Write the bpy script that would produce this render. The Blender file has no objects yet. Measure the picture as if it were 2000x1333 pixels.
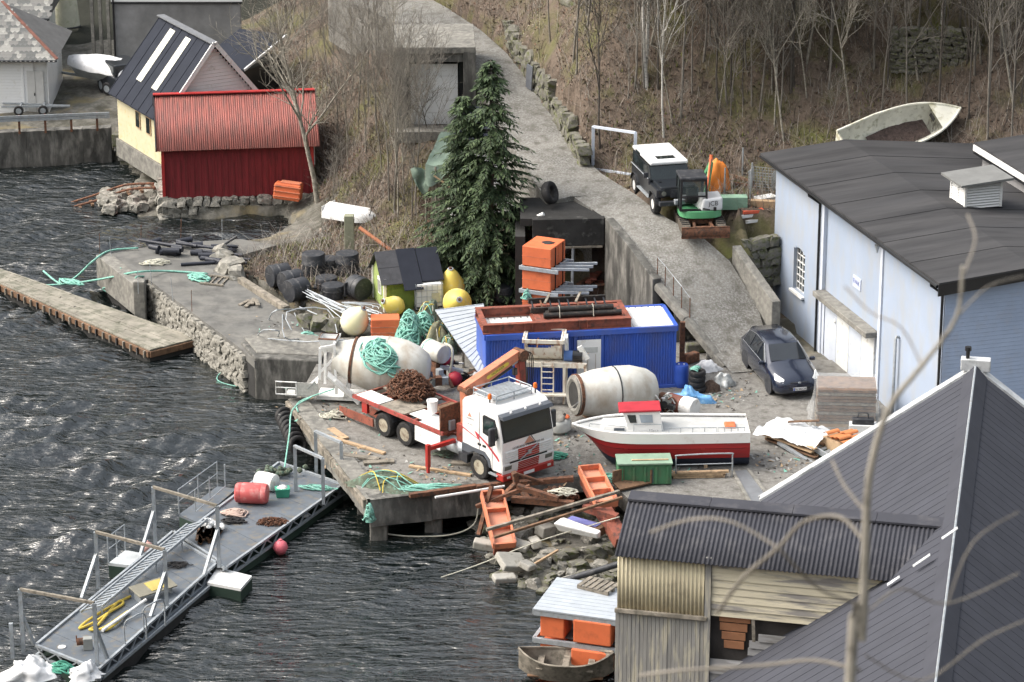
import bpy, bmesh, math, random
import numpy as np
from mathutils import Vector, Matrix, Euler, noise as mnoise
R = math.radians
random.seed(7)
SC = bpy.context.scene
COL = SC.collection
# ---------------------------------------------------------------- camera
CAM_H, PITCH, FPX = 41.0, R(19.5), 6000.0          # metres above the quay, tilt down, focal length in 2000-px units
cam_d = bpy.data.cameras.new('camera'); cam = bpy.data.objects.new('camera', cam_d); COL.objects.link(cam)
cam.location = (0, 0, CAM_H); cam.rotation_euler = (R(90) - PITCH, 0, 0)
cam_d.sensor_width = 36.0; cam_d.lens = 36.0 * FPX / 2000.0
cam_d.clip_start = 0.5; cam_d.clip_end = 2000
cam_d.dof.use_dof = True; cam_d.dof.focus_distance = 116.0; cam_d.dof.aperture_fstop = 5.6
SC.camera = cam
# ---------------------------------------------------------------- sky, sun, exposure (bright overcast)
SUN_EL, SUN_AZ = R(48), R(-88)                     # azimuth clockwise from +Y
w = bpy.data.worlds.new('World'); SC.world = w; w.use_nodes = True
nt = w.node_tree; bg = nt.nodes['Background']
sky = nt.nodes.new('ShaderNodeTexSky'); sky.sky_type = 'NISHITA'; sky.sun_disc = False
sky.sun_elevation = SUN_EL; sky.sun_rotation = SUN_AZ; sky.air_density = 2.0; sky.dust_density = 9.0; sky.ozone_density = 1.0
hs = nt.nodes.new('ShaderNodeHueSaturation'); hs.inputs['Saturation'].default_value = 0.45
nt.links.new(sky.outputs[0], hs.inputs['Color']); nt.links.new(hs.outputs[0], bg.inputs[0])
bg.inputs[1].default_value = 0.15
sl = bpy.data.lights.new('sun', 'SUN'); sl.energy = 0.6; sl.angle = R(32); sl.color = (1.0, 0.97, 0.93)
so = bpy.data.objects.new('sun', sl); COL.objects.link(so)
sdir = Vector((math.sin(SUN_AZ) * math.cos(SUN_EL), math.cos(SUN_AZ) * math.cos(SUN_EL), math.sin(SUN_EL)))
so.rotation_euler = sdir.to_track_quat('Z', 'Y').to_euler(); so.location = (0, 100, 80)
SC.view_settings.view_transform = 'Standard'; SC.view_settings.look = 'None'; SC.view_settings.gamma = 1.0
SC.view_settings.use_curve_mapping = False
SC.view_settings.exposure = 0.98
SC.render.engine = 'CYCLES'; SC.cycles.use_denoising = True; SC.cycles.max_bounces = 6; SC.cycles.caustics_reflective = False
# ---------------------------------------------------------------- survey: where a sight line meets a level or a distance
_c, _s = math.cos(PITCH), math.sin(PITCH)
def ray(u, v):
    a = (u - 1000) / FPX; b = (666.5 - v) / FPX
    return Vector((a, _c + b * _s, -_s + b * _c))
def G(u, v, z=0.0):
    d = ray(u, v); t = (z - CAM_H) / d.z
    return Vector((d.x * t, d.y * t, z))
def D(u, v, y):
    d = ray(u, v); t = y / d.y
    return Vector((d.x * t, y, CAM_H + d.z * t))
# ---------------------------------------------------------------- materials
MATS = {}
def M(name, col, rough=0.7, metal=0.0, var=0.18, scale=2.0, col2=None, amt=0.35, scale2=None, soft=0.08, bump=0.15, bscale=30.0,
      stretch=None, spec=0.4, alpha=None, trans=0.0, coat=0.0, col3=None, amt3=0.3, scale3=6.0, world=False, stretch2=None, r2=None):
    if name in MATS: return MATS[name]
    m = bpy.data.materials.new(name); m.use_nodes = True; n = m.node_tree.nodes; L = m.node_tree.links
    b = n['Principled BSDF']
    tc = n.new('ShaderNodeTexCoord'); src = tc.outputs['Object']
    if world:
        ge = n.new('ShaderNodeNewGeometry'); src = ge.outputs['Position']
    def coords(st):
        if not st: return src
        mp = n.new('ShaderNodeMapping'); mp.inputs['Scale'].default_value = st; L.new(src, mp.inputs[0]); return mp.outputs[0]
    c1 = coords(stretch)
    def tex(sc, det=5, co=None):
        t = n.new('ShaderNodeTexNoise'); t.inputs['Scale'].default_value = sc; t.inputs['Detail'].default_value = det
        t.inputs['Roughness'].default_value = 0.62; L.new(co or c1, t.inputs['Vector']); return t
    t1 = tex(scale); r1 = n.new('ShaderNodeValToRGB'); e = r1.color_ramp.elements
    e[0].position = 0.3; e[1].position = 0.7
    e[0].color = [max(0, x * (1 - var)) for x in col] + [1]; e[1].color = [min(1, x * (1 + var)) for x in col] + [1]
    L.new(t1.outputs['Fac'], r1.inputs[0]); out = r1.outputs[0]
    def layer(out, cc, sc, a, co):
        t2 = tex(sc, 8, co); rr = n.new('ShaderNodeValToRGB'); q = rr.color_ramp.elements
        th = 0.5 + (0.5 - a) * 0.5
        q[0].position = max(0, th - soft); q[1].position = min(1, th + soft); q[0].color = (0, 0, 0, 1); q[1].color = (1, 1, 1, 1)
        L.new(t2.outputs['Fac'], rr.inputs[0]); mx = n.new('ShaderNodeMix'); mx.data_type = 'RGBA'
        L.new(rr.outputs[0], mx.inputs['Factor']); L.new(out, mx.inputs['A']); mx.inputs['B'].default_value = list(cc) + [1]
        return mx.outputs['Result']
    c2 = coords(stretch2) if stretch2 else c1
    if col2: out = layer(out, col2, scale2 or scale * 1.7, amt, c2)
    if col3: out = layer(out, col3, scale3, amt3, c2)
    L.new(out, b.inputs['Base Color'])
    b.inputs['Roughness'].default_value = rough; b.inputs['Metallic'].default_value = metal
    b.inputs['Specular IOR Level'].default_value = spec
    if coat: b.inputs['Coat Weight'].default_value = coat; b.inputs['Coat Roughness'].default_value = 0.12
    if trans: b.inputs['Transmission Weight'].default_value = trans; b.inputs['IOR'].default_value = 1.3
    if alpha is not None: b.inputs['Alpha'].default_value = alpha
    if bump:
        t3 = tex(bscale, 4, c1); bp = n.new('ShaderNodeBump'); bp.inputs['Strength'].default_value = bump; bp.inputs['Distance'].default_value = 0.03
        L.new(t3.outputs['Fac'], bp.inputs['Height']); L.new(bp.outputs[0], b.inputs['Normal'])
    MATS[name] = m; return m
WHITE = M('white_paint', (0.74, 0.75, 0.75), 0.45, var=0.06, col2=(0.50, 0.48, 0.43), amt=0.22, bump=0.05)
WHITE_CLEAN = M('white_lacquer', (0.80, 0.81, 0.82), 0.3, var=0.03, bump=0, coat=0.3, col2=(0.62, 0.61, 0.57), amt=0.16, scale=1.5)
GALV = M('galvanised_steel', (0.36, 0.395, 0.43), 0.5, 0.35, 0.2, 5, col2=(0.30, 0.29, 0.27), amt=0.25, bump=0.06)
RUST = M('rusty_steel', (0.16, 0.075, 0.045), 0.85, 0.1, 0.4, 5, col2=(0.07, 0.045, 0.035), amt=0.4, bump=0.4)
REDOX = M('red_oxide_steel', (0.24, 0.075, 0.05), 0.7, 0, 0.25, 3, col2=(0.10, 0.05, 0.04), amt=0.35, bump=0.15)
BLACK = M('black_rubber', (0.018, 0.018, 0.020), 0.75, var=0.35, scale=6, col2=(0.06, 0.058, 0.055), amt=0.25, bump=0.15)
BLKPL = M('black_plastic', (0.032, 0.035, 0.042), 0.5, var=0.3, scale=3, col2=(0.09, 0.09, 0.095), amt=0.3, bump=0.08)
BLKPAINT = M('black_paint', (0.012, 0.013, 0.016), 0.3, var=0.2, bump=0, coat=0.3)
GLASS = M('dark_glass', (0.015, 0.022, 0.024), 0.05, var=0.3, scale=1.5, bump=0, spec=0.8)
CONC = M('concrete', (0.185, 0.18, 0.165), 0.92, var=0.22, scale=1.2, col2=(0.10, 0.10, 0.095), amt=0.38, scale2=0.8, soft=0.2, bump=0.4, bscale=14, col3=(0.33, 0.32, 0.29), amt3=0.25, scale3=4)
CONCD = M('stained_concrete', (0.12, 0.118, 0.11), 0.92, var=0.3, scale=1.0, col2=(0.035, 0.035, 0.034), amt=0.45, scale2=0.9, soft=0.15, bump=0.4, bscale=12, col3=(0.30, 0.29, 0.27), amt3=0.24, scale3=1.6, stretch2=(1.6, 1.6, 0.5))
WOODG = M('weathered_wood', (0.24, 0.215, 0.18), 0.9, var=0.3, scale=2.5, stretch=(1, 1, 1), col2=(0.12, 0.11, 0.09), amt=0.4, bump=0.3)
WOODN = M('raw_timber', (0.42, 0.30, 0.19), 0.8, var=0.22, scale=3, col2=(0.25, 0.18, 0.12), amt=0.3, bump=0.2)
WOODB = M('brown_timber', (0.17, 0.10, 0.06), 0.8, var=0.3, scale=3, col2=(0.08, 0.05, 0.035), amt=0.35, bump=0.2)
ORANGE = M('orange_plastic', (0.64, 0.155, 0.062), 0.55, var=0.08, scale=1.5, col2=(0.52, 0.13, 0.055), amt=0.3, bump=0.05)
ORANGEF = M('faded_orange_plastic', (0.58, 0.20, 0.11), 0.65, var=0.15, scale=2, col2=(0.30, 0.13, 0.09), amt=0.35, bump=0.1)
YELLOW = M('yellow_plastic', (0.72, 0.58, 0.13), 0.5, var=0.08, scale=1.2, col2=(0.66, 0.60, 0.34), amt=0.3, bump=0.04)
YELLOWP = M('pale_yellow_plastic', (0.76, 0.72, 0.46), 0.5, var=0.08, scale=1.0, col2=(0.76, 0.74, 0.62), amt=0.4, bump=0.04)
ROPE = M('green_rope', (0.20, 0.45, 0.38), 0.85, var=0.28, scale=6, col2=(0.33, 0.52, 0.46), amt=0.3, bump=0.5, bscale=45)
ROPEW = M('pale_rope', (0.48, 0.47, 0.40), 0.9, var=0.2, scale=6, bump=0.4, bscale=45)
ROPEY = M('yellow_rope', (0.55, 0.42, 0.08), 0.85, var=0.2, scale=6, bump=0.4, bscale=45)
NET = M('fishing_net', (0.10, 0.12, 0.09), 0.95, var=0.4, scale=5, col2=(0.15, 0.26, 0.20), amt=0.3, bump=0.9, bscale=40)
RED = M('red_paint', (0.42, 0.035, 0.035), 0.45, var=0.15, scale=2, col2=(0.28, 0.05, 0.04), amt=0.25, bump=0.05)
BLUEP = M('blue_plastic', (0.035, 0.09, 0.42), 0.4, var=0.12, bump=0.03)
TARPW = M('white_tarpaulin', (0.70, 0.71, 0.73), 0.55, var=0.1, scale=2, col2=(0.50, 0.51, 0.52), amt=0.25, bump=0.2, bscale=6)
TARPB = M('light_blue_tarpaulin', (0.13, 0.33, 0.62), 0.5, var=0.2, scale=3, col2=(0.30, 0.52, 0.75), amt=0.3, bump=0.3, bscale=8)
TARPO = M('orange_tarpaulin', (0.75, 0.24, 0.045), 0.6, var=0.15, scale=2, bump=0.25, bscale=6)
PLAST = M('clear_plastic_sheet', (0.70, 0.73, 0.75), 0.2, var=0.1, scale=3, alpha=0.22, bump=0.6, bscale=5, spec=0.8)
STONE = M('grey_stone', (0.25, 0.24, 0.215), 0.92, var=0.35, scale=2.2, col2=(0.10, 0.10, 0.085), amt=0.35, bump=0.5, bscale=9, col3=(0.42, 0.41, 0.38), amt3=0.28, scale3=2.5)
STONED = M('mossy_stone', (0.15, 0.145, 0.125), 0.95, var=0.35, scale=2.2, col2=(0.09, 0.10, 0.04), amt=0.4, bump=0.5, bscale=9)
DARK = M('void_shade_and_floats', (0.03, 0.03, 0.03), 0.95, var=0.3, bump=0.3)  # shade of voids and openings put into a near-black colour; also floats
# ---------------------------------------------------------------- mesh building
class MB:
    def __init__(s): s.v = []; s.f = []
    def add(s, vs, fs):
        o = len(s.v); s.v += [tuple(p) for p in vs]; s.f += [tuple(i + o for i in f) for f in fs]; return s
    def hexa(s, p):  # p: 4 bottom, 4 top
        return s.add(p, [(3, 2, 1, 0), (4, 5, 6, 7), (0, 1, 5, 4), (1, 2, 6, 5), (2, 3, 7, 6), (3, 0, 4, 7)])
    def box(s, c, d, rz=0, rx=0, ry=0):
        x, y, z = d[0] / 2, d[1] / 2, d[2] / 2
        m = Matrix.Translation(c) @ Euler((rx, ry, rz)).to_matrix().to_4x4()
        return s.hexa([m @ Vector(q) for q in ((-x, -y, -z), (x, -y, -z), (x, y, -z), (-x, y, -z), (-x, -y, z), (x, -y, z), (x, y, z), (-x, y, z))])
    def beam(s, a, b, w, h=None, up=(0, 0, 1)):
        a, b = Vector(a), Vector(b); h = h or w; t = (b - a).normalized(); u = Vector(up)
        if abs(t.dot(u)) > 0.98: u = Vector((1, 0, 0))
        sd = t.cross(u).normalized() * w / 2; uu = sd.cross(t).normalized() * h / 2
        return s.hexa([a - sd - uu, a + sd - uu, b + sd - uu, b - sd - uu, a - sd + uu, a + sd + uu, b + sd + uu, b - sd + uu])
    def tube(s, pts, r, n=6, closed=False, caps=True):
        pts = [Vector(p) for p in pts]; k = len(pts); vs = []; u = None
        for i, p in enumerate(pts):
            if closed: t = pts[(i + 1) % k] - pts[i - 1]
            else: t = pts[min(i + 1, k - 1)] - pts[max(i - 1, 0)]
            t = t.normalized() if t.length > 1e-9 else Vector((0, 0, 1))
            if u is None: u = t.orthogonal().normalized()
            u = (u - t * u.dot(t)); u = u.normalized() if u.length > 1e-6 else t.orthogonal().normalized()
            q = t.cross(u); rr = r[i] if isinstance(r, (list, tuple)) else r
            vs += [p + (u * math.cos(2 * math.pi * j / n) + q * math.sin(2 * math.pi * j / n)) * rr for j in range(n)]
        fs = []
        for i in range(k if closed else k - 1):
            for j in range(n):
                a = i * n + j; b = i * n + (j + 1) % n; c = ((i + 1) % k) * n + (j + 1) % n; d = ((i + 1) % k) * n + j
                fs.append((a, b, c, d))
        if caps and not closed: fs += [tuple(range(n))[::-1], tuple(range((k - 1) * n, k * n))]
        return s.add(vs, fs)
    def lathe(s, prof, n=20, m=None, caps=True):
        m = m or Matrix(); vs = []; fs = []; k = len(prof)
        for (r, z) in prof: vs += [m @ Vector((r * math.cos(2 * math.pi * j / n), r * math.sin(2 * math.pi * j / n), z)) for j in range(n)]
        for i in range(k - 1):
            for j in range(n): fs.append((i * n + j, i * n + (j + 1) % n, (i + 1) * n + (j + 1) % n, (i + 1) * n + j))
        if caps: fs += [tuple(range(n))[::-1], tuple(range((k - 1) * n, k * n))]
        return s.add(vs, fs)
    def prism(s, poly, z0, z1):
        k = len(poly); A = sum(poly[i][0] * poly[(i + 1) % k][1] - poly[(i + 1) % k][0] * poly[i][1] for i in range(k))
        if A < 0: poly = poly[::-1]
        f0 = z0 if callable(z0) else (lambda x, y: z0); f1 = z1 if callable(z1) else (lambda x, y: z1)
        vs = [(p[0], p[1], f0(*p[:2])) for p in poly] + [(p[0], p[1], f1(*p[:2])) for p in poly]
        return s.add(vs, [tuple(range(k))[::-1], tuple(range(k, 2 * k))] + [(i, (i + 1) % k, k + (i + 1) % k, k + i) for i in range(k)])
    def extr(s, poly, y0, y1):   # poly in xz extruded along y
        k = len(poly); A = sum(poly[i][0] * poly[(i + 1) % k][1] - poly[(i + 1) % k][0] * poly[i][1] for i in range(k))
        if A > 0: poly = poly[::-1]
        vs = [(p[0], y0, p[1]) for p in poly] + [(p[0], y1, p[1]) for p in poly]
        return s.add(vs, [tuple(range(k))[::-1], tuple(range(k, 2 * k))] + [(i, (i + 1) % k, k + (i + 1) % k, k + i) for i in range(k)])
    def grid(s, fn, nu, nv, flip=False):
        vs = [fn(i / nu, j / nv) for j in range(nv + 1) for i in range(nu + 1)]
        fs = [(j * (nu + 1) + i, j * (nu + 1) + i + 1, (j + 1) * (nu + 1) + i + 1, (j + 1) * (nu + 1) + i) for j in range(nv) for i in range(nu)]
        return s.add(vs, [f[::-1] for f in fs] if flip else fs)
    def mesh(s, name):
        me = bpy.data.meshes.new(name); me.from_pydata(s.v, [], s.f); me.update(); return me
    def build(s, name, mat, parent=None, smooth=False, bevel=0, loc=None, rz=0):
        o = bpy.data.objects.new(name, s.mesh(name)); COL.objects.link(o); o.data.materials.append(mat)
        if parent is not None: o.parent = parent
        if smooth:
            for p in o.data.polygons: p.use_smooth = True
            if smooth != 'all':
                o.data.set_sharp_from_angle(angle=R(40))
        if bevel:
            b = o.modifiers.new('bevel', 'BEVEL'); b.width = bevel; b.segments = 2; b.limit_method = 'ANGLE'
        if loc is not None: o.location = loc
        if rz: o.rotation_euler.z = rz
        return o
def tag(o, label=None, cat=None, group=None, kind=None):
    if label: o['label'] = label
    if cat: o['category'] = cat
    if group: o['group'] = group
    if kind: o['kind'] = kind
    return o
def thing(name, label, cat, loc=(0, 0, 0), rz=0, group=None):
    o = bpy.data.objects.new(name, None); COL.objects.link(o); o.empty_display_size = 0.3
    o.location = loc; o.rotation_euler = (0, 0, rz); return tag(o, label, cat, group)
def inst(src, parent=None, loc=None, rot=None, scale=None):
    c = src.copy(); COL.objects.link(c); c.parent = parent
    if loc is not None: c.location = loc
    if rot is not None: c.rotation_euler = rot
    if scale is not None: c.scale = scale if hasattr(scale, '__len__') else (scale,) * 3
    return c
def copy_tree(o, parent=None):
    c = o.copy(); COL.objects.link(c); c.parent = parent
    for ch in list(o.children): copy_tree(ch, c)
    return c
def mobj(me, name, mat, parent, loc=(0, 0, 0), rot=(0, 0, 0), scale=1):
    o = bpy.data.objects.new(name, me); COL.objects.link(o); o.parent = parent; o.location = loc; o.rotation_euler = rot
    o.scale = scale if hasattr(scale, '__len__') else (scale,) * 3
    if mat is not None and not me.materials: me.materials.append(mat)
    return o
def text(parent, s, size, mat, m, name='lettering', ext=0.002):
    c = bpy.data.curves.new(name, 'FONT'); c.body = s; c.size = size; c.extrude = ext; c.align_x = 'CENTER'; c.align_y = 'CENTER'
    t = bpy.data.objects.new(name, c); dg = bpy.context.evaluated_depsgraph_get(); COL.objects.link(t)
    bpy.context.view_layer.update(); me = bpy.data.meshes.new_from_object(t.evaluated_get(bpy.context.evaluated_depsgraph_get()))
    bpy.data.objects.remove(t); o = bpy.data.objects.new(name, me); COL.objects.link(o); me.materials.clear(); me.materials.append(mat)
    o.parent = parent; o.matrix_local = m; return o
def frame(x, y, z, o):   # matrix from axes
    x, y, z = Vector(x).normalized(), Vector(y).normalized(), Vector(z).normalized()
    m = Matrix.Identity(4)
    for i, a in enumerate((x, y, z)):
        for j in range(3): m[j][i] = a[j]
    m.translation = o; return m
def fbm(x, y, z=0.0, s=1.0): return mnoise.fractal((x * s, y * s, z * s), 1.0, 2.0, 4)
def sag(a, b, d, n=10): 
    a, b = Vector(a), Vector(b)
    return [a.lerp(b, i / n) - Vector((0, 0, d * 4 * (i / n) * (1 - i / n))) for i in range(n + 1)]
def smooth_path(pts, k=6):
    pts = [Vector(p) for p in pts]; out = []
    for i in range(len(pts) - 1):
        p0 = pts[max(i - 1, 0)]; p1 = pts[i]; p2 = pts[i + 1]; p3 = pts[min(i + 2, len(pts) - 1)]
        for j in range(k):
            t = j / k
            out.append(0.5 * ((2 * p1) + (p2 - p0) * t + (2 * p0 - 5 * p1 + 4 * p2 - p3) * t * t + (3 * p1 - p0 - 3 * p2 + p3) * t ** 3))
    return out + [pts[-1]]
# stones: a few shared meshes
def stone_mesh(seed, sub=2):
    bm = bmesh.new(); bmesh.ops.create_cube(bm, size=.84); bmesh.ops.subdivide_edges(bm, edges=bm.edges[:], cuts=2, use_grid_fill=True); rnd = random.Random(seed)
    sh = Vector((rnd.uniform(-.3, .3), rnd.uniform(-.3, .3), 0)); tp = rnd.uniform(.65, 1.0)
    for v in bm.verts:
        r = v.co.normalized() * .46; v.co = v.co.lerp(r, .32); k = (v.co.z + .42) / .84; v.co.x = v.co.x * (1 - (1 - tp) * k) + sh.x * v.co.z; v.co.y = v.co.y * (1 - (1 - tp) * k * .7) + sh.y * v.co.z
        v.co += Vector((rnd.gauss(0, 1), rnd.gauss(0, 1), rnd.gauss(0, 1))) * .035
    me = bpy.data.meshes.new('stone'); bm.to_mesh(me); bm.free(); return me
STONES = [stone_mesh(i) for i in range(7)]; STONES_D = [stone_mesh(i + 20) for i in range(5)]
for _m in STONES: _m.materials.append(STONE)
for _m in STONES_D: _m.materials.append(STONED)
RND = random.Random(11)
def stone(parent, loc, size, meshes=None, name='stone', rnd=RND, flat=1.0):
    return mobj(rnd.choice(meshes or STONES), name, None, parent, loc, (rnd.uniform(-.3, .3), rnd.uniform(-.3, .3), rnd.uniform(0, 6.3)) if flat == 1 else (0, 0, rnd.uniform(-.15, .15)), (size[0] * 1.25, size[1] * 1.25, size[2] * 1.25))
def stone_course(parent, a, b, z0, z1, h, inv=Matrix(), meshes=None, seed=1, depth=0.35, wide=1.5):
    rnd = random.Random(seed); a, b = Vector(a), Vector(b); L = (b - a).length; t = (b - a) / L; ang = math.atan2(t.y, t.x); z = z0; n = 0
    while z < z1 - h * 0.3:
        hh = h * rnd.uniform(0.75, 1.25); x = -rnd.uniform(0, h * 0.4)
        while x < L:
            ww = h * wide * rnd.uniform(0.6, 1.4); p = a + t * (x + ww / 2); p = Vector((p.x, p.y, z + hh / 2 + rnd.uniform(-.04, .04)))
            mobj(rnd.choice(meshes or STONES), 'stone', None, parent, inv @ p, (rnd.uniform(-.12, .12), rnd.uniform(-.15, .15), ang + rnd.uniform(-.12, .12) + rnd.choice((0, math.pi))), (ww * 1.32, depth * rnd.uniform(1.1, 1.6), hh * 1.35)); n += 1
            x += ww
        z += hh
    return n
def corrug(mb, o, ux, uy, L, W, pitch, amp, un=None, seg=8):
    # sheet at o spanning ux*L (across the waves) and uy*W, thickness amp
    ux, uy = Vector(ux), Vector(uy); nn = ux.cross(uy).normalized(); o = Vector(o); k = max(2, int(round(L / pitch * seg)))
    top = []; 
    for i in range(k + 1):
        x = L * i / k; h = amp * math.sin(2 * math.pi * x / pitch)
        top.append(o + ux * x + nn * h)
    vs = [p for p in top] + [p + uy * W for p in top] + [p - nn * 0.012 for p in top] + [p + uy * W - nn * 0.012 for p in top]
    n = k + 1
    fs = [(i, i + 1, n + i + 1, n + i) for i in range(k)] + [(2 * n + i + 1, 2 * n + i, 3 * n + i, 3 * n + i + 1) for i in range(k)]
    fs += [(i + 1, i, 2 * n + i, 2 * n + i + 1) for i in range(k)] + [(n + i, n + i + 1, 3 * n + i + 1, 3 * n + i) for i in range(k)]
    return mb.add(vs, fs)
# ================================================================ terrain, water, quay, ramp
WATER = -1.6
ctrl = []
def C(*a):
    for (u, v, z) in a: p = G(u, v, z); ctrl.append((p.x, p.y, p.z))
# north-west yard by the white houses
C((0, 240, .1), (100, 225, .15), (210, 225, .3), (200, 170, .6), (160, 100, .9), (110, 60, 1.2), (300, 120, 1.0), (420, 60, 1.8), (250, 260, -.3), (300, 300, -.6))
# red boathouse and the shore south of it
C((285, 345, -1.3), (330, 415, -1.5), (450, 400, -1.0), (600, 385, -.7), (640, 330, -.2), (560, 440, -1.4), (600, 450, -.9), (560, 250, .3), (620, 210, 1.0), (560, 120, 2.2), (600, 30, 3.5), (660, 60, 4.0))
# head of the pier, grass, black drums, green shed
C((520, 490, -.25), (470, 540, -.1), (600, 540, -.05), (560, 600, 0), (660, 590, 0), (700, 480, -.1), (740, 620, .05), (820, 580, .05), (860, 600, .05))
# bank up to the concrete garage and the road
C((660, 440, .0), (740, 430, .6), (820, 440, 1.1), (760, 340, 1.8), (700, 300, 1.3), (830, 330, 2.6), (800, 250, 4.0), (880, 240, 4.3), (700, 200, 2.8), (720, 100, 4.6), (760, 60, 5.4), (930, 210, 5.0))
C((900, 540, .1), (1000, 560, .0), (960, 480, .2), (1000, 470, .5), (940, 400, 1.0), (960, 300, 3.4), (1035, 410, 2.7))
# the road and ramp
C((1430, 640, .35), (1370, 560, 1.5), (1300, 480, 2.7), (1230, 400, 3.7), (1150, 330, 4.2), (1080, 250, 4.8), (1030, 180, 5.3), (980, 120, 5.8), (930, 85, 6.2), (860, 45, 6.3), (760, 15, 6.3))
# shelf with the cars and junk
C((1250, 375, 4.25), (1300, 410, 4.0), (1360, 440, 3.7), (1400, 400, 4.1), (1450, 380, 4.2), (1500, 360, 4.3), (1180, 320, 4.5), (1200, 330, 4.5), (1420, 460, 3.6), (1480, 440, 3.9))
# slope above
C((1140, 240, 6.0), (1080, 120, 7.4), (1050, 40, 8.4), (1100, 160, 7.2), (1250, 250, 5.9), (1400, 280, 5.5), (1500, 260, 5.9), (1200, 150, 7.7), (1350, 150, 7.9), (1500, 150, 8.1), (1200, 0, 10.4), (1400, 0, 10.6), (1600, 0, 10.9), (1650, 150, 8.0), (1800, 130, 8.4), (1800, 0, 11), (2000, 0, 11.2), (1700, 260, 6.2), (1900, 250, 6.6), (2000, 150, 8.4))
for x in range(-60, 61, 20):
    ctrl += [(x, 185, 20), (x, 215, 52), (x, 260, 82)]  # unseen far hill, heights shaped so flat water reflects it dark
for y in (120, 135, 150): ctrl += [(30, y, 6 + (y - 120) * .45), (45, y, 12 + (y - 120) * .45)]
ctrl += [(-45, 150, .4), (-45, 165, 3), (14, 114, .0), (17, 108, -.3), (8, 113, -.2)]
cp = np.array(ctrl)
def _U(r2): return np.where(r2 > 1e-9, r2 * np.log(np.maximum(r2, 1e-9)), 0.0)
_n = len(cp); _K = _U(((cp[:, None, :2] - cp[None, :, :2]) ** 2).sum(-1)) + np.eye(_n) * 2.0
_Pm = np.c_[np.ones(_n), cp[:, :2]]
_A = np.block([[_K, _Pm], [_Pm.T, np.zeros((3, 3))]]); _sol = np.linalg.solve(_A, np.r_[cp[:, 2], 0, 0, 0])
def tps(X, Y):
    sh = X.shape; q = np.c_[X.ravel(), Y.ravel()]; out = np.zeros(len(q))
    for i in range(0, len(q), 20000):
        s_ = q[i:i + 20000]; out[i:i + 20000] = _U(((s_[:, None, :] - cp[None, :, :2]) ** 2).sum(-1)) @ _sol[:_n] + _sol[_n] + s_ @ _sol[_n + 1:]
    return out.reshape(sh)
def px(lst, z): return [tuple(G(u, v, z)[:2]) for u, v in lst]
shore = px([(-400, 335), (215, 307), (255, 322), (283, 350), (215, 392), (203, 408), (318, 426), (470, 424), (560, 420), (575, 446), (515, 474), (400, 490), (480, 600), (620, 680), (700, 740), (740, 850), (860, 900), (930, 960)], WATER)
shore += px([(925, 1040), (950, 1090), (985, 1140), (1050, 1165), (1090, 1190), (1180, 1240), (1240, 1300), (1260, 1500)], WATER)
shore += [(3.4, 80), (4.5, 60), (60, 50), (60, 270), (-90, 270)]
yard = px([(585, 772), (570, 784), (722, 976), (958, 952), (1050, 938), (1140, 930), (1200, 950), (1240, 985)], 0) + [(3.6, 88), (3.6, 60), (30, 60), (30, 112)]
yard += [(12.0, 113.6), (9.6, 115.2)] + px([(1440, 660), (1400, 690), (1285, 620), (1190, 606), (1060, 606), (1000, 600), (960, 612), (880, 640), (760, 660), (660, 660), (630, 690)], 0)
pier = px([(190, 500), (268, 560), (288, 546), (478, 688), (497, 706), (632, 700), (650, 655), (560, 610), (500, 560), (455, 535), (470, 500), (540, 480), (470, 468), (330, 476)], 0)
def inside(X, Y, poly):
    r = np.zeros(X.shape, bool); k = len(poly)
    for i in range(k):
        x0, y0 = poly[i]; x1, y1 = poly[(i + 1) % k]
        if y0 == y1: continue
        c_ = ((y0 > Y) != (y1 > Y)) & (X < (x1 - x0) * (Y - y0) / (y1 - y0) + x0); r ^= c_
    return r
def dist(X, Y, poly):
    d = np.full(X.shape, 1e9); k = len(poly)
    for i in range(k):
        ax, ay = poly[i]; bx, by = poly[(i + 1) % k]; L2 = (bx - ax) ** 2 + (by - ay) ** 2 + 1e-12
        t = np.clip(((X - ax) * (bx - ax) + (Y - ay) * (by - ay)) / L2, 0, 1)
        d = np.minimum(d, np.hypot(X - ax - t * (bx - ax), Y - ay - t * (by - ay)))
    return d
def land_z(X, Y):
    z = tps(X, Y)
    ins = inside(X, Y, shore); ds = dist(X, Y, shore); iny = inside(X, Y, yard) | inside(X, Y, pier); dy = dist(X, Y, yard)
    far = np.clip((Y - 152) / 20, 0, 1)
    z = np.where(ins, np.maximum(z, WATER - .1 + np.minimum(ds, 1.2) * .25), WATER - .1 - ds * .45)
    z = np.where((Y < 106) & ins, np.minimum(z, np.where(iny, -.9, WATER - .1 + ds * .42)), z)
    z = np.where(iny, np.minimum(z, -.35 - np.clip((118 - Y) / 8, 0, 1) * .5), z)
    z = np.where((~iny) & (Y < 119) & (Y > 106) & (X > -10) & (X < 14) & ins & (dy < 1.5), np.minimum(z, .0 + dy * .6), z)
    return z
nx, ny = 300, 300
gx = np.r_[np.linspace(-90, -31, 30), np.linspace(-30, 28, 233), np.linspace(29, 60, 20)]
gy = np.r_[np.linspace(50, 84, 18), np.linspace(85, 152, 269), np.linspace(153, 269, 60)]
GX, GY = np.meshgrid(gx, gy); GZ = land_z(GX, GY)
rough_amp = np.clip((GZ + 1.2) / 4, 0, 1) * .22
GZ = GZ + np.array([fbm(x, y, 0, .55) for x, y in zip(GX.ravel(), GY.ravel())]).reshape(GX.shape) * (rough_amp + .03)
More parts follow.
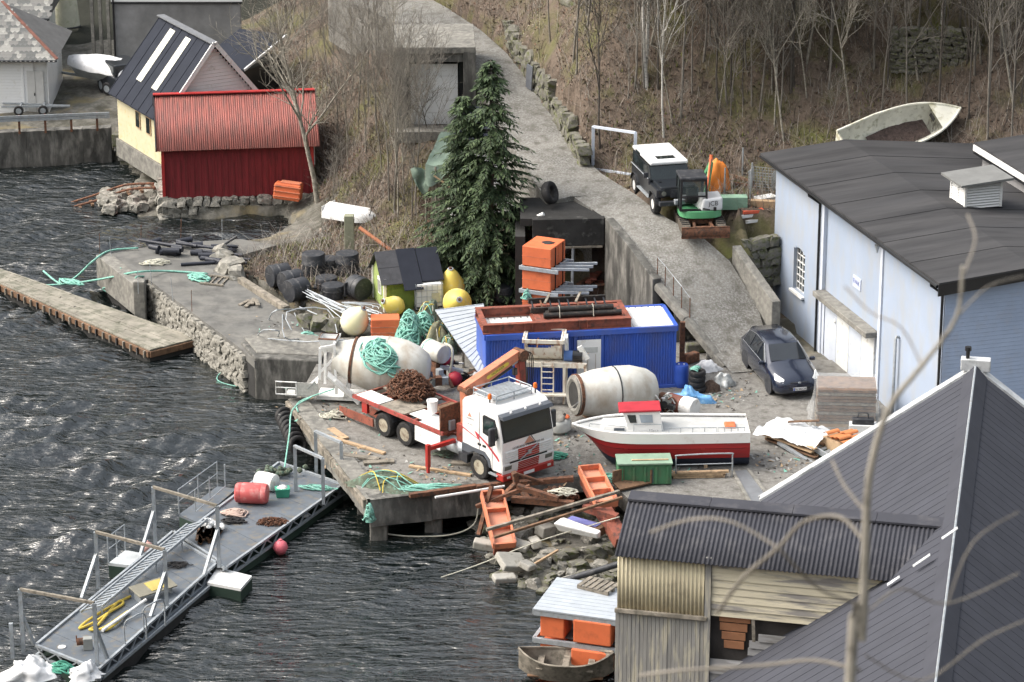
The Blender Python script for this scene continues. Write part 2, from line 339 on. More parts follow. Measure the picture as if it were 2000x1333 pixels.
# keep the hillside below the ramp surface near it
def gz(x, y):
    i = int(np.searchsorted(gx, x)) - 1; j = int(np.searchsorted(gy, y)) - 1; i = max(0, min(i, len(gx) - 2)); j = max(0, min(j, len(gy) - 2))
    a = (x - gx[i]) / (gx[i + 1] - gx[i]); b = (y - gy[j]) / (gy[j + 1] - gy[j])
    return float(GZ[j, i] * (1 - a) * (1 - b) + GZ[j, i + 1] * a * (1 - b) + GZ[j + 1, i] * (1 - a) * b + GZ[j + 1, i + 1] * a * b)
# --- ramp surface: left and right borders, drawn as one strip with skirts
rl = [(1430, 730, .008), (1398, 690, .35), (1340, 617, 1.45), (1287, 551, 2.45), (1230, 485, 3.2), (1182, 426, 3.85), (1120, 385, 4.05), (1068, 392, 4.05), (1020, 320, 4.6), (975, 240, 5.1), (935, 175, 5.7), (905, 125, 6.2), (850, 85, 6.45), (780, 45, 6.5), (690, 10, 6.5), (640, -20, 6.5)]
rr = [(1530, 722, .008), (1502, 676, .3), (1480, 600, 1.3), (1425, 510, 2.75), (1370, 462, 3.55), (1300, 425, 3.95), (1240, 380, 4.25), (1175, 340, 4.4), (1110, 280, 4.85), (1068, 212, 5.3), (1030, 155, 5.75), (990, 105, 6.2), (940, 60, 6.5), (880, 20, 6.6), (800, -25, 6.6), (720, -60, 6.6)]
RL = [G(*p) for p in rl]; RR = [G(*p) for p in rr]
def resample(L, n):
    L = smooth_path(L, 4); ds = [0]
    for a, b in zip(L, L[1:]): ds.append(ds[-1] + (b - a).length)
    out = []; j = 0
    for i in range(n + 1):
        t = ds[-1] * i / n
        while j < len(ds) - 2 and ds[j + 1] < t: j += 1
        k = (t - ds[j]) / max(1e-9, ds[j + 1] - ds[j]); out.append(L[j].lerp(L[j + 1], min(1, k)))
    return out
NR = 72; RLs, RRs = [], []
for i in range(len(RL) - 1):
    for k in range(5):
        RLs.append(RL[i].lerp(RL[i + 1], k / 5)); RRs.append(RR[i].lerp(RR[i + 1], k / 5))
RLs.append(RL[-1]); RRs.append(RR[-1])
mb = MB(); rows = len(RLs); W_ = 8; vs = []
for a, b in zip(RLs, RRs):
    for k in range(W_ + 1):
        p = a.lerp(b, k / W_); vs.append((p.x, p.y, p.z + .04 * math.sin(math.pi * k / W_) + .03 * fbm(p.x, p.y, 0, .9)))
fs = [(i * (W_ + 1) + k, i * (W_ + 1) + k + 1, (i + 1) * (W_ + 1) + k + 1, (i + 1) * (W_ + 1) + k) for i in range(rows - 1) for k in range(W_)]
mb.add(vs, fs)
for dn, P_ in ((.8, RRs), (2.6, RLs[27:])):
    vs = [tuple(p) for p in P_] + [(p.x, p.y, p.z - dn) for p in P_]; n_ = len(P_)
    mb.add(vs, [(i, i + 1, n_ + i + 1, n_ + i) for i in range(n_ - 1)])
CONC_RAMP = M('worn_concrete_and_gravel', (0.165, 0.16, 0.145), 0.95, var=0.3, scale=.6, col2=(0.27, 0.27, 0.265), amt=0.44, scale2=12, soft=.10, bump=.9, bscale=18, col3=(0.11, 0.105, 0.092), amt3=.33, scale3=1.8, world=True)
tag(mb.build('road', CONC_RAMP, smooth=True), kind='structure')
# push terrain down under the ramp
rpts = np.array([[(a.x + b.x) / 2, (a.y + b.y) / 2, min(a.z, b.z), (a - b).length / 2] for a, b in zip(RLs, RRs)])
for j in range(len(gy)):
    if gy[j] < 108 or gy[j] > 152: continue
    for i in range(len(gx)):
        if gx[i] < -12 or gx[i] > 14: continue
        d = np.hypot(rpts[:, 0] - gx[i], rpts[:, 1] - gy[j]); k = int(d.argmin())
        if d[k] < rpts[k, 3] * 1.02: GZ[j, i] = min(GZ[j, i], rpts[k, 2] - .35)
# scrap-yard side of the retaining wall stays low
_low = px([(1060, 432), (1185, 428), (1290, 556), (1405, 695), (1060, 606)], 0)
WLa, WLb = G(1060, 430, 3.9), G(1182, 427, 3.9)
for j in range(len(gy)):
    for i in range(len(gx)):
        x, y = gx[i], gy[j]
        if 0.9 < x < 8.4 and 111 < y < 121.5:
            # west of the wall line
            wl = np.interp(y, [113.2, 116.1, 119.7, 121.6], [8.0, 5.8, 3.75, 3.4])
            if x < wl + .35 and y < 121.4: GZ[j, i] = min(GZ[j, i], -.1)
        if 9.0 < x < 16 and 106 < y < 119.9: GZ[j, i] = min(GZ[j, i], max(-.1, 3.2 - (x - 9.0) * 2.6) if y < 117.2 else max(.2, 4.2 - (x - 9.3) * 3.2))
_ex = G(1362, 425, 3.8); _gp = G(850, 238, 4.2)
GZ = np.where((np.abs(GX - _gp.x) < 1.9) & (GY > _gp.y - 5) & (GY < _gp.y + 1.5), np.minimum(GZ, 3.75 - np.clip(_gp.y - .6 - GY, 0, 5) * .35), GZ)
GZ = np.where(np.hypot(GX - _ex.x, GY - _ex.y + 1.1) < 1.7, np.minimum(GZ, 3.56), GZ)
SOIL = M('leaf_litter_soil', (0.10, 0.077, 0.06), 0.98, var=0.5, scale=2.6, col2=(0.15, 0.118, 0.095), amt=0.36, scale2=11, soft=.12, bump=1.0, bscale=7, col3=(0.105, 0.115, 0.03), amt3=.30, scale3=.38, world=True)
BEACH = M('shore_gravel', (0.13, 0.125, 0.11), 0.9, var=0.45, scale=3.5, col2=(0.055, 0.053, 0.04), amt=0.42, scale2=.6, bump=1.0, bscale=9, world=True, col3=(.20, .165, .09), amt3=.28, scale3=.5)
YARDG = M('yard_gravel', (0.165, 0.160, 0.148), 0.95, var=0.3, scale=.7, col2=(0.25, 0.245, 0.235), amt=0.44, scale2=12, soft=.10, bump=1, bscale=18, col3=(0.10, 0.095, 0.085), amt3=.34, scale3=3, world=True)
vs = np.c_[GX.ravel(), GY.ravel(), GZ.ravel()]; nc = len(gx)
fs = [(j * nc + i, j * nc + i + 1, (j + 1) * nc + i + 1, (j + 1) * nc + i) for j in range(len(gy) - 1) for i in range(nc - 1)]
me = bpy.data.meshes.new('terrain'); me.from_pydata(vs.tolist(), [], fs); me.materials.append(SOIL); me.materials.append(BEACH); me.materials.append(M('far_hill_reflection_dark', (.022, .024, .018), .95, var=.5, scale=.4, bump=1, world=True))  # last colour: unseen far hill made near-black to darken the water's reflections
WOODLAND = []
mi = np.zeros(len(fs), np.int32); k = 0
for j in range(len(gy) - 1):
    for i in range(nc - 1):
        z = GZ[j, i]; x, y = gx[i], gy[j]
        nz = fbm(x, y, 3, .6) * .5
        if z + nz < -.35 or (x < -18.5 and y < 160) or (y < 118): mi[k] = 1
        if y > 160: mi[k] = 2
        k += 1
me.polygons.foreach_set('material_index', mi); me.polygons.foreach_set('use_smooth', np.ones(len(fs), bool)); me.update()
terrain = bpy.data.objects.new('terrain', me); COL.objects.link(terrain); tag(terrain, kind='structure')
# the slope the photographer stands on (below and behind the frame)
mb = MB(); mb.grid(lambda a, b: (-60 + 120 * a, -40 + 92 * b, (39.2 - .80 * (-40 + 92 * b)) if b > .435 else 39.2 + .3 * (0 - (-40 + 92 * b)) + .0), 12, 46)
tag(mb.build('near_hillside', SOIL, smooth=True), kind='structure')
# --- yard sheet
def poly_obj(name, poly, z1, z0, mat, kind='structure', parent=None):
    m_ = MB().prism(poly, z0, z1); o = m_.build(name, mat, parent)
    bm = bmesh.new(); bm.from_mesh(o.data); bmesh.ops.triangulate(bm, faces=[f for f in bm.faces if len(f.verts) > 4]); bm.to_mesh(o.data); bm.free()
    return tag(o, kind=kind) if kind else o
poly_obj('yard', yard, 0.0, -.62, YARDG)
# --- water
class _W: pass
xs = np.arange(-30, 6.01, .11); ys = np.arange(82, 151, .16)
WX, WY = np.meshgrid(xs, ys); rs = np.random.RandomState(5); WZ = np.zeros_like(WX)
for k_ in range(46):
    lam = .55 * 1.07 ** k_ * rs.uniform(.9, 1.1); th = math.radians(rs.normal(108, 34)); a_ = .019 * lam ** 1.0 * rs.uniform(.5, 1.2); kk = 2 * math.pi / lam
    ph = kk * (WX * math.cos(th) + WY * math.sin(th)) + rs.uniform(0, 6.3)
    if lam > 4.2: break
    WZ += a_ * (np.sin(ph) + .25 * np.cos(2 * ph))
nzx = np.array([fbm(x, y, 9, .16) for x, y in zip(WX[::6, ::6].ravel(), WY[::6, ::6].ravel())]).reshape(WX[::6, ::6].shape)
from math import floor
ii = np.minimum(np.arange(WX.shape[0]) // 6, nzx.shape[0] - 1); jj = np.minimum(np.arange(WX.shape[1]) // 6, nzx.shape[1] - 1)
gust = np.clip(.75 + nzx[np.ix_(ii, jj)] * 1.1, .25, 1.7)
calm = np.clip((WX + 7.5) / -4, .35, 1) * np.clip((136 - WY) / 10, .45, 1)
k5 = np.ones(9) / 9
gust = np.apply_along_axis(lambda r_: np.convolve(r_, k5, 'same'), 1, np.apply_along_axis(lambda r_: np.convolve(r_, k5, 'same'), 0, gust))
WZ = WATER + WZ * gust * calm
nw = len(xs); V_ = np.c_[WX.ravel(), WY.ravel(), WZ.ravel()]
idx = np.arange(len(V_)).reshape(WX.shape); F_ = np.stack([idx[:-1, :-1], idx[:-1, 1:], idx[1:, 1:], idx[1:, :-1]], -1).reshape(-1, 4)
me = bpy.data.meshes.new('water'); me.from_pydata(V_.tolist(), [], F_.tolist()); me.polygons.foreach_set('use_smooth', np.ones(len(F_), bool)); me.update()
wm = bpy.data.materials.new('sea_water'); wm.use_nodes = True; n = wm.node_tree.nodes; L = wm.node_tree.links; b = n['Principled BSDF']
b.inputs['Base Color'].default_value = (0.004, 0.007, 0.007, 1); b.inputs['Roughness'].default_value = 0.02; b.inputs['IOR'].default_value = 2.0; b.inputs['Specular IOR Level'].default_value = 0.5
ge = n.new('ShaderNodeNewGeometry'); mp = n.new('ShaderNodeMapping'); mp.inputs['Scale'].default_value = (.75, 2.3, 1); mp.inputs['Rotation'].default_value = (0, 0, R(14)); L.new(ge.outputs['Position'], mp.inputs[0])
t1 = n.new('ShaderNodeTexNoise'); t1.inputs['Scale'].default_value = 1.5; t1.inputs['Detail'].default_value = 4; t1.inputs['Roughness'].default_value = .5; L.new(mp.outputs[0], t1.inputs['Vector'])
bp = n.new('ShaderNodeBump'); bp.inputs['Strength'].default_value = 1.0; bp.inputs['Distance'].default_value = .25; L.new(t1.outputs['Fac'], bp.inputs['Height']); L.new(bp.outputs[0], b.inputs['Normal'])
me.materials.append(wm); wo = bpy.data.objects.new('water', me); COL.objects.link(wo); tag(wo, kind='structure')
mb = MB()
for (x0, x1, y0, y1) in ((-200, -30, 20, 151), (6, 20, 20, 82), (-30, 6, 20, 82)):
    mb.add([(x0, y0, WATER), (x1, y0, WATER), (x1, y1, WATER), (x0, y1, WATER)], [(0, 1, 2, 3)])
tag(mb.build('outer_water', wm), kind='structure')
# --- quay edge: concrete face beams, pillars and timber fender beams
q = thing('concrete_quay', 'stained concrete quay with open underside below the truck', 'quay')
Qa, Qb, Qc = G(568, 782, 0), G(722, 978, 0), G(960, 951, 0)
for a, b, nm in ((Qa, Qb, 'edge_beam'), (Qb, Qc, 'front_beam')):
    d_ = (b - a).normalized(); nrm = Vector((d_.y, -d_.x, 0))
    L_ = (b - a).length; k = int(L_ / 1.5)
    for i in range(k):
        m_ = MB(); p0 = a + d_ * (L_ * i / k); p1 = a + d_ * (L_ * (i + 1) / k - (0 if i < k - 1 else 0)); dz = RND.uniform(-.03, .03)
        lo = -.98 + dz if nm == 'front_beam' else -.72 + dz
        m_.grid(lambda s_, t_: (p0.lerp(p1, s_) + nrm * (.10 + .05 * fbm(p0.x + s_ * 2, t_ * 3, i, 1.5)) + Vector((0, 0, .06 + (lo - .06) * t_))), 8, 5)
        m_.grid(lambda s_, t_: (p0.lerp(p1, s_) + nrm * (.12 - .7 * t_) + Vector((0, 0, .065 + .015 * fbm(p0.x + s_, t_, 3, 2)))), 6, 2)
        m_.build(nm, CONCD if nm == 'front_beam' else CONC, q, smooth=True)
for t_ in (.02, .47, .97):
    for depth_ in (.5, 2.6):
        p = Qb.lerp(Qc, t_); m_ = MB().box((p.x + .2, p.y + depth_, -1.65), (.62, .62, 1.6)); m_.build('pillar', CONCD, q, bevel=.04)
for t_ in (.15, .45, .75):
    p = Qa.lerp(Qb, t_); m_ = MB().box((p.x + .55, p.y + .3, -1.65), (.55, .55, 1.9)); m_.build('pillar', CONCD, q, bevel=.04)
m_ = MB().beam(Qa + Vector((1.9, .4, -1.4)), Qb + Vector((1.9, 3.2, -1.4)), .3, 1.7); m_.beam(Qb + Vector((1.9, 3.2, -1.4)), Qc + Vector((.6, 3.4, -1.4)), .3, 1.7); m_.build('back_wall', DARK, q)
d_ = (Qb - Qa).normalized()
for i in range(5):
    m_ = MB(); p0 = Qa.lerp(Qb, i / 5) + Vector((-.12, 0, -.18)); p1 = Qa.lerp(Qb, (i + .97) / 5) + Vector((-.12, 0, -.18 + RND.uniform(-.04, .04))); m_.beam(p0, p1, .2, .34); m_.build('fender_timber', WOODG, q, bevel=.03)
# --- concrete pier deck in slabs, the stone wall under it, and the corner block
PC = [Vector((p[0], p[1], 0)) for p in pier]
pr = thing('concrete_pier', 'old concrete pier deck on a dry stone wall, reaching out past the black pipes', 'pier')
poly_obj('deck', pier, .02, -.30, M('pier_concrete', (0.13, 0.13, 0.125), .9, var=.25, scale=.8, col2=(.20, .195, .18), amt=.35, scale2=.5, soft=.15, bump=.3, bscale=14, world=True, col3=(.07, .07, .07), amt3=.3, scale3=1.2), None, pr)
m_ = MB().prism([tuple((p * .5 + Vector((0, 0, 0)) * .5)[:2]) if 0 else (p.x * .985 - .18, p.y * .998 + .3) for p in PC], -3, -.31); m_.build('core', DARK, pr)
for a, b in ((PC[2], PC[3]),):
    stone_course(pr, a + Vector((.1, -.1, 0)), b + Vector((.02, -.1, 0)), -1.75, -.25, .24, seed=4, depth=.3)
m_ = MB().hexa([PC[0] + Vector((-.05, -.1, -1.3)), PC[1] + Vector((-.1, -.1, -1.3)), PC[1] + Vector((.3, .5, -1.3)), PC[0] + Vector((.5, .3, -1.3)), PC[0] + Vector((-.05, -.1, .08)), PC[1] + Vector((-.1, -.1, .08)), PC[1] + Vector((.3, .5, .08)), PC[0] + Vector((.5, .3, .08))]); m_.build('edge_wall', CONC, pr, bevel=.03)
m_ = MB(); p = PC[1]; m_.box((p.x + .1, p.y - .05, -.8), (.5, .5, 2.2)); m_.build('corner_post', CONC, pr, bevel=.04)
for (u, v) in ((195, 497), (218, 505), (275, 480), (353, 468), (434, 468), (270, 570), (296, 553), (338, 585), (375, 610)):
    p = G(u, v, 0); m_ = MB().tube([p + Vector((0, 0, -.1)), p + Vector((RND.uniform(-.06, .06), 0, .95))], .014, 5); m_.build('iron_rod', RUST if u % 2 else GALV, pr)
bb = thing('concrete_block', 'heavy dark concrete corner block beside the water', 'concrete block')
bp_ = [G(470, 668, .12), G(497, 700, .12), G(628, 706, .12), G(640, 672, .12), G(560, 655, .12)]
m_ = MB().prism([tuple(p[:2]) for p in bp_], -2.2, .14); m_.build('block', CONCD, bb, bevel=.06)
m_ = MB().prism([tuple((p + Vector((.06, .5, 0)))[:2]) for p in bp_], .1, .2); m_.build('top_slab', CONC, bb, bevel=.05)
# --- retaining wall with lintel over a dark undercroft, slab edge of the ramp
rw = thing('retaining_wall', 'tall stained concrete retaining wall holding up the gravel ramp', 'retaining wall')
top = [G(1182, 427, 3.95), G(1230, 485, 3.3), G(1275, 546, 2.62)]
for i, (a, b) in enumerate(zip(top, top[1:])):
    m_ = MB(); o_ = Vector((.34, .12, 0))
    m_.hexa([Vector((a.x, a.y, -.3)), Vector((b.x, b.y, -.3)), Vector((b.x, b.y, -.3)) + o_, Vector((a.x, a.y, -.3)) + o_, a, b, b + o_, a + o_]); m_.build('wall_panel', CONCD, rw, bevel=.02)
a, b = G(1040, 430, 3.95), G(1182, 427, 3.95)
m_ = MB().hexa([a + Vector((0, 0, -1.15)), b + Vector((-.02, 0, -1.15)), b + Vector((-.02, .4, -1.15)), a + Vector((0, .4, -1.15)), a, b + Vector((-.02, 0, 0)), b + Vector((-.02, .4, 0)), a + Vector((0, .4, 0))]); m_.build('lintel', M('tarred_concrete', (.022, .022, .022), .8, var=.5, scale=1.5, col2=(.10, .10, .095), amt=.22, bump=.3), rw, bevel=.02)
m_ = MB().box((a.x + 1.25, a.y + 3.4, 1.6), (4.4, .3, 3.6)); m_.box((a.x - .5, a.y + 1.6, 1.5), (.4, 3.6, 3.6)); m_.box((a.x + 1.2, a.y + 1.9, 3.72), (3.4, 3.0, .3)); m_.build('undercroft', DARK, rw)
m_ = MB().tube([(a.x + 1.62, a.y + .2, -.1), (a.x + 1.66, a.y + .2, 2.85)], .06, 8); m_.build('steel_post', GALV, rw)
m_ = MB().beam((a.x + .6, a.y - .04, 2.76), (b.x - .1, b.y - .04, 2.76), .06, .07); m_.build('drip_rail', WOODG, rw)
se = thing('ramp_edge', 'concrete ramp edge slab with thin railing beside the blue container', 'ramp edge')
ed = [G(1283, 552, 2.45), G(1340, 619, 1.45), G(1398, 690, .33), G(1418, 714, .05)]
for a, b in zip(ed, ed[1:]):
    m_ = MB().beam(a + Vector((.02, 0, -.12)), b + Vector((.02, 0, -.12)), .34, .3); m_.build('edge_slab', CONC, se, bevel=.03)
for (u, v, z) in ((1302, 600, 1.75),(1345, 650, .9)):
    p = G(u, v, z); m_ = MB().box((p.x + .5, p.y + .9, z / 2 - .2), (.3, .3, z + .3)); m_.build('support_post', CONCD, se)
posts = [(1284, 543, 2.55), (1299, 560, 2.3), (1315, 580, 2.0), (1331, 600, 1.75), (1347, 622, 1.4)]
pp = []
for (u, v, z) in posts:
    p = G(u, v, z); pp.append(p + Vector((0, 0, .85))); m_ = MB().tube([p + Vector((0, 0, -.3)), p + Vector((0, 0, .85))], .02, 6); m_.build('rail_post', RUST, se)
m_ = MB().tube(pp, .012, 5); m_.build('rail_wire', GALV, se)
# concrete wing wall right of the ramp, stones above it
wg = thing('wing_wall', 'low slanting concrete wall on the right of the ramp', 'wall')
w0, w1 = G(1430, 480, 3.35), G(1508, 590, 1.85)
m_ = MB(); o_ = Vector((.36, .1, 0)); m_.hexa([Vector((w0.x, w0.y, 1.2)), Vector((w1.x, w1.y, -.2)), Vector((w1.x, w1.y, -.2)) + o_, Vector((w0.x, w0.y, 1.2)) + o_, w0, w1, w1 + o_, w0 + o_]); m_.build('wall_panel', CONC, wg, bevel=.03)
ds_ = thing('dry_stone_wall', 'mossy dry stone wall at the corner of the pale blue building', 'stone wall')
stone_course(ds_, G(1436, 478, 3.3) + Vector((.4, .3, 0)), G(1512, 470, 3.3) + Vector((0, .3, 0)), 1.4, 3.5, .42, meshes=STONES_D, seed=8, depth=.5)
# stone lined bank on the uphill side of the road, mossy top
bw = thing('roadside_stone_wall', 'long mossy stone wall along the uphill side of the road', 'stone wall')
prev = None
for (u, v, z) in ((1140, 330, 4.4), (1118, 280, 4.85), (1082, 215, 5.3), (1042, 155, 5.8), (1008, 110, 6.2), (985, 60, 6.4), (955, 20, 6.6)):
    p = G(u, v, z) + Vector((.02, .0, 0))
    if prev is not None:
        hh = .9 if v < 200 else .55
        stone_course(bw, prev, p, min(prev.z, p.z) - .1, max(prev.z, p.z) + hh, .42, meshes=STONES_D, seed=v, depth=.5)
    prev = p
ts = thing('terrace_stone_wall', 'ruined dry stone terrace wall high on the wooded slope', 'stone wall')
def tw(u, v):
    for k in range(60):
        y = 140 - k * .25; p = D(u, v, y)
        if p.z > gz(p.x, p.y): return p
    return p
ta, tb = tw(1740, 118), tw(1900, 78)
stone_course(ts, ta, tb, min(ta.z, tb.z) - .5, max(ta.z, tb.z) + .35, .26, meshes=STONES_D, seed=31, depth=.5)
# north-west quay wall and steps
nq = thing('quay_wall', 'dark concrete quay wall below the white houses', 'quay wall')
a, b = G(-60, 262, .2), G(216, 250, .2)
for i in range(5):
    p0 = a.lerp(b, i / 5); p1 = a.lerp(b, (i + 1) / 5); m_ = MB(); o_ = Vector((-.03, .6, 0)); dn = Vector((0, 0, -2.4))
    m_.hexa([p0 + dn, p1 + dn, p1 + o_ + dn, p0 + o_ + dn, p0, p1, p1 + o_, p0 + o_]); m_.build('wall_panel', CONCD, nq, bevel=.02)
st = thing('stone_steps', 'mossy concrete steps going down to the water beside the red boathouse', 'steps')
for i in range(6):
    p = G(246 + i * 4, 262 + i * 9.5, .0 - i * .26); m_ = MB().box((p.x, p.y, p.z - .3), (1.35, .5, .6), rz=R(-6)); m_.build('step', CONC if i % 2 else STONED, st, bevel=.03)
# ================================================================ buildings
def hit(u, v, p, n):
    d = ray(u, v); o = Vector((0, 0, CAM_H)); t = (Vector(p) - o).dot(Vector(n)) / d.dot(Vector(n)); return o + d * t
PBLUE = M('pale_blue_render', (0.33, 0.395, 0.51), .85, var=.07, scale=.5, col2=(.28, .335, .43), amt=.35, scale2=.35, soft=.25, bump=.1, bscale=20, col3=(.36, .35, .32), amt3=.12, scale3=1.6, stretch2=(1, 1, .4))
FELT = M('roofing_felt', (0.042, 0.043, 0.047), .95, spec=.15, var=.35, scale=.7, col2=(.07, .07, .074), amt=.4, scale2=1.2, soft=.2, bump=.3, bscale=10, stretch=(1, .12, 1))
TRIMW = M('pale_trim', (.52, .57, .66), .7, var=.06, bump=.05, col2=(.45, .47, .50), amt=.2)
ROOFG = M('dark_grey_sheet_metal', (.055, .058, .072), .85, 0, spec=.15, var=.12, scale=.8, col2=(.056, .059, .072), amt=.35, bump=.03)
# ---- pale blue workshop
A = G(1517, 309, 6.5); B = G(1848, 549, 6.5); dirw = (B - A).normalized(); angw = math.atan2(dirw.y, dirw.x); Lw = (B - A).length; nw_ = Vector((dirw.y, -dirw.x, 0))
bl = thing('workshop_building', 'pale blue rendered workshop with flat dark felt roof and arched window', 'building', (A.x, A.y, 0), angw)
invw = (Matrix.Translation((A.x, A.y, 0)) @ Matrix.Rotation(angw, 4, 'Z')).inverted()
def W(u, v): p = invw @ hit(u, v, A, nw_); return p.x, p.z
def wbox(nm, s0, s1, z0, z1, o0, o1, mat, bev=.0, par=None): m_ = MB().hexa([(s0, -o0, z0), (s0, -o1, z0), (s1, -o1, z0), (s1, -o0, z0), (s0, -o0, z1), (s0, -o1, z1), (s1, -o1, z1), (s1, -o0, z1)][:0] or [(s0, -o1, z0), (s1, -o1, z0), (s1, -o0, z0), (s0, -o0, z0), (s0, -o1, z1), (s1, -o1, z1), (s1, -o0, z1), (s0, -o0, z1)]); return m_.build(nm, mat, par or bl, bevel=bev)
s1, _ = W(1603, 500); s2, _ = W(1718, 600); s3 = Lw
wx0, wz0 = W(1549, 560); wx1, wz1 = W(1570, 500)
# wall left of the pipe with a window opening
wl = MB(); z0, z1 = -.5, 6.45
ws, we, wb, wt = W(1549, 545)[0], W(1571, 545)[0], W(1560, 572)[1], W(1560, 484)[1]
for (a, b, c, d) in ((0, ws, z0, z1), (we, s1, z0, z1), (ws, we, z0, wb), (ws, we, wt, z1)):
    wl.box(((a + b) / 2, .15, (c + d) / 2), (b - a, .3, d - c))
# arch infill
for k in range(6):
    t0 = k / 6; t1 = (k + 1) / 6
    for s_ in (-1, 1): pass
    xa = ws + (we - ws) * t0; xb = ws + (we - ws) * t1; h = wt - .22 + .22 * math.sin(math.pi * (t0 + t1) / 2) ** .6
    wl.box(((xa + xb) / 2, .15, (h + wt + .01) / 2), (xb - xa, .3, wt + .01 - h))
wl.build('side_wall', PBLUE, bl)
wn = MB(); wn.box(((ws + we) / 2, .22, (wb + wt) / 2), (we - ws, .02, wt - wb)); wn = wn.build('arched_window', GLASS, bl)
for i in range(5):
    m_ = MB(); x = ws + (we - ws) * i / 4; m_.box((x, .17, (wb + wt) / 2 - .04), (.035, .05, wt - wb)); m_.build('glazing_bar', WHITE, wn)
for i in range(7):
    m_ = MB(); z = wb + (wt - wb) * i / 6.3; m_.box(((ws + we) / 2, .17, z + .01), (we - ws, .046, .03)); m_.build('glazing_bar', WHITE, wn)
m_ = MB().box(((ws + we) / 2, -.05, wb - .05), (we - ws + .15, .2, .09)); m_.build('window_sill', WHITE, bl)
# recessed bay with the doors, frame and ledge
wbox('bay_wall', s1, s2 + .02, z0, z1, -.35, -.12, PBLUE)
wbox('pilaster', s1 + .02, s1 + .28, z0, z1 - .3, -.12, .03, TRIMW, .01)
wbox('pilaster', s2 - .02, s2 + .2, z0, z1 - .3, -.12, .05, TRIMW, .01)
wbox('pilaster', s2 + .2, s2 + .5, z0, z1, -.12, -.02, PBLUE, .01)
wbox('bay_cornice', s1 + .28, s2 - .02, z1 - .42, z1 - .12, -.12, .02, TRIMW, .01)
wbox('side_wall', s2 + .5, s3, z0, z1, -.3, 0, PBLUE)
lz = W(1614, 572)[1]
wbox('door_canopy', s1 + .28, s2 - .25, lz - .22, lz, -.12, .42, CONC, .03)
wbox('door_surround', s1 + .28, s1 + .5, -.3, lz - .22, -.12, -.02, TRIMW)
for i in range(4):
    a = s1 + .55 + i * (s2 - s1 - 1.0) / 4; b = a + (s2 - s1 - 1.0) / 4 - .03
    d_ = wbox('door_leaf', a, b, -.2, lz - .25, -.12, -.04, WHITE if i % 2 else TRIMW, .01)
    if i == 1:
        m_ = MB().lathe([(.09, 0), (.09, .03), (.05, .06), (0.001, .06)], 12, Matrix.Translation((a - .2, .05, lz - .9)) @ Matrix.Rotation(R(90), 4, 'X')); m_.build('wall_lamp', WHITE, bl)
sx, sz = W(1668, 552)
sg = wbox('wall_sign', sx - .32, sx + .42, sz - .24, sz + .22, -.12, -.085, M('sign_board', (.50, .56, .70), .6, bump=0, var=.05), .005)
text(sg, 'EVAK', .26, M('sign_blue', (.10, .12, .32), .6, bump=0), frame((1, 0, 0), (0, 0, 1), (0, -1, 0), (sx + .03, .080, sz)))
# downpipes
def pipe(par, pts, r, mat, nm='downpipe'): m_ = MB().tube([Vector(p) for p in pts], r, 8); return m_.build(nm, mat, par, smooth=True)
pipe(bl, [(s1 - .42, -.42, 6.45), (s1 - .40, -.42, 6.25), (s1 - .03, -.09, 6.0), (s1 - .03, -.09, -.3)], .055, BLKPAINT)
pipe(bl, [(s3 - .35, -.42, 6.45), (s3 - .35, -.42, 6.25), (s3 - .05, -.09, 6.0), (s3 - .05, -.09, -.3)], .055, BLKPAINT)
vx, vz = W(1757, 660)
pipe(bl, [(vx, .02, vz), (vx, -.12, vz + .06), (vx, -.16, vz - .05), (vx, -.16, -.2)], .06, GALV, 'vent_pipe')
bx_, bz_ = W(1721, 478)
m_ = MB().lathe([(.12, 0), (.04, .22), (.03, .3)], 10, Matrix.Translation((bx_, -.15, bz_)) @ Matrix.Rotation(R(180), 4, 'X')); m_.build('wall_lamp', GALV, bl)
# front gable wall towards the camera (boards) and others
Wd = 17.0; rise = 1.15
BLB = M('pale_blue_boards', (.33, .41, .57), .8, var=.08, scale=1, col2=(.33, .39, .52), amt=.35, bump=.05, stretch=(.2, 1, 1))
for k in range(46):
    z = -.4 + k * .155
    if z > 6.4: break
    m_ = MB(); yl = 8.0 if z > 5 else Wd - .02; m_.box((s3, yl / 2, z + .07), (.05, yl, .15), ry=R(-2.5)); m_.build('board', BLB, bl)
m_ = MB().extr([(.05, -.5), (Wd - .1, -.5), (Wd - .1, 5.1), (RGY, 6.7), (.05, 6.4)], s3 - .24, s3 - .06) if 0 else m_.box((s3 - .14, Wd / 2, 2.3), (.2, Wd - .1, 5.8)); m_.box((s3 - .14, 3, 5.8), (.2, 5.8, 1.5)); m_.box((.14, Wd / 2, 2.3), (.2, Wd - .1, 5.7)); m_.box((.14, 3, 5.8), (.2, 5.8, 1.5)); m_.build('inner_wall', PBLUE, bl)
m_ = MB()
RGY = 3.2
def rz_(y): return 6.5 + (y + .45) * .075
strips = 14
for i in range(strips):
    y0 = -.5; x0 = -.55 + (Lw + 1.0) * i / strips; x1_ = -.55 + (Lw + 1.0) * (i + 1) / strips + .05
    m_ = MB(); dz = .012 * (i % 2)
    m_.hexa([(x0, y0, rz_(y0) - .0), (x1_, y0, rz_(y0)), (x1_, RGY, rz_(RGY)), (x0, RGY, rz_(RGY)), (x0, y0, rz_(y0) + .1 + dz), (x1_, y0, rz_(y0) + .1 + dz + .006), (x1_, RGY, rz_(RGY) + .1 + dz + .006), (x0, RGY, rz_(RGY) + .1 + dz)])
    m_.build('felt_strip', FELT, bl)
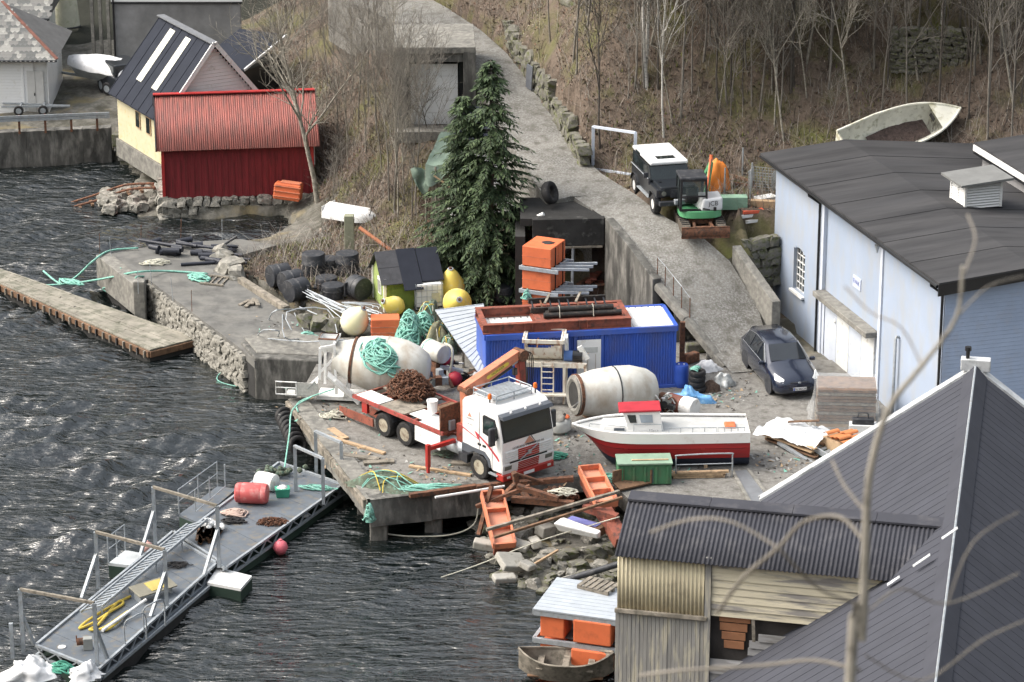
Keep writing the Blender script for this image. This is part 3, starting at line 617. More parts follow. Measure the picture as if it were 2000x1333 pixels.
for i in range(strips):
    x0 = -.55 + (Lw + 1.0) * i / strips; x1_ = -.55 + (Lw + 1.0) * (i + 1) / strips + .05; dz = .012 * (i % 2); zr = rz_(RGY); ze = 5.2; m_ = MB()
    m_.hexa([(x0, RGY, zr), (x1_, RGY, zr), (x1_, Wd + .3, ze), (x0, Wd + .3, ze), (x0, RGY, zr + .1 + dz), (x1_, RGY, zr + .106 + dz), (x1_, Wd + .3, ze + .1 + dz), (x0, Wd + .3, ze + .1 + dz)]); m_.build('felt_strip', FELT, bl)
m_ = MB().hexa([(Lw + .46, -.52, 6.12), (Lw + .51, -.52, 6.12), (Lw + .51, RGY, 6.4), (Lw + .46, RGY, 6.4), (Lw + .46, -.52, 6.56), (Lw + .51, -.52, 6.56), (Lw + .51, RGY, 6.84), (Lw + .46, RGY, 6.84)]); m_.build('fascia_board', BLKPAINT, bl)
m_ = MB().tube([(-.5, -.52, 6.46), (Lw + .4, -.52, 6.46)], .06, 8); m_.build('gutter', BLKPAINT, bl)
# louvred ventilator on the roof
vp = G(1905, 402, 6.6); lp = invw @ vp
vt = thing('roof_ventilator', 'white louvred ventilator box on the flat felt roof', 'ventilator', vp - Vector((0, 0, .15)), angw)
VW, VL, VH = 1.55, 1.35, 1.15
m_ = MB().box((0, 0, .12), (VL + .06, VW + .06, .26)); m_.build('base_flashing', BLKPAINT, vt)
m_ = MB().box((0, 0, .7), (VL - .16, VW - .16, VH)); m_.build('core', DARK, vt)
for (x, y) in ((-1, -1), (-1, 1), (1, -1), (1, 1), (0, -1)):
    m_ = MB().box((x * (VL / 2 - .04), y * (VW / 2 - .04), .72), (.09, .09, VH)); m_.build('corner_post', WHITE, vt)
for k in range(9):
    z = .3 + k * .105
    m_ = MB().box((0, -VW / 2 + .04, z), (VL - .1, .10, .018), rx=R(35)); m_.build('louvre', WHITE_CLEAN, vt)
    m_ = MB().box((VL / 2 - .04, 0, z), (.10, VW - .1, .018), ry=R(35)); m_.build('louvre', WHITE_CLEAN, vt)
m_ = MB().hexa([(-VL / 2 - .25, -VW / 2 - .3, 1.22), (VL / 2 + .3, -VW / 2 - .3, 1.22), (VL / 2 + .3, VW / 2 + .3, 1.34), (-VL / 2 - .25, VW / 2 + .3, 1.34), (-VL / 2 - .25, -VW / 2 - .3, 1.30), (VL / 2 + .3, -VW / 2 - .3, 1.30), (VL / 2 + .3, VW / 2 + .3, 1.44), (-VL / 2 - .25, VW / 2 + .3, 1.44)]); m_.build('lid', M('grey_felt_lid', (.16, .165, .165), .9, var=.15), vt)
# annex with the second roof at the right edge
ax = thing('annex_building', 'grey annex with dark felt roof and white fascia at the right edge', 'building', G(1912, 318, 6.6) * 1, angw)
ax.location.z = 0
m_ = MB().box((2.5, 4.5, 3.4), (5.2, 8.6, 7.0)); m_.build('wall', M('grey_render', (.26, .26, .27), .9), ax)
m_ = MB().hexa([(-.3, -.1, 7.25), (5.6, -.1, 7.25), (5.6, 9, 7.9), (-.3, 9, 7.9), (-.3, -.1, 7.37), (5.6, -.1, 7.37), (5.6, 9, 8.02), (-.3, 9, 8.02)]); m_.build('felt_roof', FELT, ax)
m_ = MB().box((2.6, -.12, 7.16), (5.8, .06, .24)); m_.build('white_fascia', WHITE, ax)
m_ = MB().box((2.6, -.09, 6.98), (5.8, .06, .16)); m_.build('black_fascia', BLKPAINT, ax)
# ---- big dark sheet-metal roof building
P1 = G(1905, 722, 9.0); rd = Vector((math.sin(R(-10.5)), -math.cos(R(-10.5)), 0)); ang_b = math.atan2(rd.y, rd.x)   # local +x runs towards the camera
bd = thing('dark_roofed_hall', 'large hall with dark grey sheet metal gable roof and pale verge flashing', 'building', (P1.x, P1.y, 0), ang_b)
RZ, EZ, HW, LB = 9.0, 4.2, 6.4, 30.0     # local y = +90deg from x: to the right side of view
sl_ = (RZ - EZ) / HW
pitch = .52
for side in (-1, 1):
    for k in range(int(LB / pitch)):
        x0 = k * pitch; m_ = MB(); y1_ = side * HW
        a = (x0, side * .1, RZ - .1 * sl_); b = (x0 + pitch - .004, side * .1, RZ - .1 * sl_); c = (x0 + pitch - .004, y1_, EZ); d = (x0, y1_, EZ)
        up = Vector((0, 0, .02)); lst = [Vector(q) for q in (a, b, c, d)]
        if side > 0: lst = [lst[1], lst[0], lst[3], lst[2]]
        m_.hexa([lst[3], lst[2], lst[1], lst[0], lst[3] + up, lst[2] + up, lst[1] + up, lst[0] + up])
        rib0 = Vector((x0 + .02, side * .1, RZ - .1 * sl_ + .026)); rib1 = Vector((x0 + .02, y1_, EZ + .026)); m_.beam(rib0, rib1, .014, .010)
        m_.build('roof_panel', ROOFG, bd)
FLASH = M('aged_zinc_flashing', (.62, .64, .66), .5, .3, var=.18, scale=1.5, col2=(.40, .42, .43), amt=.35, bump=.2, bscale=8)
for side in (-1, 1):
    for k in range(4):
        y0 = side * (.05 + k * HW / 4); y1_ = side * (.05 + (k + .995) * HW / 4); m_ = MB()
        m_.beam((-.14, y0, RZ - abs(y0) * sl_ + .06), (-.14, y1_, RZ - abs(y1_) * sl_ + .06), .42, .07); m_.beam((-.33, y0, RZ - abs(y0) * sl_ - .08), (-.33, y1_, RZ - abs(y1_) * sl_ - .08), .05, .3); m_.build('verge_flashing', FLASH, bd)
for k in range(12):
    m_ = MB(); x0 = k * 2.5 - .2; m_.hexa([(x0, -.36, RZ - .22), (x0 + 2.49, -.36, RZ - .22), (x0 + 2.49, .36, RZ - .22), (x0, .36, RZ - .22), (x0, -.05, RZ + .10), (x0 + 2.49, -.05, RZ + .10), (x0 + 2.49, .05, RZ + .10), (x0, .05, RZ + .10)]); m_.build('ridge_cap', ROOFG, bd)
m_ = MB().tube([(-.2, 0, RZ + .1), (29, 0, RZ + .1)], .035, 6); m_.build('ridge_pipe', GALV, bd)
m_ = MB().box((-.15, 0, RZ + .12), (.34, .9, .38)); m_.build('ridge_end_flashing', FLASH, bd, bevel=.03)
m_ = MB().tube([(-.1, -.25, RZ + .3), (-.1, -.25, RZ + .6)], .06, 8); m_.tube([(-.1, -.25, RZ + .56), (-.1, -.25, RZ + .68)], .10, 8); m_.build('roof_vent', BLKPAINT, bd)
m_ = MB().extr([(-HW + .4, -1), (HW - .4, -1), (HW - .4, EZ), (0, RZ - .25), (-HW + .4, EZ)], .2, LB); o_ = m_.build('wall', M('grey_boards', (.3, .3, .29), .9), bd); o_.rotation_euler.z = R(-90)
# ---- weathered seahouse in front
E0 = G(1200, 1086, 7.8); E1 = G(1742, 1136, 7.8); ds2 = (E1 - E0).normalized(); ang_s = math.atan2(ds2.y, ds2.x)
sh = thing('weathered_seahouse', 'weathered cream boarded seahouse with corrugated dark roof meeting the large hall', 'building', (E0.x, E0.y, 0), ang_s)
LS = (E1 - E0).length + 1.6; RUN, RISE = 2.1, .95; ns = Vector((ds2.y, -ds2.x, 0)); invs = (Matrix.Translation((E0.x, E0.y, 0)) @ Matrix.Rotation(ang_s, 4, 'Z')).inverted()
wo_ = .30
def S(u, v): p = invs @ hit(u, v, Vector((E0.x, E0.y, 0)) - ns * wo_, ns); return p.x, p.z
CORR = M('dark_corrugated_sheet', (.050, .052, .064), .8, 0, spec=.2, var=.12, scale=1, col2=(.08, .08, .09), amt=.3, bump=.02)
nsh = 8
for i in range(nsh):
    m_ = MB(); x0 = LS * i / nsh; slope_v = Vector((0, RUN, RISE))
    corrug(m_, (x0, 0, 7.8 + (.004 if i % 2 else 0)), (1, 0, 0), (0, RUN / math.hypot(RUN, RISE), RISE / math.hypot(RUN, RISE)), LS / nsh + .03, math.hypot(RUN, RISE), .125, .022)
    m_.build('roof_sheet', CORR, sh, smooth='all')
for i in range(4):
    m_ = MB().hexa([(LS * i / 4, RUN - .28, 7.8 + RISE - .08), (LS * (i + .995) / 4, RUN - .28, 7.8 + RISE - .08), (LS * (i + .995) / 4, RUN + .2, 7.8 + RISE - .02), (LS * i / 4, RUN + .2, 7.8 + RISE - .02), (LS * i / 4, RUN - .28, 7.8 + RISE - .02), (LS * (i + .995) / 4, RUN - .28, 7.8 + RISE - .02), (LS * (i + .995) / 4, RUN + .2, 7.8 + RISE + .05), (LS * i / 4, RUN + .2, 7.8 + RISE + .05)]); m_.build('ridge_flashing', CORR, sh)
m_ = MB().hexa([(0, RUN, 7.8 + RISE - .05), (LS, RUN, 7.8 + RISE - .05), (LS, RUN * 2, 7.7), (0, RUN * 2, 7.7), (0, RUN, 7.8 + RISE - .02), (LS, RUN, 7.8 + RISE - .02), (LS, RUN * 2, 7.73), (0, RUN * 2, 7.73)]); m_.build('back_roof', CORR, sh)
CREAMC = M('cream_corrugated', (.64, .58, .42), .6, var=.08, scale=1, col2=(.45, .40, .29), amt=.3, bump=.03)
CREAM = M('peeling_cream_boards', (.60, .55, .42), .85, var=.12, scale=2, col2=(.27, .255, .24), amt=.40, scale2=1.6, stretch=(.35, 1, 3), soft=.06, bump=.2)
GREYB = M('bare_grey_boards', (.27, .265, .255), .9, var=.2, scale=2, col2=(.46, .43, .35), amt=.36, scale2=2.2, stretch=(3, 1, .35), soft=.06, bump=.25)
GREYH = M('bare_grey_siding', (.24, .24, .245), .9, var=.22, scale=2, col2=(.15, .145, .14), amt=.35, scale2=2, stretch=(.3, 1, 3), soft=.07, bump=.25, col3=(.42, .43, .45), amt3=.25, scale3=1.8)
cx0, _ = S(1206, 1150); cx1, _ = S(1380, 1150); _, cz1 = S(1300, 1198)
m_ = MB(); corrug(m_, (cx0, wo_ - .02, cz1 + .02), (1, 0, 0), (0, 0, 1), cx1 - cx0 - .06, 7.80 - cz1, .112, .02); m_.build('corrugated_panel', CREAMC, sh, smooth='all')
nb = 22
for i in range(nb):
    x0 = cx0 - .04 + (cx1 - cx0) * i / nb; x1_ = cx0 - .04 + (cx1 - cx0) * (i + .93) / nb
    m_ = MB().box(((x0 + x1_) / 2, wo_ + RND.uniform(-.012, .012), (cz1 - 2) / 2), (x1_ - x0, .05, cz1 + 2 - .05)); m_.build('board', GREYB, sh)
m_ = MB().box(((cx0 + cx1) / 2, wo_ - .06, cz1 - .02), (cx1 - cx0 + .1, .16, .12), rx=R(-12)); m_.build('ledge', WOODG, sh, bevel=.015)
m_ = MB().box((cx1 + .05, wo_ - .04, 3), (.16, .1, 9.8)); m_.build('corner_board', GREYB, sh)
_, hz1 = S(1500, 1215)
z = 7.9; k = 0
LW = LS - .4
while z > -1.6:
    hb = .215; m_ = MB(); upper = z > hz1 + .1
    xa = cx1 + .14; 
    if not upper and z > hz1 - 1.1: # broken boards reveal the lining
        xb = xa + RND.uniform(.0, .12)
        gaps = (xa + .16 + RND.uniform(-.06, .08), xa + 1.25 + RND.uniform(-.25, .3) + max(0, (z - hz1 + .5)) * 1.2)
        if z > hz1 - .35: m_.box(((gaps[1] + LW) / 2 + .45, wo_, z - hb / 2), (LW - gaps[1] - .9, .05, hb - .006), rx=R(-11))
        else: m_.box(((gaps[1] + LW) / 2, wo_, z - hb / 2), (LW - gaps[1], .05, hb - .006), rx=R(-11))
    else: m_.box(((xa + LW) / 2, wo_ + RND.uniform(-.006, .006), z - hb / 2), (LW - xa, .05, hb - .006), rx=R(-11))
    m_.build('siding_board', CREAM if upper else GREYH, sh); z -= hb; k += 1
m_ = MB().box((LS / 2, wo_ + .22, 3.2), (LS - .3, .06, 9.6)); m_.build('lining', M('tar_paper', (.05, .045, .043), .9, var=.3), sh)
for i in range(4):
    m_ = MB().box((cx1 + .75 + RND.uniform(-.03, .03), wo_ + .12, hz1 - .05 - i * .26), (.85 - .1 * i, .05, .22), rx=R(4)); m_.build('bare_lining_board', M('orange_brown_board', (.34, .16, .085), .85, var=.2, bump=.2), sh)
m_ = MB().box((cx1 + 1.32, wo_ + .02, hz1 - .5), (.09, .06, 1.15), ry=R(-3)); m_.build('split_board', WOODG, sh)
m_ = MB().box((.18, RUN + .15, 3.1), (.1, RUN * 2 - .5, 9.4)); m_.build('end_wall', GREYB, sh)
for (u, v, l) in ((1855, 1042, .5), (1800, 1095, .55), (1745, 1135, .4)):
    p = invs @ hit(u, v, Vector((E0.x, E0.y, 0)) - ns * -.5, ns); m_ = MB().box((p.x, p.y, p.z), (l, .14, .02), ry=R(-38), rz=.2); m_.build('valley_flashing', FLASH, sh)
# ---- red boathouse
REDW = M('red_boards', (.20, .022, .028), .75, var=.18, scale=1.2, col2=(.13, .018, .02), amt=.4, bump=.1, stretch=(4, 4, .4))
REDR = M('red_corrugated_worn', (.27, .095, .082), .7, var=.3, scale=1.5, col2=(.14, .085, .08), amt=.38, scale2=2.2, soft=.2, bump=.1, stretch=(5, .5, .5), col3=(.36, .11, .09), amt3=.3, scale3=1.5)
rb0 = G(322, 388, -.7); rang = R(7)
rh = thing('red_boathouse', 'red boarded boathouse with worn red corrugated roof on stone footing', 'boathouse', (rb0.x, rb0.y, -.7), rang)
RLn, RDp, REv, RRg = 6.9, 5.2, 2.55, 4.25
m_ = MB(); nb = 44
for i in range(nb):
    x0 = RLn * i / nb; m_.box((x0 + RLn / nb / 2, .0 + (.018 if i % 2 else 0), REv / 2 - .02), (RLn / nb - .006 + (.02 if i % 2 == 0 else 0), .03, REv)); 
m_.build('front_cladding', REDW, rh)
m_ = MB()
for i in range(30):
    y0 = RDp * i / 30; yc = y0 + RDp / 60; hh = REv + (RRg - REv) * (1 - abs(yc - RDp / 2) / (RDp / 2)) - .1
    m_.box((-.01 + (.018 if i % 2 else 0), yc, hh / 2), (.03, RDp / 30 - .006 + (.02 if i % 2 == 0 else 0), hh)); m_.box((RLn + .01, yc, hh / 2), (.03, RDp / 30, hh))
m_.box((RLn / 2, RDp, REv / 2), (RLn, .05, REv)); m_.build('gable_cladding', REDW, rh)
for xx in (-.03, RLn + .03): m_ = MB().box((xx, -.02, REv / 2), (.14, .14, REv)); m_.build('corner_board', RED, rh)
m_ = MB().box((-.045, 1.6, 1.25), (.05, .9, 2.3)); dr_ = m_.build('door', RED, rh)
m_ = MB().box((-.08, 1.9, 1.2), (.03, .06, .16)); m_.build('handle', BLKPAINT, dr_)
m_ = MB().box((RLn + .15, .4, 1.9), (.05, .45, 1.1)); m_.build('shutter', WHITE, rh)
ln = math.hypot(RDp / 2 + .35, RRg - REv + .2); uy = Vector((0, RDp / 2 + .35, (RRg - REv) * (RDp / 2 + .35) / (RDp / 2))); ln = uy.length; uy.normalize()
ns_ = 9
for i in range(ns_):
    x0 = -.35 + (RLn + .7) * i / ns_; wd = (RLn + .7) / ns_ + .04; dz = .006 * (i % 2)
    for j in range(1):
        m_ = MB(); corrug(m_, Vector((x0, -.35, REv - (RRg - REv) * .35 / (RDp / 2) + .06 + dz)), (1, 0, 0), uy, wd, ln, .10, .018, seg=6); m_.build('roof_sheet', REDR, rh, smooth='all')
uy2 = Vector((0, -uy.y, uy.z))
for i in range(3):
    m_ = MB(); corrug(m_, Vector((-.35 + (RLn + .7) * (i + 1) / 3, RDp + .35, REv - .2)), (-1, 0, 0), uy2, (RLn + .7) / 3 + .03, ln, .152, .014, seg=4); m_.build('back_roof_sheet', REDR, rh, smooth='all')
m_ = MB().beam((-.36, RDp / 2, RRg + .1), (RLn + .36, RDp / 2, RRg + .1), .3, .05); m_.build('ridge_cap', RED, rh)
m_ = MB().beam((-.33, -.33, REv - .13), (-.33, RDp / 2, RRg - .0), .05, .16); m_.beam((-.33, RDp + .33, REv - .13), (-.33, RDp / 2, RRg - .0), .05, .16); m_.build('bargeboard', BLKPAINT, rh)
ft = thing('boathouse_footing', 'rough stone footing under the red boathouse', 'stone footing')
mat_r = Matrix.Translation(rb0) @ Matrix.Rotation(rang, 4, 'Z')
stone_course(ft, mat_r @ Vector((-.1, -.05, 0)), mat_r @ Vector((RLn + .1, .0, 0)), -1.75, -.72, .36, seed=3, depth=.5)
stone_course(ft, mat_r @ Vector((-.05, 3, 0)), mat_r @ Vector((-.1, -.05, 0)), -1.75, -.72, .36, seed=5, depth=.5)
m_ = MB(); c = mat_r @ Vector((RLn / 2, RDp / 2, 0)); m_.box((c.x, c.y, -1.25), (RLn - .1, RDp - .1, 1.1), rz=rang); m_.build('floor_slab', CONCD, ft)
# ---- yellow house with steep dark roof
ye0, ye1 = G(222, 168, 2.6), G(297, 212, 2.6); dy_ = (ye1 - ye0).normalized(); ya = math.atan2(dy_.y, dy_.x)    # local x toward the camera-right, eave on the right-hand (−y) side
yh = thing('yellow_boathouse', 'yellow boathouse with steep dark sheet roof, two skylight strips and white gable', 'boathouse', (ye0.x, ye0.y, 0), ya)
YL = (ye1 - ye0).length + 1.7; YW = 5.2; YE, YR = 2.6, 5.75      # eave at local y=0, ridge at y=+YW/2 (left-handed to the right of view)
YEL = M('yellow_boards', (.54, .50, .35), .7, var=.06, col2=(.52, .44, .24), amt=.3, bump=.05)
WSID = M('white_siding', (.60, .60, .60), .75, var=.06, scale=1, col2=(.45, .44, .43), amt=.3, bump=.05, stretch=(.3, .3, 2))
ROOFD = M('anthracite_sheet', (.03, .034, .046), .9, 0, spec=.1, var=.1, bump=.02)
for k in range(7):
    for side in (0, 1):
        x0 = YL * k / 7; x1_ = YL * (k + .99) / 7; yA, yB = (-.3, YW / 2) if side == 0 else (YW + .3, YW / 2); zA = YE - .3 * (YR - YE) / (YW / 2); m_ = MB()
        q = [Vector((x0, yA, zA)), Vector((x1_, yA, zA)), Vector((x1_, yB, YR)), Vector((x0, yB, YR))]
        if side: q = [q[1], q[0], q[3], q[2]]
        m_.hexa(q + [p + Vector((0, 0, .06)) for p in q]); m_.beam((x0 + .03, yA, zA + .075), (x0 + .03, yB, YR + .075), .04, .03); m_.build('roof_sheet', ROOFD, yh)
SKYL = M('frosted_skylight', (.66, .66, .58), .35, var=.08, bump=.05)
for k, (fa, fb) in enumerate(((.27, .92), (.27, .92))):
    x0 = YL * (.27 + .29 * k); m_ = MB()
    def rp(f, dx): return Vector((x0 + dx, -.3 + (YW / 2 + .3) * f, YE - .37 + (YR - YE + .37) * f + .085))
    for t in range(4):
        f0 = fa + (fb - fa) * t / 4; f1 = fa + (fb - fa) * (t + .98) / 4; m_ = MB(); q = [rp(f0, 0), rp(f0, .62), rp(f1, .62), rp(f1, 0)]; m_.hexa(q + [p + Vector((0, 0, .03)) for p in q]); m_.build('skylight_pane', SKYL, yh)
m_ = MB().extr([(.1, -.4), (YW - .1, -.4), (YW - .1, YE - .12), (YW / 2, YR - .12), (.1, YE - .12)], -YL + .35, -.3); o_ = m_.build('wall', WSID, yh); o_.rotation_euler.z = R(90)
m_ = MB()
for k in range(34):
    z = -.3 + k * .17; 
    if z > YR - .4: break
    half = (YW / 2 - .1) if z < YE - .1 else (YR - .15 - z) / (YR - YE) * (YW / 2)
    m_.box((YL - .33, YW / 2, z + .085), (.04, half * 2, .16), ry=R(-5))
m_.build('gable_siding', WHITE_CLEAN, yh)
m_ = MB()
for k in range(18): m_.box((YL / 2 - .1, .07, -.3 + k * .16 + .08), (YL - .7, .04, .15), rx=R(-5))
m_.build('side_cladding', YEL, yh)
for k in (0, 1, 2):
    m_ = MB().box((YL - 1.0 - k * 1.3, .03, 1.6), (.55, .06, .9)); wf = m_.build('window', WOODN, yh)
    m_ = MB().box((YL - 1.0 - k * 1.3, -.005, 1.6), (.4, .03, .75)); m_.build('pane', GLASS, wf)
m_ = MB().beam((YL + .02, -.36, YE - .42), (YL + .02, YW / 2, YR + .1), .07, .2); m_.beam((YL + .02, YW + .36, YE - .42), (YL + .02, YW / 2, YR + .1), .07, .2); m_.build('bargeboard', WHITE, yh)
m_ = MB().beam((.0, YW / 2, YR + .09), (YL, YW / 2, YR + .09), .4, .05); m_.build('ridge_cap', M('grey_zinc', (.22, .23, .25), .5, .4), yh)
m_ = MB().box((YL / 2, .1, -.45), (YL - .4, .35, .9)); m_.build('plinth', CONC, yh)
# dark roofed shed behind it
ks = thing('black_lean_to', 'black lean-to roof behind the yellow boathouse', 'shed', D(478, 72, 150) * 1, R(-28)); ks.location.z = gz(ks.location.x, ks.location.y) - .2
kz = 3.5
m_ = MB().hexa([(-1.6, -2, kz - .9), (1.2, -2, kz - .9), (1.2, 2, kz), (-1.6, 2, kz), (-1.6, -2, kz - .8), (1.2, -2, kz - .8), (1.2, 2, kz + .1), (-1.6, 2, kz + .1)]); m_.build('roof', ROOFD, ks)
m_ = MB().box((-.2, 0, (kz - 1) / 2), (2.6, 3.6, kz - .9)); m_.build('wall', BLKPAINT, ks)
m_ = MB().beam((1.22, -2, kz - .82), (1.22, 2, kz + .08), .08, .12); m_.build('bargeboard', WHITE, ks)
# ---- white houses top left
SLATE = M('grey_slate', (.19, .19, .185), .8, var=.35, scale=1.3, col2=(.14, .14, .14), amt=.35, bump=.2)
def slate_mesh():
    m_ = MB(); poly = [(0, -.16), (.115, -.05), (.13, .16), (-.13, .16), (-.115, -.05)]; m_.prism(poly, 0, .018); me = m_.mesh('slate'); me.materials.append(SLATE); return me
SLM = [slate_mesh()]
for i in range(2):
    mm = SLM[0].copy(); mm.materials.clear(); mm.materials.append(M('slate_%s' % ('pale', 'dark')[i], ((.29, .29, .275), (.12, .125, .125))[i], .8, var=.3, bump=.2)); SLM.append(mm)
def slates(par, o, ux, uy, pred, nu, nv, sx=.235, sy=.21):
    ux, uy = Vector(ux).normalized(), Vector(uy).normalized(); nn = ux.cross(uy).normalized(); rot = frame(ux, uy, nn, (0, 0, 0)).to_euler(); n = 0
    tilt = Matrix.Rotation(R(4), 4, ux)
    for j in range(nv):
        for i in range(nu):
            p = Vector(o) + ux * (sx * (i + .5 * (j % 2))) + uy * (sy * j)
            if not pred(p): continue
            mobj(RND.choice(SLM), 'slate', None, par, p + nn * (.02 + .006 * (j % 2)), rot); n += 1
    return n
hA = G(96, 216, .3); yA = hA.y
ha = thing('white_house', 'white boarded house with slate hip roof at the left edge', 'house', (hA.x, yA, 0))
HE = D(96, 113, yA).z
m_ = MB()
for k in range(20):
    z = .1 + k * .15
    if z > HE - .1: break
    m_.box((-2.75, 0, z + .075), (4.1, .04, .142), rx=R(-5)); m_.box((0, 2.5, z + .075), (.04, 5, .142), ry=R(-5))
m_.build('siding', WHITE_CLEAN, ha)
m_ = MB().box((-2.6, 2.6, HE / 2), (5.1, 5.0, HE - .1)); m_.build('wall', WHITE, ha)
m_ = MB().box((-1.25, -.03, HE / 2), (.12, .08, HE)); m_.build('corner_board', WHITE_CLEAN, ha)
dx_ = -.62
for k in (-1, 1):
    m_ = MB().box((dx_ + k * .21, -.02, 1.25), (.40, .06, 2.2)); dl = m_.build('door', M('grey_white_door', (.55, .55, .54), .7, var=.12), ha)
    if k < 0: m_ = MB().box((dx_ - .06, -.06, 1.15), (.04, .04, .14)); m_.build('handle', BLKPAINT, dl)
m_ = MB().box((dx_, -.03, HE - .1), (1.1, .1, .14)); m_.build('door_head', WHITE_CLEAN, ha)
m_ = MB().hexa([(-6, -.45, HE), (.55, -.45, HE), (.55, 5.6, HE), (-6, 5.6, HE), (-6, 2.6, HE + 2.2), (-2.5, 2.55, HE + 2.2), (-2.5, 2.65, HE + 2.2), (-6, 2.65, HE + 2.2)]); m_.build('roof_deck', M('roof_underlay', (.14, .14, .14), .9), ha)
t1 = Vector((0, 3.0, 2.2))
slates(ha, (-5.9, -.47, HE - .0), (1, 0, 0), t1, lambda p: p.x < .55 - 3.05 * (p.y + .45) / 3.0 and p.x > -3.4, 30, 18)
m_ = MB().tube([(-6, -.52, HE - .05), (.6, -.52, HE - .05)], .06, 8); m_.build('gutter', BLKPAINT, ha)
m_ = MB().beam((.6, -.48, HE + .05), (-2.5, 2.6, HE + 2.27), .16, .07); m_.build('hip_tiles', M('brown_hip', (.20, .09, .07), .8, var=.3), ha)
hB = D(88, 90, 158); gB = gz(hB.x, hB.y)
hb_ = thing('white_cottage', 'white boarded house with slate roof behind the hip-roofed house', 'house', (hB.x, 157, min(gB, hB.z) - .4))
HB = D(88, 32, 157).z - hb_.location.z
m_ = MB()
for k in range(30):
    z = k * .15
    if z > HB - .1: break
    m_.box((-3, 0, z + .075), (6, .04, .142), rx=R(-5)); m_.box((0, 2.5, z + .075), (.04, 5, .142), ry=R(-5))
m_.build('siding', WHITE_CLEAN, hb_)
m_ = MB().box((-3.0, 2.5, HB / 2), (5.95, 4.9, HB)); m_.build('wall', WHITE, hb_)
m_ = MB().hexa([(-6.2, -.5, HB), (.5, -.5, HB), (.5, 5.5, HB), (-6.2, 5.5, HB), (-6.2, 2.45, HB + 2.3), (.5, 2.45, HB + 2.3), (.5, 2.55, HB + 2.3), (-6.2, 2.55, HB + 2.3)]); m_.build('roof_deck', M('roof_underlay', (.14, .14, .14)), hb_)
slates(hb_, (-3.6, -.5, HB + .0), (1, 0, 0), (0, 3, 2.3), lambda p: p.z < HB + 1.1, 18, 8)
m_ = MB().tube([(-6, -.58, HB - .03), (.55, -.58, HB - .03)], .06, 8); m_.tube([(.45, -.58, HB - .05), (.4, -.5, HB - .35), (.08, -.08, HB - .55), (.08, -.08, 0)], .05, 8); m_.build('gutter', BLKPAINT, hb_, smooth=True)
# ---- grey basement building behind
gbp = D(330, 95, 158)
gb = thing('grey_basement_house', 'house with stained grey concrete basement wall and white boarding above', 'house', (gbp.x, 157, gz(gbp.x, 157) - .5))
w0 = D(222, 50, 157).x - gbp.x; w1_ = D(470, 50, 157).x - gbp.x; tz = D(330, 6, 157).z - gb.location.z
m_ = MB().box(((w0 + w1_) / 2, .3, tz / 2), (w1_ - w0, .6, tz)); m_.build('basement_wall', M('grey_stained_render', (.28, .285, .295), .9, var=.25, scale=.5, col2=(.06, .06, .062), amt=.4, scale2=.35, soft=.25, bump=.2), gb)
m_ = MB().box(((w0 + w1_) / 2, .35, tz + 1.5), (w1_ - w0 + .2, .6, 3)); m_.build('upper_boarding', WHITE_CLEAN, gb)
m_ = MB().box(((w0 + w1_) / 2, -.0, tz), (w1_ - w0 + .2, .1, .1)); m_.build('drip_board', BLKPAINT, gb)
for k in range(3):
    m_ = MB().box((w0 - .3 - k * .42, .3, tz / 2 + .4), (.16, .3, tz + 2.5)); m_.build('buttress', CONC, gb)
pipe(gb, [(w0 + .02, -.05, tz + 2), (w0 + .02, -.05, .3)], .05, BLKPAINT)
# ---- concrete garage in the bank
gp = G(850, 238, 4.2)
gg = thing('concrete_garage', 'small concrete garage with a white panel door behind bare saplings', 'garage', (gp.x, gp.y, 4.0), R(2))
GWd = 2.5
for k in (-1, 1): m_ = MB().box((k * 1.55, 1.8, 1.65), (.55, 4.2, 3.7)); m_.build('side_wall', CONCD if k > 0 else CONC, gg, bevel=.02)
m_ = MB().box((0, 1.9, 3.55), (3.66, 4.4, .3)); m_.build('roof_slab', CONC, gg, bevel=.03)
m_ = MB().box((0, .05, 3.2), (2.54, .4, .42)); m_.build('lintel', CONCD, gg)
m_ = MB().box((0, 3.8, 1.6), (2.5, .2, 3.6)); m_.build('back_wall', DARK, gg)
for k in range(5): m_ = MB().box((-.04, .35, .26 + k * .56), (2.14, .05, .545)); m_.build('door_panel', WHITE_CLEAN, gg)
for k in (-1, 1): m_ = MB().box((k * 1.19, .3, 1.45), (.2, .14, 3.0)); m_.build('jamb', BLKPAINT, gg)
m_ = MB().box((0, -.4, -.25), (3.6, 1.2, .5)); m_.build('sill_slab', CONC, gg)
# ---- white house behind the conifer and the tarpaulin shed
wp = G(950, 480, .2)
wh = thing('white_cabin', 'white boarded cabin with grey roof hidden behind the tall conifer', 'cabin', (wp.x + .1, wp.y + 1.2, .2), R(-6))
m_ = MB()
for k in range(26): m_.box((0, 0, k * .155 + .08), (3.0, .04, .148), rx=R(-5))
m_.build('siding', WHITE_CLEAN, wh)
m_ = MB().box((0, 1.7, 2), (2.96, 3.3, 4.0)); m_.build('wall', WHITE, wh)
m_ = MB().hexa([(-1.7, -.3, 4.0), (1.7, -.3, 4.0), (1.7, 3.5, 4.9), (-1.7, 3.5, 4.9), (-1.7, -.3, 4.1), (1.7, -.3, 4.1), (1.7, 3.5, 5.0), (-1.7, 3.5, 5.0)]); m_.build('roof', ROOFD, wh)
for k in (-1, 1):
    m_ = MB().box((k * .8, -.04, 2.5), (.7, .06, .9)); wf = m_.build('window', WHITE, wh); m_ = MB().box((k * .8, -.075, 2.5), (.55, .02, .75)); m_.build('pane', GLASS, wf)
GTARP = M('grey_green_tarpaulin', (.16, .22, .18), .6, var=.2, scale=2, bump=.3, bscale=6, col2=(.28, .34, .30), amt=.25)
tp = G(868, 445, 1.0)
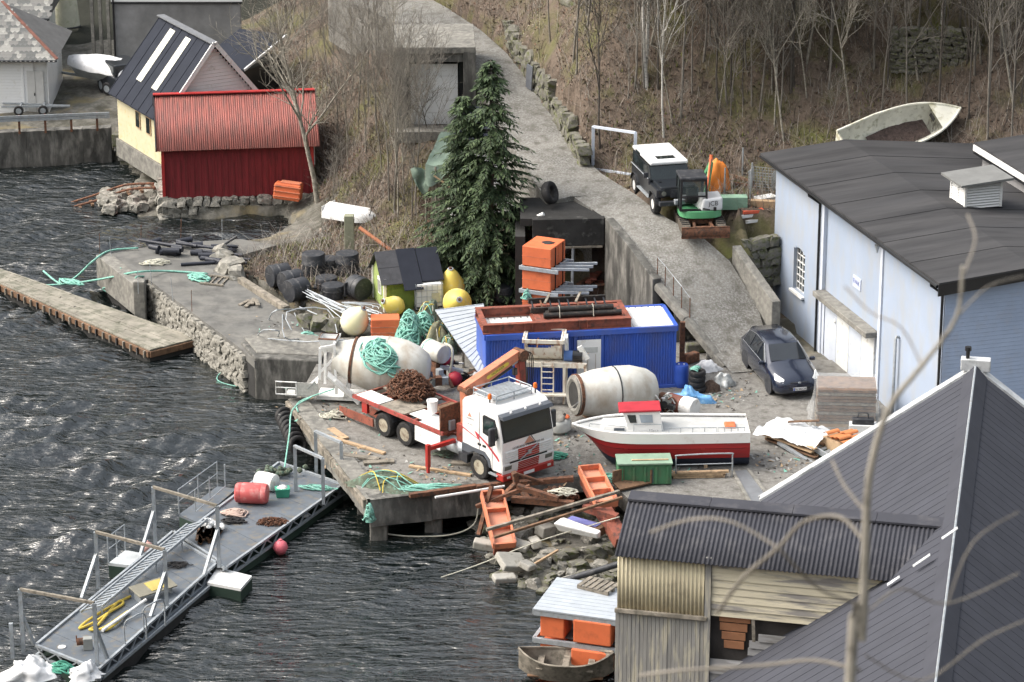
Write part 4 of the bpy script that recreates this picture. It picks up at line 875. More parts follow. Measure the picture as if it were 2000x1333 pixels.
tsd = thing('tarpaulin_shed', 'shed of grey boards draped with a torn green tarpaulin left of the conifer', 'shed', (tp.x, tp.y + .8, .7), R(-14))
for k in range(8): m_ = MB().box((-.55 + k * .15, 0 + RND.uniform(-.02, .02), 1.45), (.13, .04, 3.0 + RND.uniform(-.2, .2))); m_.build('board', WOODG, tsd)
m_ = MB().box((.05, 1.2, 1.4), (1.2, 2.2, 2.7)); m_.build('wall', WOODB, tsd)
m_ = MB().grid(lambda a, b: Vector((-.75 + a * 1.9, -.35 + b * 2.6, 3.0 + .75 * b + .12 * fbm(a * 3, b * 3, 1, 1) - .12 * math.sin(a * 9) * (1 - b) * .5)), 18, 14); m_.build('tarpaulin_roof', GTARP, tsd, smooth=True)
m_ = MB().grid(lambda a, b: Vector((-.75 + a * 1.9, -.36 - .12 * math.sin(a * 14) * b - .1 * b, 3.0 - b * (.55 + .35 * math.sin(a * 5 + 1)) - .12 * math.sin(a * 9) * .5)), 26, 10); m_.build('tarpaulin_front', GTARP, tsd, smooth=True)
m_ = MB().grid(lambda a, b: Vector((-1.35 + a * .8 + .1 * math.sin(b * 7), -.3 - .1 * math.sin(a * 9), 2.6 - .9 * math.sin(a * 3.1) * b - .3 * b + .3 * (1 - a))), 16, 10); m_.build('hanging_flap', GTARP, tsd, smooth=True)
m_ = MB().beam((-.35, -.5, 2.55), (1.0, -.45, 1.65), .06, .05); m_.build('batten', WOODN, tsd)
m_ = MB().tube([(-.8, -.2, -.3), (-.78, -.2, 2.9)], .05, 6); m_.tube([(-.3, -.35, -.3), (-.3, -.35, 2.9)], .05, 6); m_.build('pole', WOODG, tsd)
m_ = MB().extr([(.25, 1.2), (.95, .75), (.95, .6), (.25, .6)], -.5, -.42); m_.build('white_gable_trim', WHITE_CLEAN, tsd)
# ---- green tool shed
gs0 = G(707, 578, .05); gs1 = G(752, 608, .05); gs2 = G(850, 590, .05)
gang = R(16)
gs = thing('green_tool_shed', 'small green boarded shed with black felt roof and a tilted window', 'shed', (gs1.x, gs1.y, 0), gang)
GREEN = M('green_boards', (.20, .27, .05), .75, var=.15, scale=1.5, col2=(.12, .17, .04), amt=.35, bump=.1)
GREENL = M('light_green_boards', (.30, .38, .13), .75, var=.12, scale=1.5, col2=(.24, .31, .10), amt=.3, bump=.1)
SW, SD, SE, SR = 2.2, 1.9, 1.45, 2.25     # local x along the long side to the right, y back
m_ = MB()
for k in range(13): m_.box((SW / 2, 0, k * .112 + .055), (SW, .05, .105), rx=R(-9))
m_.build('long_side_cladding', GREEN, gs)
m_ = MB()
for k in range(14):
    yc = SD * (k + .5) / 14; hh = SE + (SR - SE) * (1 - abs(yc - SD / 2) / (SD / 2)) - .05; m_.box((0, yc, hh / 2), (.04, SD / 14 - .01, hh))
m_.build('gable_cladding', GREENL, gs)
m_ = MB().extr([(.03, 0), (SD - .03, 0), (SD - .03, SE), (SD / 2, SR - .06), (.03, SE)], -SW, -.03); o_ = m_.build('inner_wall', GREEN, gs); o_.rotation_euler.z = R(90)
for (x, y) in ((0, -.02), (-.02, SD), (SW, -.02)): m_ = MB().box((x, y, SE / 2), (.11, .11, SE)); m_.build('corner_board', WHITE_CLEAN, gs)
m_ = MB().box((-.04, .72, .95), (.05, .5, .72), rx=R(-7)); wf = m_.build('window', WHITE_CLEAN, gs); m_ = MB().box((-.075, .72, .93), (.02, .34, .5), rx=R(-7)); m_.build('pane', M('milky_glass', (.32, .32, .30), .3, bump=0), wf)
FELT2 = M('black_shingle_felt', (.055, .057, .065), .85, var=.25, scale=3, bump=.2)
sp = (SR - SE) / (SD / 2)
def groof(x0, x1, f0, f1, dz, mat):
    m_ = MB(); ya_, yb_ = -.28 + (SD / 2 + .28) * f0, -.28 + (SD / 2 + .28) * f1; za, zb = SE + ya_ * sp, SE + yb_ * sp
    q = [Vector((x0, ya_, za)), Vector((x1, ya_, za)), Vector((x1, yb_, zb)), Vector((x0, yb_, zb))]; m_.hexa([p + Vector((0, 0, dz)) for p in q] + [p + Vector((0, 0, dz + .03)) for p in q]); m_.build('felt_sheet', mat, gs)
groof(-.2, .75, 0, .5, .03, FELT2); groof(-.2, .75, .5, 1, .045, FELT2); groof(.7, 1.5, -.25, 1, .08, ROOFD); groof(1.52, SW + .25, 0, 1, .05, ROOFD)
m_ = MB(); q = [Vector((-.2, SD / 2, SR)), Vector((SW + .25, SD / 2, SR)), Vector((SW + .25, SD + .28, SE - .28 * sp)), Vector((-.2, SD + .28, SE - .28 * sp))]; m_.hexa([p + Vector((0, 0, .02)) for p in q] + [p + Vector((0, 0, .06)) for p in q]); m_.build('back_roof', FELT2, gs)
# ---- blue site container
BLUE = M('blue_container_paint', (.032, .10, .50), .45, var=.1, scale=.6, col2=(.05, .11, .40), amt=.35, scale2=.5, soft=.2, bump=.02, col3=(.09, .10, .22), amt3=.2, scale3=1.3, stretch2=(1, 1, .5))
c0 = G(948, 658, 2.55); c1 = G(1328, 632, 2.55); cang = R(9); CL = 7.35; CW, CH = 2.5, 2.5
ct = thing('blue_site_container', 'bright blue corrugated site container with white door and ribbed white roof', 'container', (-.98, 109.35, 0), cang)
for (xa, xb) in ((.1, 1.45), (1.5, 3.45), (4.45, 7.25)):
    m_ = MB(); corrug(m_, (xa, .03, .12), (1, 0, 0), (0, 0, 1), xb - xa, CH - .34, .105, .018, seg=6); m_.build('wall_panel', BLUE, ct)
m_ = MB(); corrug(m_, (3.45, .03, 2.1), (1, 0, 0), (0, 0, 1), 1.0, .16, .105, .018, seg=6); m_.build('wall_panel', BLUE, ct)
m_ = MB(); corrug(m_, (CL - .03, .1, .12), (0, 1, 0), (0, 0, 1), CW - .2, CH - .34, .105, .018, seg=6); m_.build('wall_panel', BLUE, ct)
m_ = MB().box((.02, CW / 2, CH / 2), (.06, CW - .1, CH - .2)); m_.box((CL / 2, CW - .02, CH / 2), (CL - .1, .06, CH - .2)); m_.box((CL / 2, CW / 2 + .1, 1.2), (CL - .3, CW - .4, 2.2)); m_.build('back_panel', BLUE, ct)
for (x, y) in ((.06, .06), (CL - .06, .06), (.06, CW - .06), (CL - .06, CW - .06), (1.47, .03), (3.42, .02), (4.46, .02)): m_ = MB().box((x, y, CH / 2), (.1, .1, CH - .02)); m_.build('corner_post', BLUE, ct)
m_ = MB().box((CL / 2, -.01, CH - .1), (CL, .14, .22)); m_.box((CL - .01, CW / 2, CH - .1), (.14, CW, .22)); m_.box((CL / 2, CW, CH - .1), (CL, .14, .22)); m_.box((0, CW / 2, CH - .1), (.14, CW, .22)); m_.box((CL / 2, .02, .06), (CL, .12, .12)); m_.build('frame_rail', BLUE, ct, bevel=.01)
for k in range(28):
    x0 = .12 + k * (CL - .24) / 28; m_ = MB().box((x0 + .12, CW / 2, CH - .045), ((CL - .24) / 28 - .05, CW - .2, .06)); m_.build('roof_rib', WHITE, ct)
m_ = MB().box((CL / 2, CW / 2, CH - .08), (CL - .15, CW - .15, .05)); m_.build('roof_deck', WHITE, ct)
m_ = MB().box((3.95, -.03, 1.08), (.92, .06, 2.08)); dr_ = m_.build('door', WHITE_CLEAN, ct, bevel=.008)
m_ = MB().box((3.95, -.068, 1.72), (.66, .012, .22)); sgn = m_.build('door_sign', M('grey_sign', (.50, .52, .52), .5, bump=0), dr_)
for xx in (3.9, 4.2): m_ = MB().box((xx, -.068, .95), (.012, .012, 1.2)); m_.build('panel_seam', M('rust_streak', (.33, .27, .2), .7), dr_)
m_ = MB().box((3.62, -.085, 1.05), (.05, .05, .12)); m_.build('handle', BLKPAINT, dr_)
# corrugated low roof left of the container
lr = thing('grey_lean_to_roof', 'light grey ribbed lean-to roof between the yellow buoys and the blue container', 'shed roof', (0, 0, 0))
q0, q1, q2, q3 = G(845, 625, 1.1), G(935, 600, 1.1), G(950, 720, 1.5), G(920, 720, 1.1)
qa, qb, qc, qd = G(850, 612, .95), G(945, 598, .95), G(955, 705, .95), G(945, 735, .75)
o_ = G(846, 640, .8); 
for k in range(8):
    a0 = G(850, 608, 1.1).lerp(G(945, 745, .95), k / 8); a1 = G(850, 608, 1.1).lerp(G(945, 745, .95), (k + .97) / 8); b0 = G(945, 596, 1.25).lerp(G(952, 700, 1.1), k / 8); b1 = G(945, 596, 1.25).lerp(G(952, 700, 1.1), (k + .97) / 8)
    m_ = MB(); up = Vector((0, 0, .03)); m_.hexa([a1, b1, b0, a0, a1 + up, b1 + up, b0 + up, a0 + up]); m_.beam(a0 + up * 1.3, b0 + up * 1.3, .05, .03); m_.beam(a0.lerp(a1, .5) + up * 1.3, b0.lerp(b1, .5) + up * 1.3, .05, .03)
    m_.build('roof_sheet', M('pale_grey_ribbed_sheet', (.44, .48, .53), .5, .3, var=.12, bump=.05), lr)
for p in (G(850, 612, 1.0), G(945, 740, .9), G(900, 675, .95)): m_ = MB().box((p.x + .1, p.y + .1, .45), (.09, .09, .95)); m_.build('post', WOODG, lr)
# ================================================================ vehicles and boats
def wheel(par, c, r, w, rim_mat, ax='y', hub=None, name='wheel', rimr=.58):
    rot = Matrix.Rotation(R(90), 4, 'X') if ax == 'y' else Matrix.Rotation(R(90), 4, 'Y')
    m = Matrix.Translation(c) @ rot
    t = MB(); t.lathe([(r * rimr, -w / 2), (r * .9, -w / 2), (r, -w * .32), (r, w * .32), (r * .9, w / 2), (r * rimr, w / 2), (r * rimr, -w / 2)], 24, m, caps=False)
    o = t.build(name, BLACK, par, smooth=True)
    k = MB(); k.lathe([(r * rimr, -w * .46), (r * rimr * .88, -w * .44), (r * rimr * .84, -w * .14), (r * rimr * .35, -w * .12), (r * rimr * .35, w * .12), (r * rimr * .84, w * .14), (r * rimr * .88, w * .44), (r * rimr, w * .46)], 20, m); k.build('rim', rim_mat, o, smooth=True)
    h = MB(); h.lathe([(r * .14, -w * .42), (r * .2, -w * .2), (r * .2, w * .2), (r * .14, w * .42)], 12, m); h.build('hub', hub or rim_mat, o, smooth=True)
    for j in range(8):
        a = j * math.pi / 4; b_ = MB(); b_.lathe([(r * .1, -w * .155), (r * .1, w * .155)], 8, m @ Matrix.Translation((r * .38 * rimr / .58 * math.cos(a), r * .38 * rimr / .58 * math.sin(a), 0))); b_.build('rim_slot', BLKPAINT, o)
    return o
RIMC = M('cream_rim', (.36, .33, .26), .6, var=.2, col2=(.16, .12, .09), amt=.38, bump=.1)
def side_poly(mb, poly, y0, y1): return mb.extr(poly, y0, y1)
# ---- flatbed crane truck; local x forward
fw_c = G(940, 935, 0); rw_c = G(762, 862, 0); tdir = Vector((fw_c.x - rw_c.x, fw_c.y - rw_c.y, 0)).normalized()
tdir = Vector((.655, -.755, 0)).normalized()
tang = math.atan2(tdir.y, tdir.x); tleft = Vector((-tdir.y, tdir.x, 0)); TWd = 2.5
# the near side wheels are on the truck's right (local -y)
torg = fw_c + tleft * (TWd / 2 - .16)
tk = thing('crane_truck', 'white and red flatbed lorry with orange folding crane behind the cab', 'lorry', torg, tang)
CABW = M('cab_white', (.80, .80, .80), .28, var=.03, bump=0, coat=.5, col2=(.66, .66, .64), amt=.18, scale=1.2)
CABR = M('cab_red', (.36, .028, .022), .35, var=.1, bump=0, coat=.3)
CABG = M('cab_grey_skirt', (.085, .095, .115), .5, var=.1, bump=.02)
hy = TWd / 2
def cabprism(poly, y0, y1, mat, nm, bev=.03, par=None): m_ = MB().extr(poly, y0, y1); return m_.build(nm, mat, par or tk, bevel=bev, smooth=False)
# cab: side outline (x forward, z up), front face at x=1.35
tk.scale = (.95, .97, .90)
cab = [(-.95, 1.25), (-.95, 3.05), (-.82, 3.22), (.2, 3.3), (.95, 3.12), (1.12, 2.95), (1.33, 1.95), (1.36, 1.0), (1.3, .62), (.72, .62), (.62, 1.02), (.35, 1.22), (-.35, 1.22), (-.6, 1.25)]
cb = cabprism(cab, -hy, hy, CABW, 'cab', .06)
cabprism([(-.96, .95), (-.96, 1.3), (-.62, 1.3), (-.35, 1.28), (.35, 1.28), (.66, 1.02), (.7, .7), (.6, .7), (.5, .95), (.3, 1.1), (-.3, 1.1), (-.55, .95)], -hy - .012, hy + .012, CABG, 'wheel_arch', .01)
# windscreen leaning face
def facep(z, off=.0):   # x of the front face at height z
    zs = [.62, 1.0, 1.95, 2.95, 3.12]; xs_ = [1.3, 1.36, 1.33, 1.12, .95]; return float(np.interp(z, zs, xs_)) + off
def front(nm, y0, y1, z0, z1, off, mat, th=.03, par=None, bev=.008):
    m_ = MB(); a0, a1 = facep(z0), facep(z1); m_.hexa([(a0 + off - th, y0, z0), (a0 + off, y0, z0), (a0 + off, y1, z0), (a0 + off - th, y1, z0), (a1 + off - th, y0, z1), (a1 + off, y0, z1), (a1 + off, y1, z1), (a1 + off - th, y1, z1)]); return m_.build(nm, mat, par or tk, bevel=bev)
front('windscreen_surround', -hy + .06, hy - .06, 1.90, 2.92, .012, BLKPAINT)
front('windscreen', -hy + .14, hy - .14, 1.99, 2.86, .02, GLASS)
m_ = MB().hexa([(1.08, -hy + .02, 2.86), (1.38, -hy + .04, 2.84), (1.38, hy - .04, 2.84), (1.08, hy - .02, 2.86), (1.0, -hy + .02, 3.02), (1.30, -hy + .04, 2.98), (1.30, hy - .04, 2.98), (1.0, hy - .02, 3.02)]); m_.build('sun_visor', CABG, tk, bevel=.02)
for y in (-.7, 0, .7): m_ = MB().lathe([(.05, 0), (.045, .05), (.01, .08)], 8, Matrix.Translation((1.2, y, 3.0))); m_.build('marker_lamp', WHITE, tk)
# front panel stripes and grille
front('grille_frame', -hy + .12, hy - .12, 1.06, 1.52, .012, WHITE)
for k in range(5):
    z = 1.09 + k * .085
    for (y0, y1, mt) in ((-hy + .16, -.52, WHITE), (-.5, .5, CABR), (.52, hy - .16, WHITE)): front('grille_slat', y0, y1, z, z + .06, .035, mt, bev=.004)
front('grille_gap', -.9, .9, .99, 1.06, .02, BLKPAINT)
front('lower_panel', -hy + .01, hy - .01, .58, .99, .03, CABW)
for k in range(5): front('lower_slat', -.5, .5, .60 + k * .078, .655 + k * .078, .05, CABR, bev=.004)
for s_ in (-1, 1):
    front('headlight', s_ * .98 - .17, s_ * .98 + .17, .74, .92, .042, M('headlight_glass', (.16, .17, .15), .1, bump=0, spec=.8))
    m_ = MB().box((1.38, s_ * .98, .45), (.05, .16, .09)); m_.build('fog_lamp', M('lamp_lens', (.65, .66, .62), .15, bump=0), tk)
m_ = MB().box((1.18, 0, .44), (.42, TWd - .02, .30)); m_.build('bumper', CABR, tk, bevel=.05)
m_ = MB().box((1.4, 0, .42), (.02, .5, .12)); m_.build('number_plate', WHITE_CLEAN, tk)
m_ = MB().beam((1.425, -.44, 1.06), (1.40, .44, 1.50), .05, .025); m_.box((1.43, 0, 1.29), (.03, .16, .16)); m_.build('radiator_badge', GALV, tk)
m_ = MB().extr([(-.24, 0), (.24, 0), (0, .27)], -.004, .004); o_ = m_.build('triangle_emblem', M('salmon_paint', (.55, .27, .19), .5, bump=0), tk); o_.matrix_local = frame((0, 1, 0), (-1, 0, -.1), (.0, 0, 1), (facep(1.68) + .025, .05, 1.64))
m_ = MB().extr([(-.20, -.03), (.30, -.03), (.06, .26), (.10, .26), (.34, -.06), (-.2, -.06)], -.003, .003); o_ = m_.build('emblem_shadow', BLKPAINT, tk); o_.matrix_local = frame((0, 1, 0), (-1, 0, -.1), (0, 0, 1), (facep(1.68) + .018, .05, 1.64))
text(tk, 'NORDENS  MULTIBYGG AS', .125, M('black_lettering', (.03, .03, .035), .5, bump=0), frame((0, 1, 0), (-.04, 0, 1), (1, 0, .04), (facep(1.55) + .016, 0, 1.575)))
# near side (local -y)
def side(nm, poly, mat, off=.014, th=.02, par=None): m_ = MB().extr(poly, -hy - off, -hy - off + th); return m_.build(nm, mat, par or tk)
dw = side('side_window', [(.25, 2.05), (.25, 2.75), (.33, 2.82), (.95, 2.78), (1.16, 2.1), (.95, 1.9), (.6, 1.98)], BLKPAINT, .008)
side('window_glass', [(.33, 2.12), (.33, 2.7), (.88, 2.68), (1.05, 2.1)], GLASS, .014, .02, dw)
REDS = M('red_stripe', (.46, .05, .07), .4, bump=0)
side('red_stripe', [(-.95, 1.98), (-.05, 1.72), (-.22, 1.98), (-.1, 1.96), (.55, 1.66), (1.1, 1.28), (1.2, 1.14), (1.14, 1.10), (1.0, 1.22), (.5, 1.58), (0, 1.84), (.1, 1.66), (-.95, 1.92)], REDS, .006, .012)
side('side_emblem', [(-.62, 2.5), (-.38, 2.5), (-.5, 2.68)], M('salmon_paint', (.55, .27, .19)), .006, .012)
text(tk, 'MULTIBYGG', .085, M('grey_lettering', (.3, .3, .32), .5, bump=0), frame((1, 0, 0), (0, 0, 1), (0, -1, 0), (-.48, -hy - .006, 2.42)))
text(tk, 'AS  47 67', .075, M('grey_lettering', (.3, .3, .32)), frame((1, 0, 0), (0, 0, 1), (0, -1, 0), (-.48, -hy - .006, 2.18)))
for k in range(2): side('air_vent', [(-.05 + k * .28, 1.45), (.15 + k * .28, 1.45), (.15 + k * .28, 1.55), (-.05 + k * .28, 1.55)], BLKPAINT, .008)
m_ = MB().box((.78, -hy - .004, 1.5), (.012, .02, 1.7)); m_.box((.05, -hy - .004, 1.9), (.012, .02, 1.9)); m_.build('door_seam', CABG, tk)
for s_ in (-1, 1):
    m_ = MB().box((1.02, s_ * (hy + .22), 2.15), (.16, .26, .75)); mr = m_.build('mirror', BLKPL, tk, bevel=.05)
    for z in (2.0, 2.5): m_ = MB().tube([(1.05, s_ * (hy - .02), z), (1.02, s_ * (hy + .2), z - .05)], .025, 6); m_.build('mirror_arm', BLKPL, mr)
m_ = MB().box((.85, -hy + .02, .48), (.5, .12, .05)); m_.build('step', GALV, tk)
# roof rack and beacons
rk = MB(); rz0, rz1 = 3.34, 3.54
for z in (rz0, rz1): rk.tube([(-.75, -.85, z), (.55, -.85, z), (.55, .85, z), (-.75, .85, z)], .025, 6, closed=True)
for (x, y) in ((-.75, -.85), (-.1, -.85), (.55, -.85), (.55, 0), (.55, .85), (-.1, .85), (-.75, .85), (-.75, 0)): rk.tube([(x, y, 3.2), (x, y, rz1)], .022, 5)
rk.build('roof_rack', GALV, tk)
for k in range(12): m_ = MB().box((-.68 + k * .105, 0, 3.36), (.075, 1.66, .025)); m_.build('rack_slat', GALV, tk)
for (x, y) in ((.35, -1.0), (.55, 1.02)):
    m_ = MB().lathe([(.075, 0), (.08, .12), (.06, .2), (.01, .23)], 12, Matrix.Translation((x, y, 3.42))); bc = m_.build('beacon', M('amber_lens', (.75, .17, .03), .25, bump=0), tk, smooth=True)
    m_ = MB().tube([(x, y, 3.18), (x, y, 3.43)], .03, 6); m_.build('beacon_stem', BLKPAINT, bc)
# chassis, bed
TB = -7.6
for s_ in (-1, 1): m_ = MB().box(((TB + .6) / 2, s_ * .42, .88), (abs(TB) + .4, .1, .26)); m_.build('chassis_rail', REDOX, tk)
ZB = 1.25
for s_ in (-1, 1): m_ = MB().box(((TB - 2.1) / 2, s_ * (hy - .03), ZB), (abs(TB) - 2.1, .07, .16)); m_.build('bed_rail', M('worn_red_paint', (.34, .07, .06), .6, var=.25, scale=3, col2=(.14, .06, .045), amt=.35, bump=.15), tk)
for k in range(10):
    x0 = -2.2 + k * (TB + 2.2) / 9; m_ = MB().box((x0, 0, ZB - .04), (.09, TWd - .12, .1)); m_.build('bed_crossmember', REDOX, tk)
for k, (xa, xb, ya, yb, mt) in enumerate(((-7.5, -6.1, -1.15, -.4, WHITE), (-6.0, -4.6, -1.15, .1, WOODG), (-4.5, -3.0, -.9, -.2, WHITE), (-3.6, -2.3, -1.15, -.5, WHITE), (-4.4, -2.4, .1, 1.1, WOODB), (-7.4, -5.0, .1, 1.1, WOODG))):
    m_ = MB().box(((xa + xb) / 2, (ya + yb) / 2, ZB + .035 + .004 * k), (abs(xb - xa), yb - ya, .04)); m_.build('bed_panel', mt, tk)
m_ = MB().box((-3.0, -hy + .02, .82), (1.5, .05, .62)); m_.build('side_guard_panel', WHITE, tk)
for s_ in (-1, 1):
    for k in range(2): m_ = MB().beam((-1.35, s_ * 1.0, .62), (-1.3, s_ * 1.0, .4 + .2 * k), .4, .06); 
m_ = MB().lathe([(.3, -.5), (.32, -.45), (.32, .45), (.3, .5)], 16, Matrix.Translation((-1.75, -.72, .72)) @ Matrix.Rotation(R(90), 4, 'Y')); m_.build('fuel_tank', GALV, tk, smooth=True)
m_ = MB().box((-1.1, -.95, .55), (.5, .3, .35)); m_.build('battery_box', BLKPL, tk)
wheel(tk, (0, -hy + .16, .52), .52, .32, RIMC, hub=CABR); wheel(tk, (0, hy - .16, .52), .52, .32, RIMC, hub=CABR)
for xx in (-4.45, -5.75):
    for s_ in (-1, 1): wheel(tk, (xx, s_ * (hy - .28), .51), .51, .5, RIMC, hub=REDOX)
for xx in (-4.45, -5.75):
    m_ = MB().grid(lambda a, b: Vector((xx + .62 * math.cos(R(25) + a * R(130)), -hy + .05 + b * .55, .51 + .62 * math.sin(R(25) + a * R(130)))), 10, 1); m_.build('mudguard', BLKPL, tk)
m_ = MB().box((-6.9, -hy + .1, .95), (.32, .12, .5)); m_.build('red_bracket', CABR, tk)
for (xa, ya, za, xb, yb, zb) in ((-8.6, -1.1, .3, -6.3, -1.25, .45), (-8.2, -.3, .35, -6.4, -.5, .35)): m_ = MB().beam((xa, ya, za), (xb, yb, zb), .06, .34); m_.build('tail_beam', REDOX, tk)
# outrigger leg
m_ = MB().box((-1.75, -hy - .35, 1.02), (.16, 1.3, .16)); m_.box((-1.75, -hy - .98, .72), (.15, .15, .95)); m_.build('outrigger', CABR, tk, bevel=.01)
m_ = MB().box((-1.75, -hy - .98, .13), (.10, .10, .5)); m_.build('outrigger_foot', CABR, tk)
# headboard
m_ = MB().box((-2.25, -.2, 1.75), (.06, 2.1, 1.15)); m_.build('headboard', RUST, tk)
m_ = MB().tube([(-2.22, -1.24, 1.2), (-2.22, -1.24, 2.3), (-2.22, .8, 2.42), (-2.22, .8, 1.2)], .025, 6); m_.build('headboard_frame', RUST, tk)
m_ = MB().box((-2.15, -.75, 1.5), (.1, .28, .42)); m_.build('tool_box', GALV, tk, bevel=.02)
# crane: base column, lower arm up, boom folded to the right of view
CRO = M('faded_crane_orange', (.52, .19, .11), .55, var=.15, scale=1.5, col2=(.30, .10, .06), amt=.3, bump=.08)
CRR = M('crane_dark_red', (.26, .05, .035), .55, var=.25, scale=2, col2=(.10, .04, .03), amt=.35, bump=.1)
itk = (Matrix.Translation(torg) @ Matrix.Rotation(tang, 4, 'Z')).inverted()
def TL(u, v, x): # point on the plane x=const in truck space
    n_ = tdir; p0 = torg + tdir * x; return itk @ hit(u, v, p0, n_)
k0 = TL(912, 800, -1.45); k1 = TL(905, 745, -1.45); k2 = TL(1010, 668, -1.45); k3 = TL(1018, 770, -1.45)
m_ = MB().box((-1.45, k0.y, 1.3), (.6, .7, .9)); m_.build('crane_base', CRR, tk, bevel=.03)
m_ = MB().hexa([(-1.65, k0.y - .22, 1.6), (-1.25, k0.y - .22, 1.6), (-1.25, k0.y + .22, 1.6), (-1.65, k0.y + .22, 1.6), (-1.6, k1.y - .15, k1.z), (-1.3, k1.y - .15, k1.z), (-1.3, k1.y + .2, k1.z + .05), (-1.6, k1.y + .2, k1.z + .05)]); m_.build('crane_column', CRO, tk, bevel=.02)
m_ = MB().lathe([(.16, -.28), (.16, .28)], 14, Matrix.Translation((-1.45, k1.y, k1.z)) @ Matrix.Rotation(R(90), 4, 'Y')); m_.build('crane_pivot', RUST, tk, smooth=True)
bdir = (k2 - k1).normalized(); bn = Vector((1, 0, 0)); bu = bdir.cross(bn) * -1
if bu.z < 0: bu = -bu
def boom(a, b, h0, h1, t_, mat, nm, bev=.02):
    m_ = MB(); d_ = (b - a).normalized(); n_ = Vector((1, 0, 0)); u_ = n_.cross(d_).normalized(); u_ = -u_ if u_.z < 0 else u_
    m_.hexa([a - n_ * t_ - u_ * h0, a + n_ * t_ - u_ * h0, b + n_ * t_ - u_ * h1, b - n_ * t_ - u_ * h1, a - n_ * t_ + u_ * h0, a + n_ * t_ + u_ * h0, b + n_ * t_ + u_ * h1, b - n_ * t_ + u_ * h1]); return m_.build(nm, mat, tk, bevel=bev)
bm_ = boom(k1 - bdir * .1, k2, .24, .17, .19, CRO, 'crane_boom')
m_ = MB().lathe([(.24, -.26), (.24, .26)], 16, Matrix.Translation(k2 + Vector((0, .12, -.08))) @ Matrix.Rotation(R(90), 4, 'Y')); m_.build('crane_elbow', RUST, tk, smooth=True)
boom(k2 + Vector((.0, .1, -.05)), k3 + Vector((0, .05, -.1)), .15, .13, .14, CRR, 'crane_jib')
boom(k2 + Vector((.0, .3, .1)), k3 + Vector((0, .28, -.15)), .05, .05, .08, BLKPAINT, 'crane_extension')
m_ = MB().tube([k1.lerp(k2, .28) + Vector((.05, .12, -.3)), k1.lerp(k2, .82) + Vector((.05, .12, -.28))], .09, 10); m_.build('hydraulic_ram', BLKPAINT, tk, smooth=True)
m_ = MB().tube([k1.lerp(k2, .8) + Vector((.05, .12, -.28)), k2 + Vector((.05, .1, -.25))], .05, 8); m_.build('ram_rod', GALV, tk, smooth=True)
for k in range(5):
    a_ = k2 + Vector((.1 * k - .2, .25, .05)); m_ = MB().tube(smooth_path([a_, a_ + Vector((0, .35, -.3)), k3 + Vector((.1 * k - .2, .35, .2)), k3 + Vector((.05 * k, .1, -.6))], 5), .018, 5); m_.build('hydraulic_hose', BLACK, tk)
pm = k1.lerp(k2, .56); nd = bdir; up_ = nd.cross(Vector((-1, 0, 0))); up_ = up_ if up_.z > 0 else -up_
m_ = MB().extr([(-.52, -.07), (-.58, 0), (-.52, .07), (.52, .07), (.58, 0), (.52, -.07)], -.004, .004); o_ = m_.build('maker_plate', M('yellow_decal', (.62, .50, .06), .5, bump=0), tk); o_.matrix_local = frame(nd, Vector((-1, 0, 0)), up_, pm + Vector((.196, 0, 0)))
text(tk, 'PALFINGER', .13, M('black_lettering', (.03, .03, .035)), frame(nd, up_, (1, 0, 0), pm + Vector((.204, 0, 0))))
# hook block
m_ = MB().box(k1.lerp(k2, .92) + Vector((.1, .0, -.62)), (.16, .16, .3)); m_.build('hook_block', BLKPAINT, tk, bevel=.03)
# ---- chain heap, bucket on the bed
def on_truck(x, y, z): return (Matrix.Translation(torg) @ Matrix.Rotation(tang, 4, 'Z')) @ Vector((x, y, z))
def link_mesh(r=.07, t=.02):
    m_ = MB().tube([(r * 1.5 * math.cos(a), r * math.sin(a), 0) for a in [2 * math.pi * i / 8 for i in range(8)]], t, 4, closed=True); return m_
def chain_pile(name, label, c, rx, ry, h, n, seed, r=.075, rz=0):
    rnd = random.Random(seed); t = thing(name, label, 'chain', c, rz); m_ = MB(); base = link_mesh(r, r * .30)
    for i in range(n):
        a = rnd.uniform(0, 6.28); q = math.sqrt(rnd.random()); zz = h * (1 - q ** 2.2) * rnd.uniform(.55, 1.0) + .03
        mm = Matrix.Translation((rx * q * math.cos(a), ry * q * math.sin(a), zz)) @ Euler((rnd.uniform(-1.2, 1.2), rnd.uniform(-1.2, 1.2), rnd.uniform(0, 6.3))).to_matrix().to_4x4()
        m_.add([mm @ Vector(v) for v in base.v], base.f)
    o = m_.build('links', RUST, t); o['kind'] = 'stuff'
    m_ = MB().lathe([(.9, 0), (.75, .5), (.4, .82), (.01, .9)], 14, Matrix.Scale(rx * .9, 4, (1, 0, 0)) @ Matrix.Scale(ry * .9, 4, (0, 1, 0)) @ Matrix.Scale(h * .85, 4, (0, 0, 1))); m_.build('heap_core', M('dark_rust', (.06, .035, .025), .95, var=.4, bump=.5), t, smooth=True)
    return t
chain_pile('chain_heap', 'big heap of rusty anchor chain on the lorry bed', on_truck(-5.7, .35, ZB + .06), 1.0, .75, .8, 420, 3, rz=tang)
m_ = MB().lathe([(.17, 0), (.20, .42), (.215, .42), (.215, .46), (.19, .46), (.17, .40), (.01, .40)], 20); bk = m_.build('white_bucket', WHITE_CLEAN, None, smooth=True, loc=on_truck(-3.6, -.35, ZB + .06)); tag(bk, 'white plastic bucket with yellowed rim standing on the lorry bed', 'bucket')
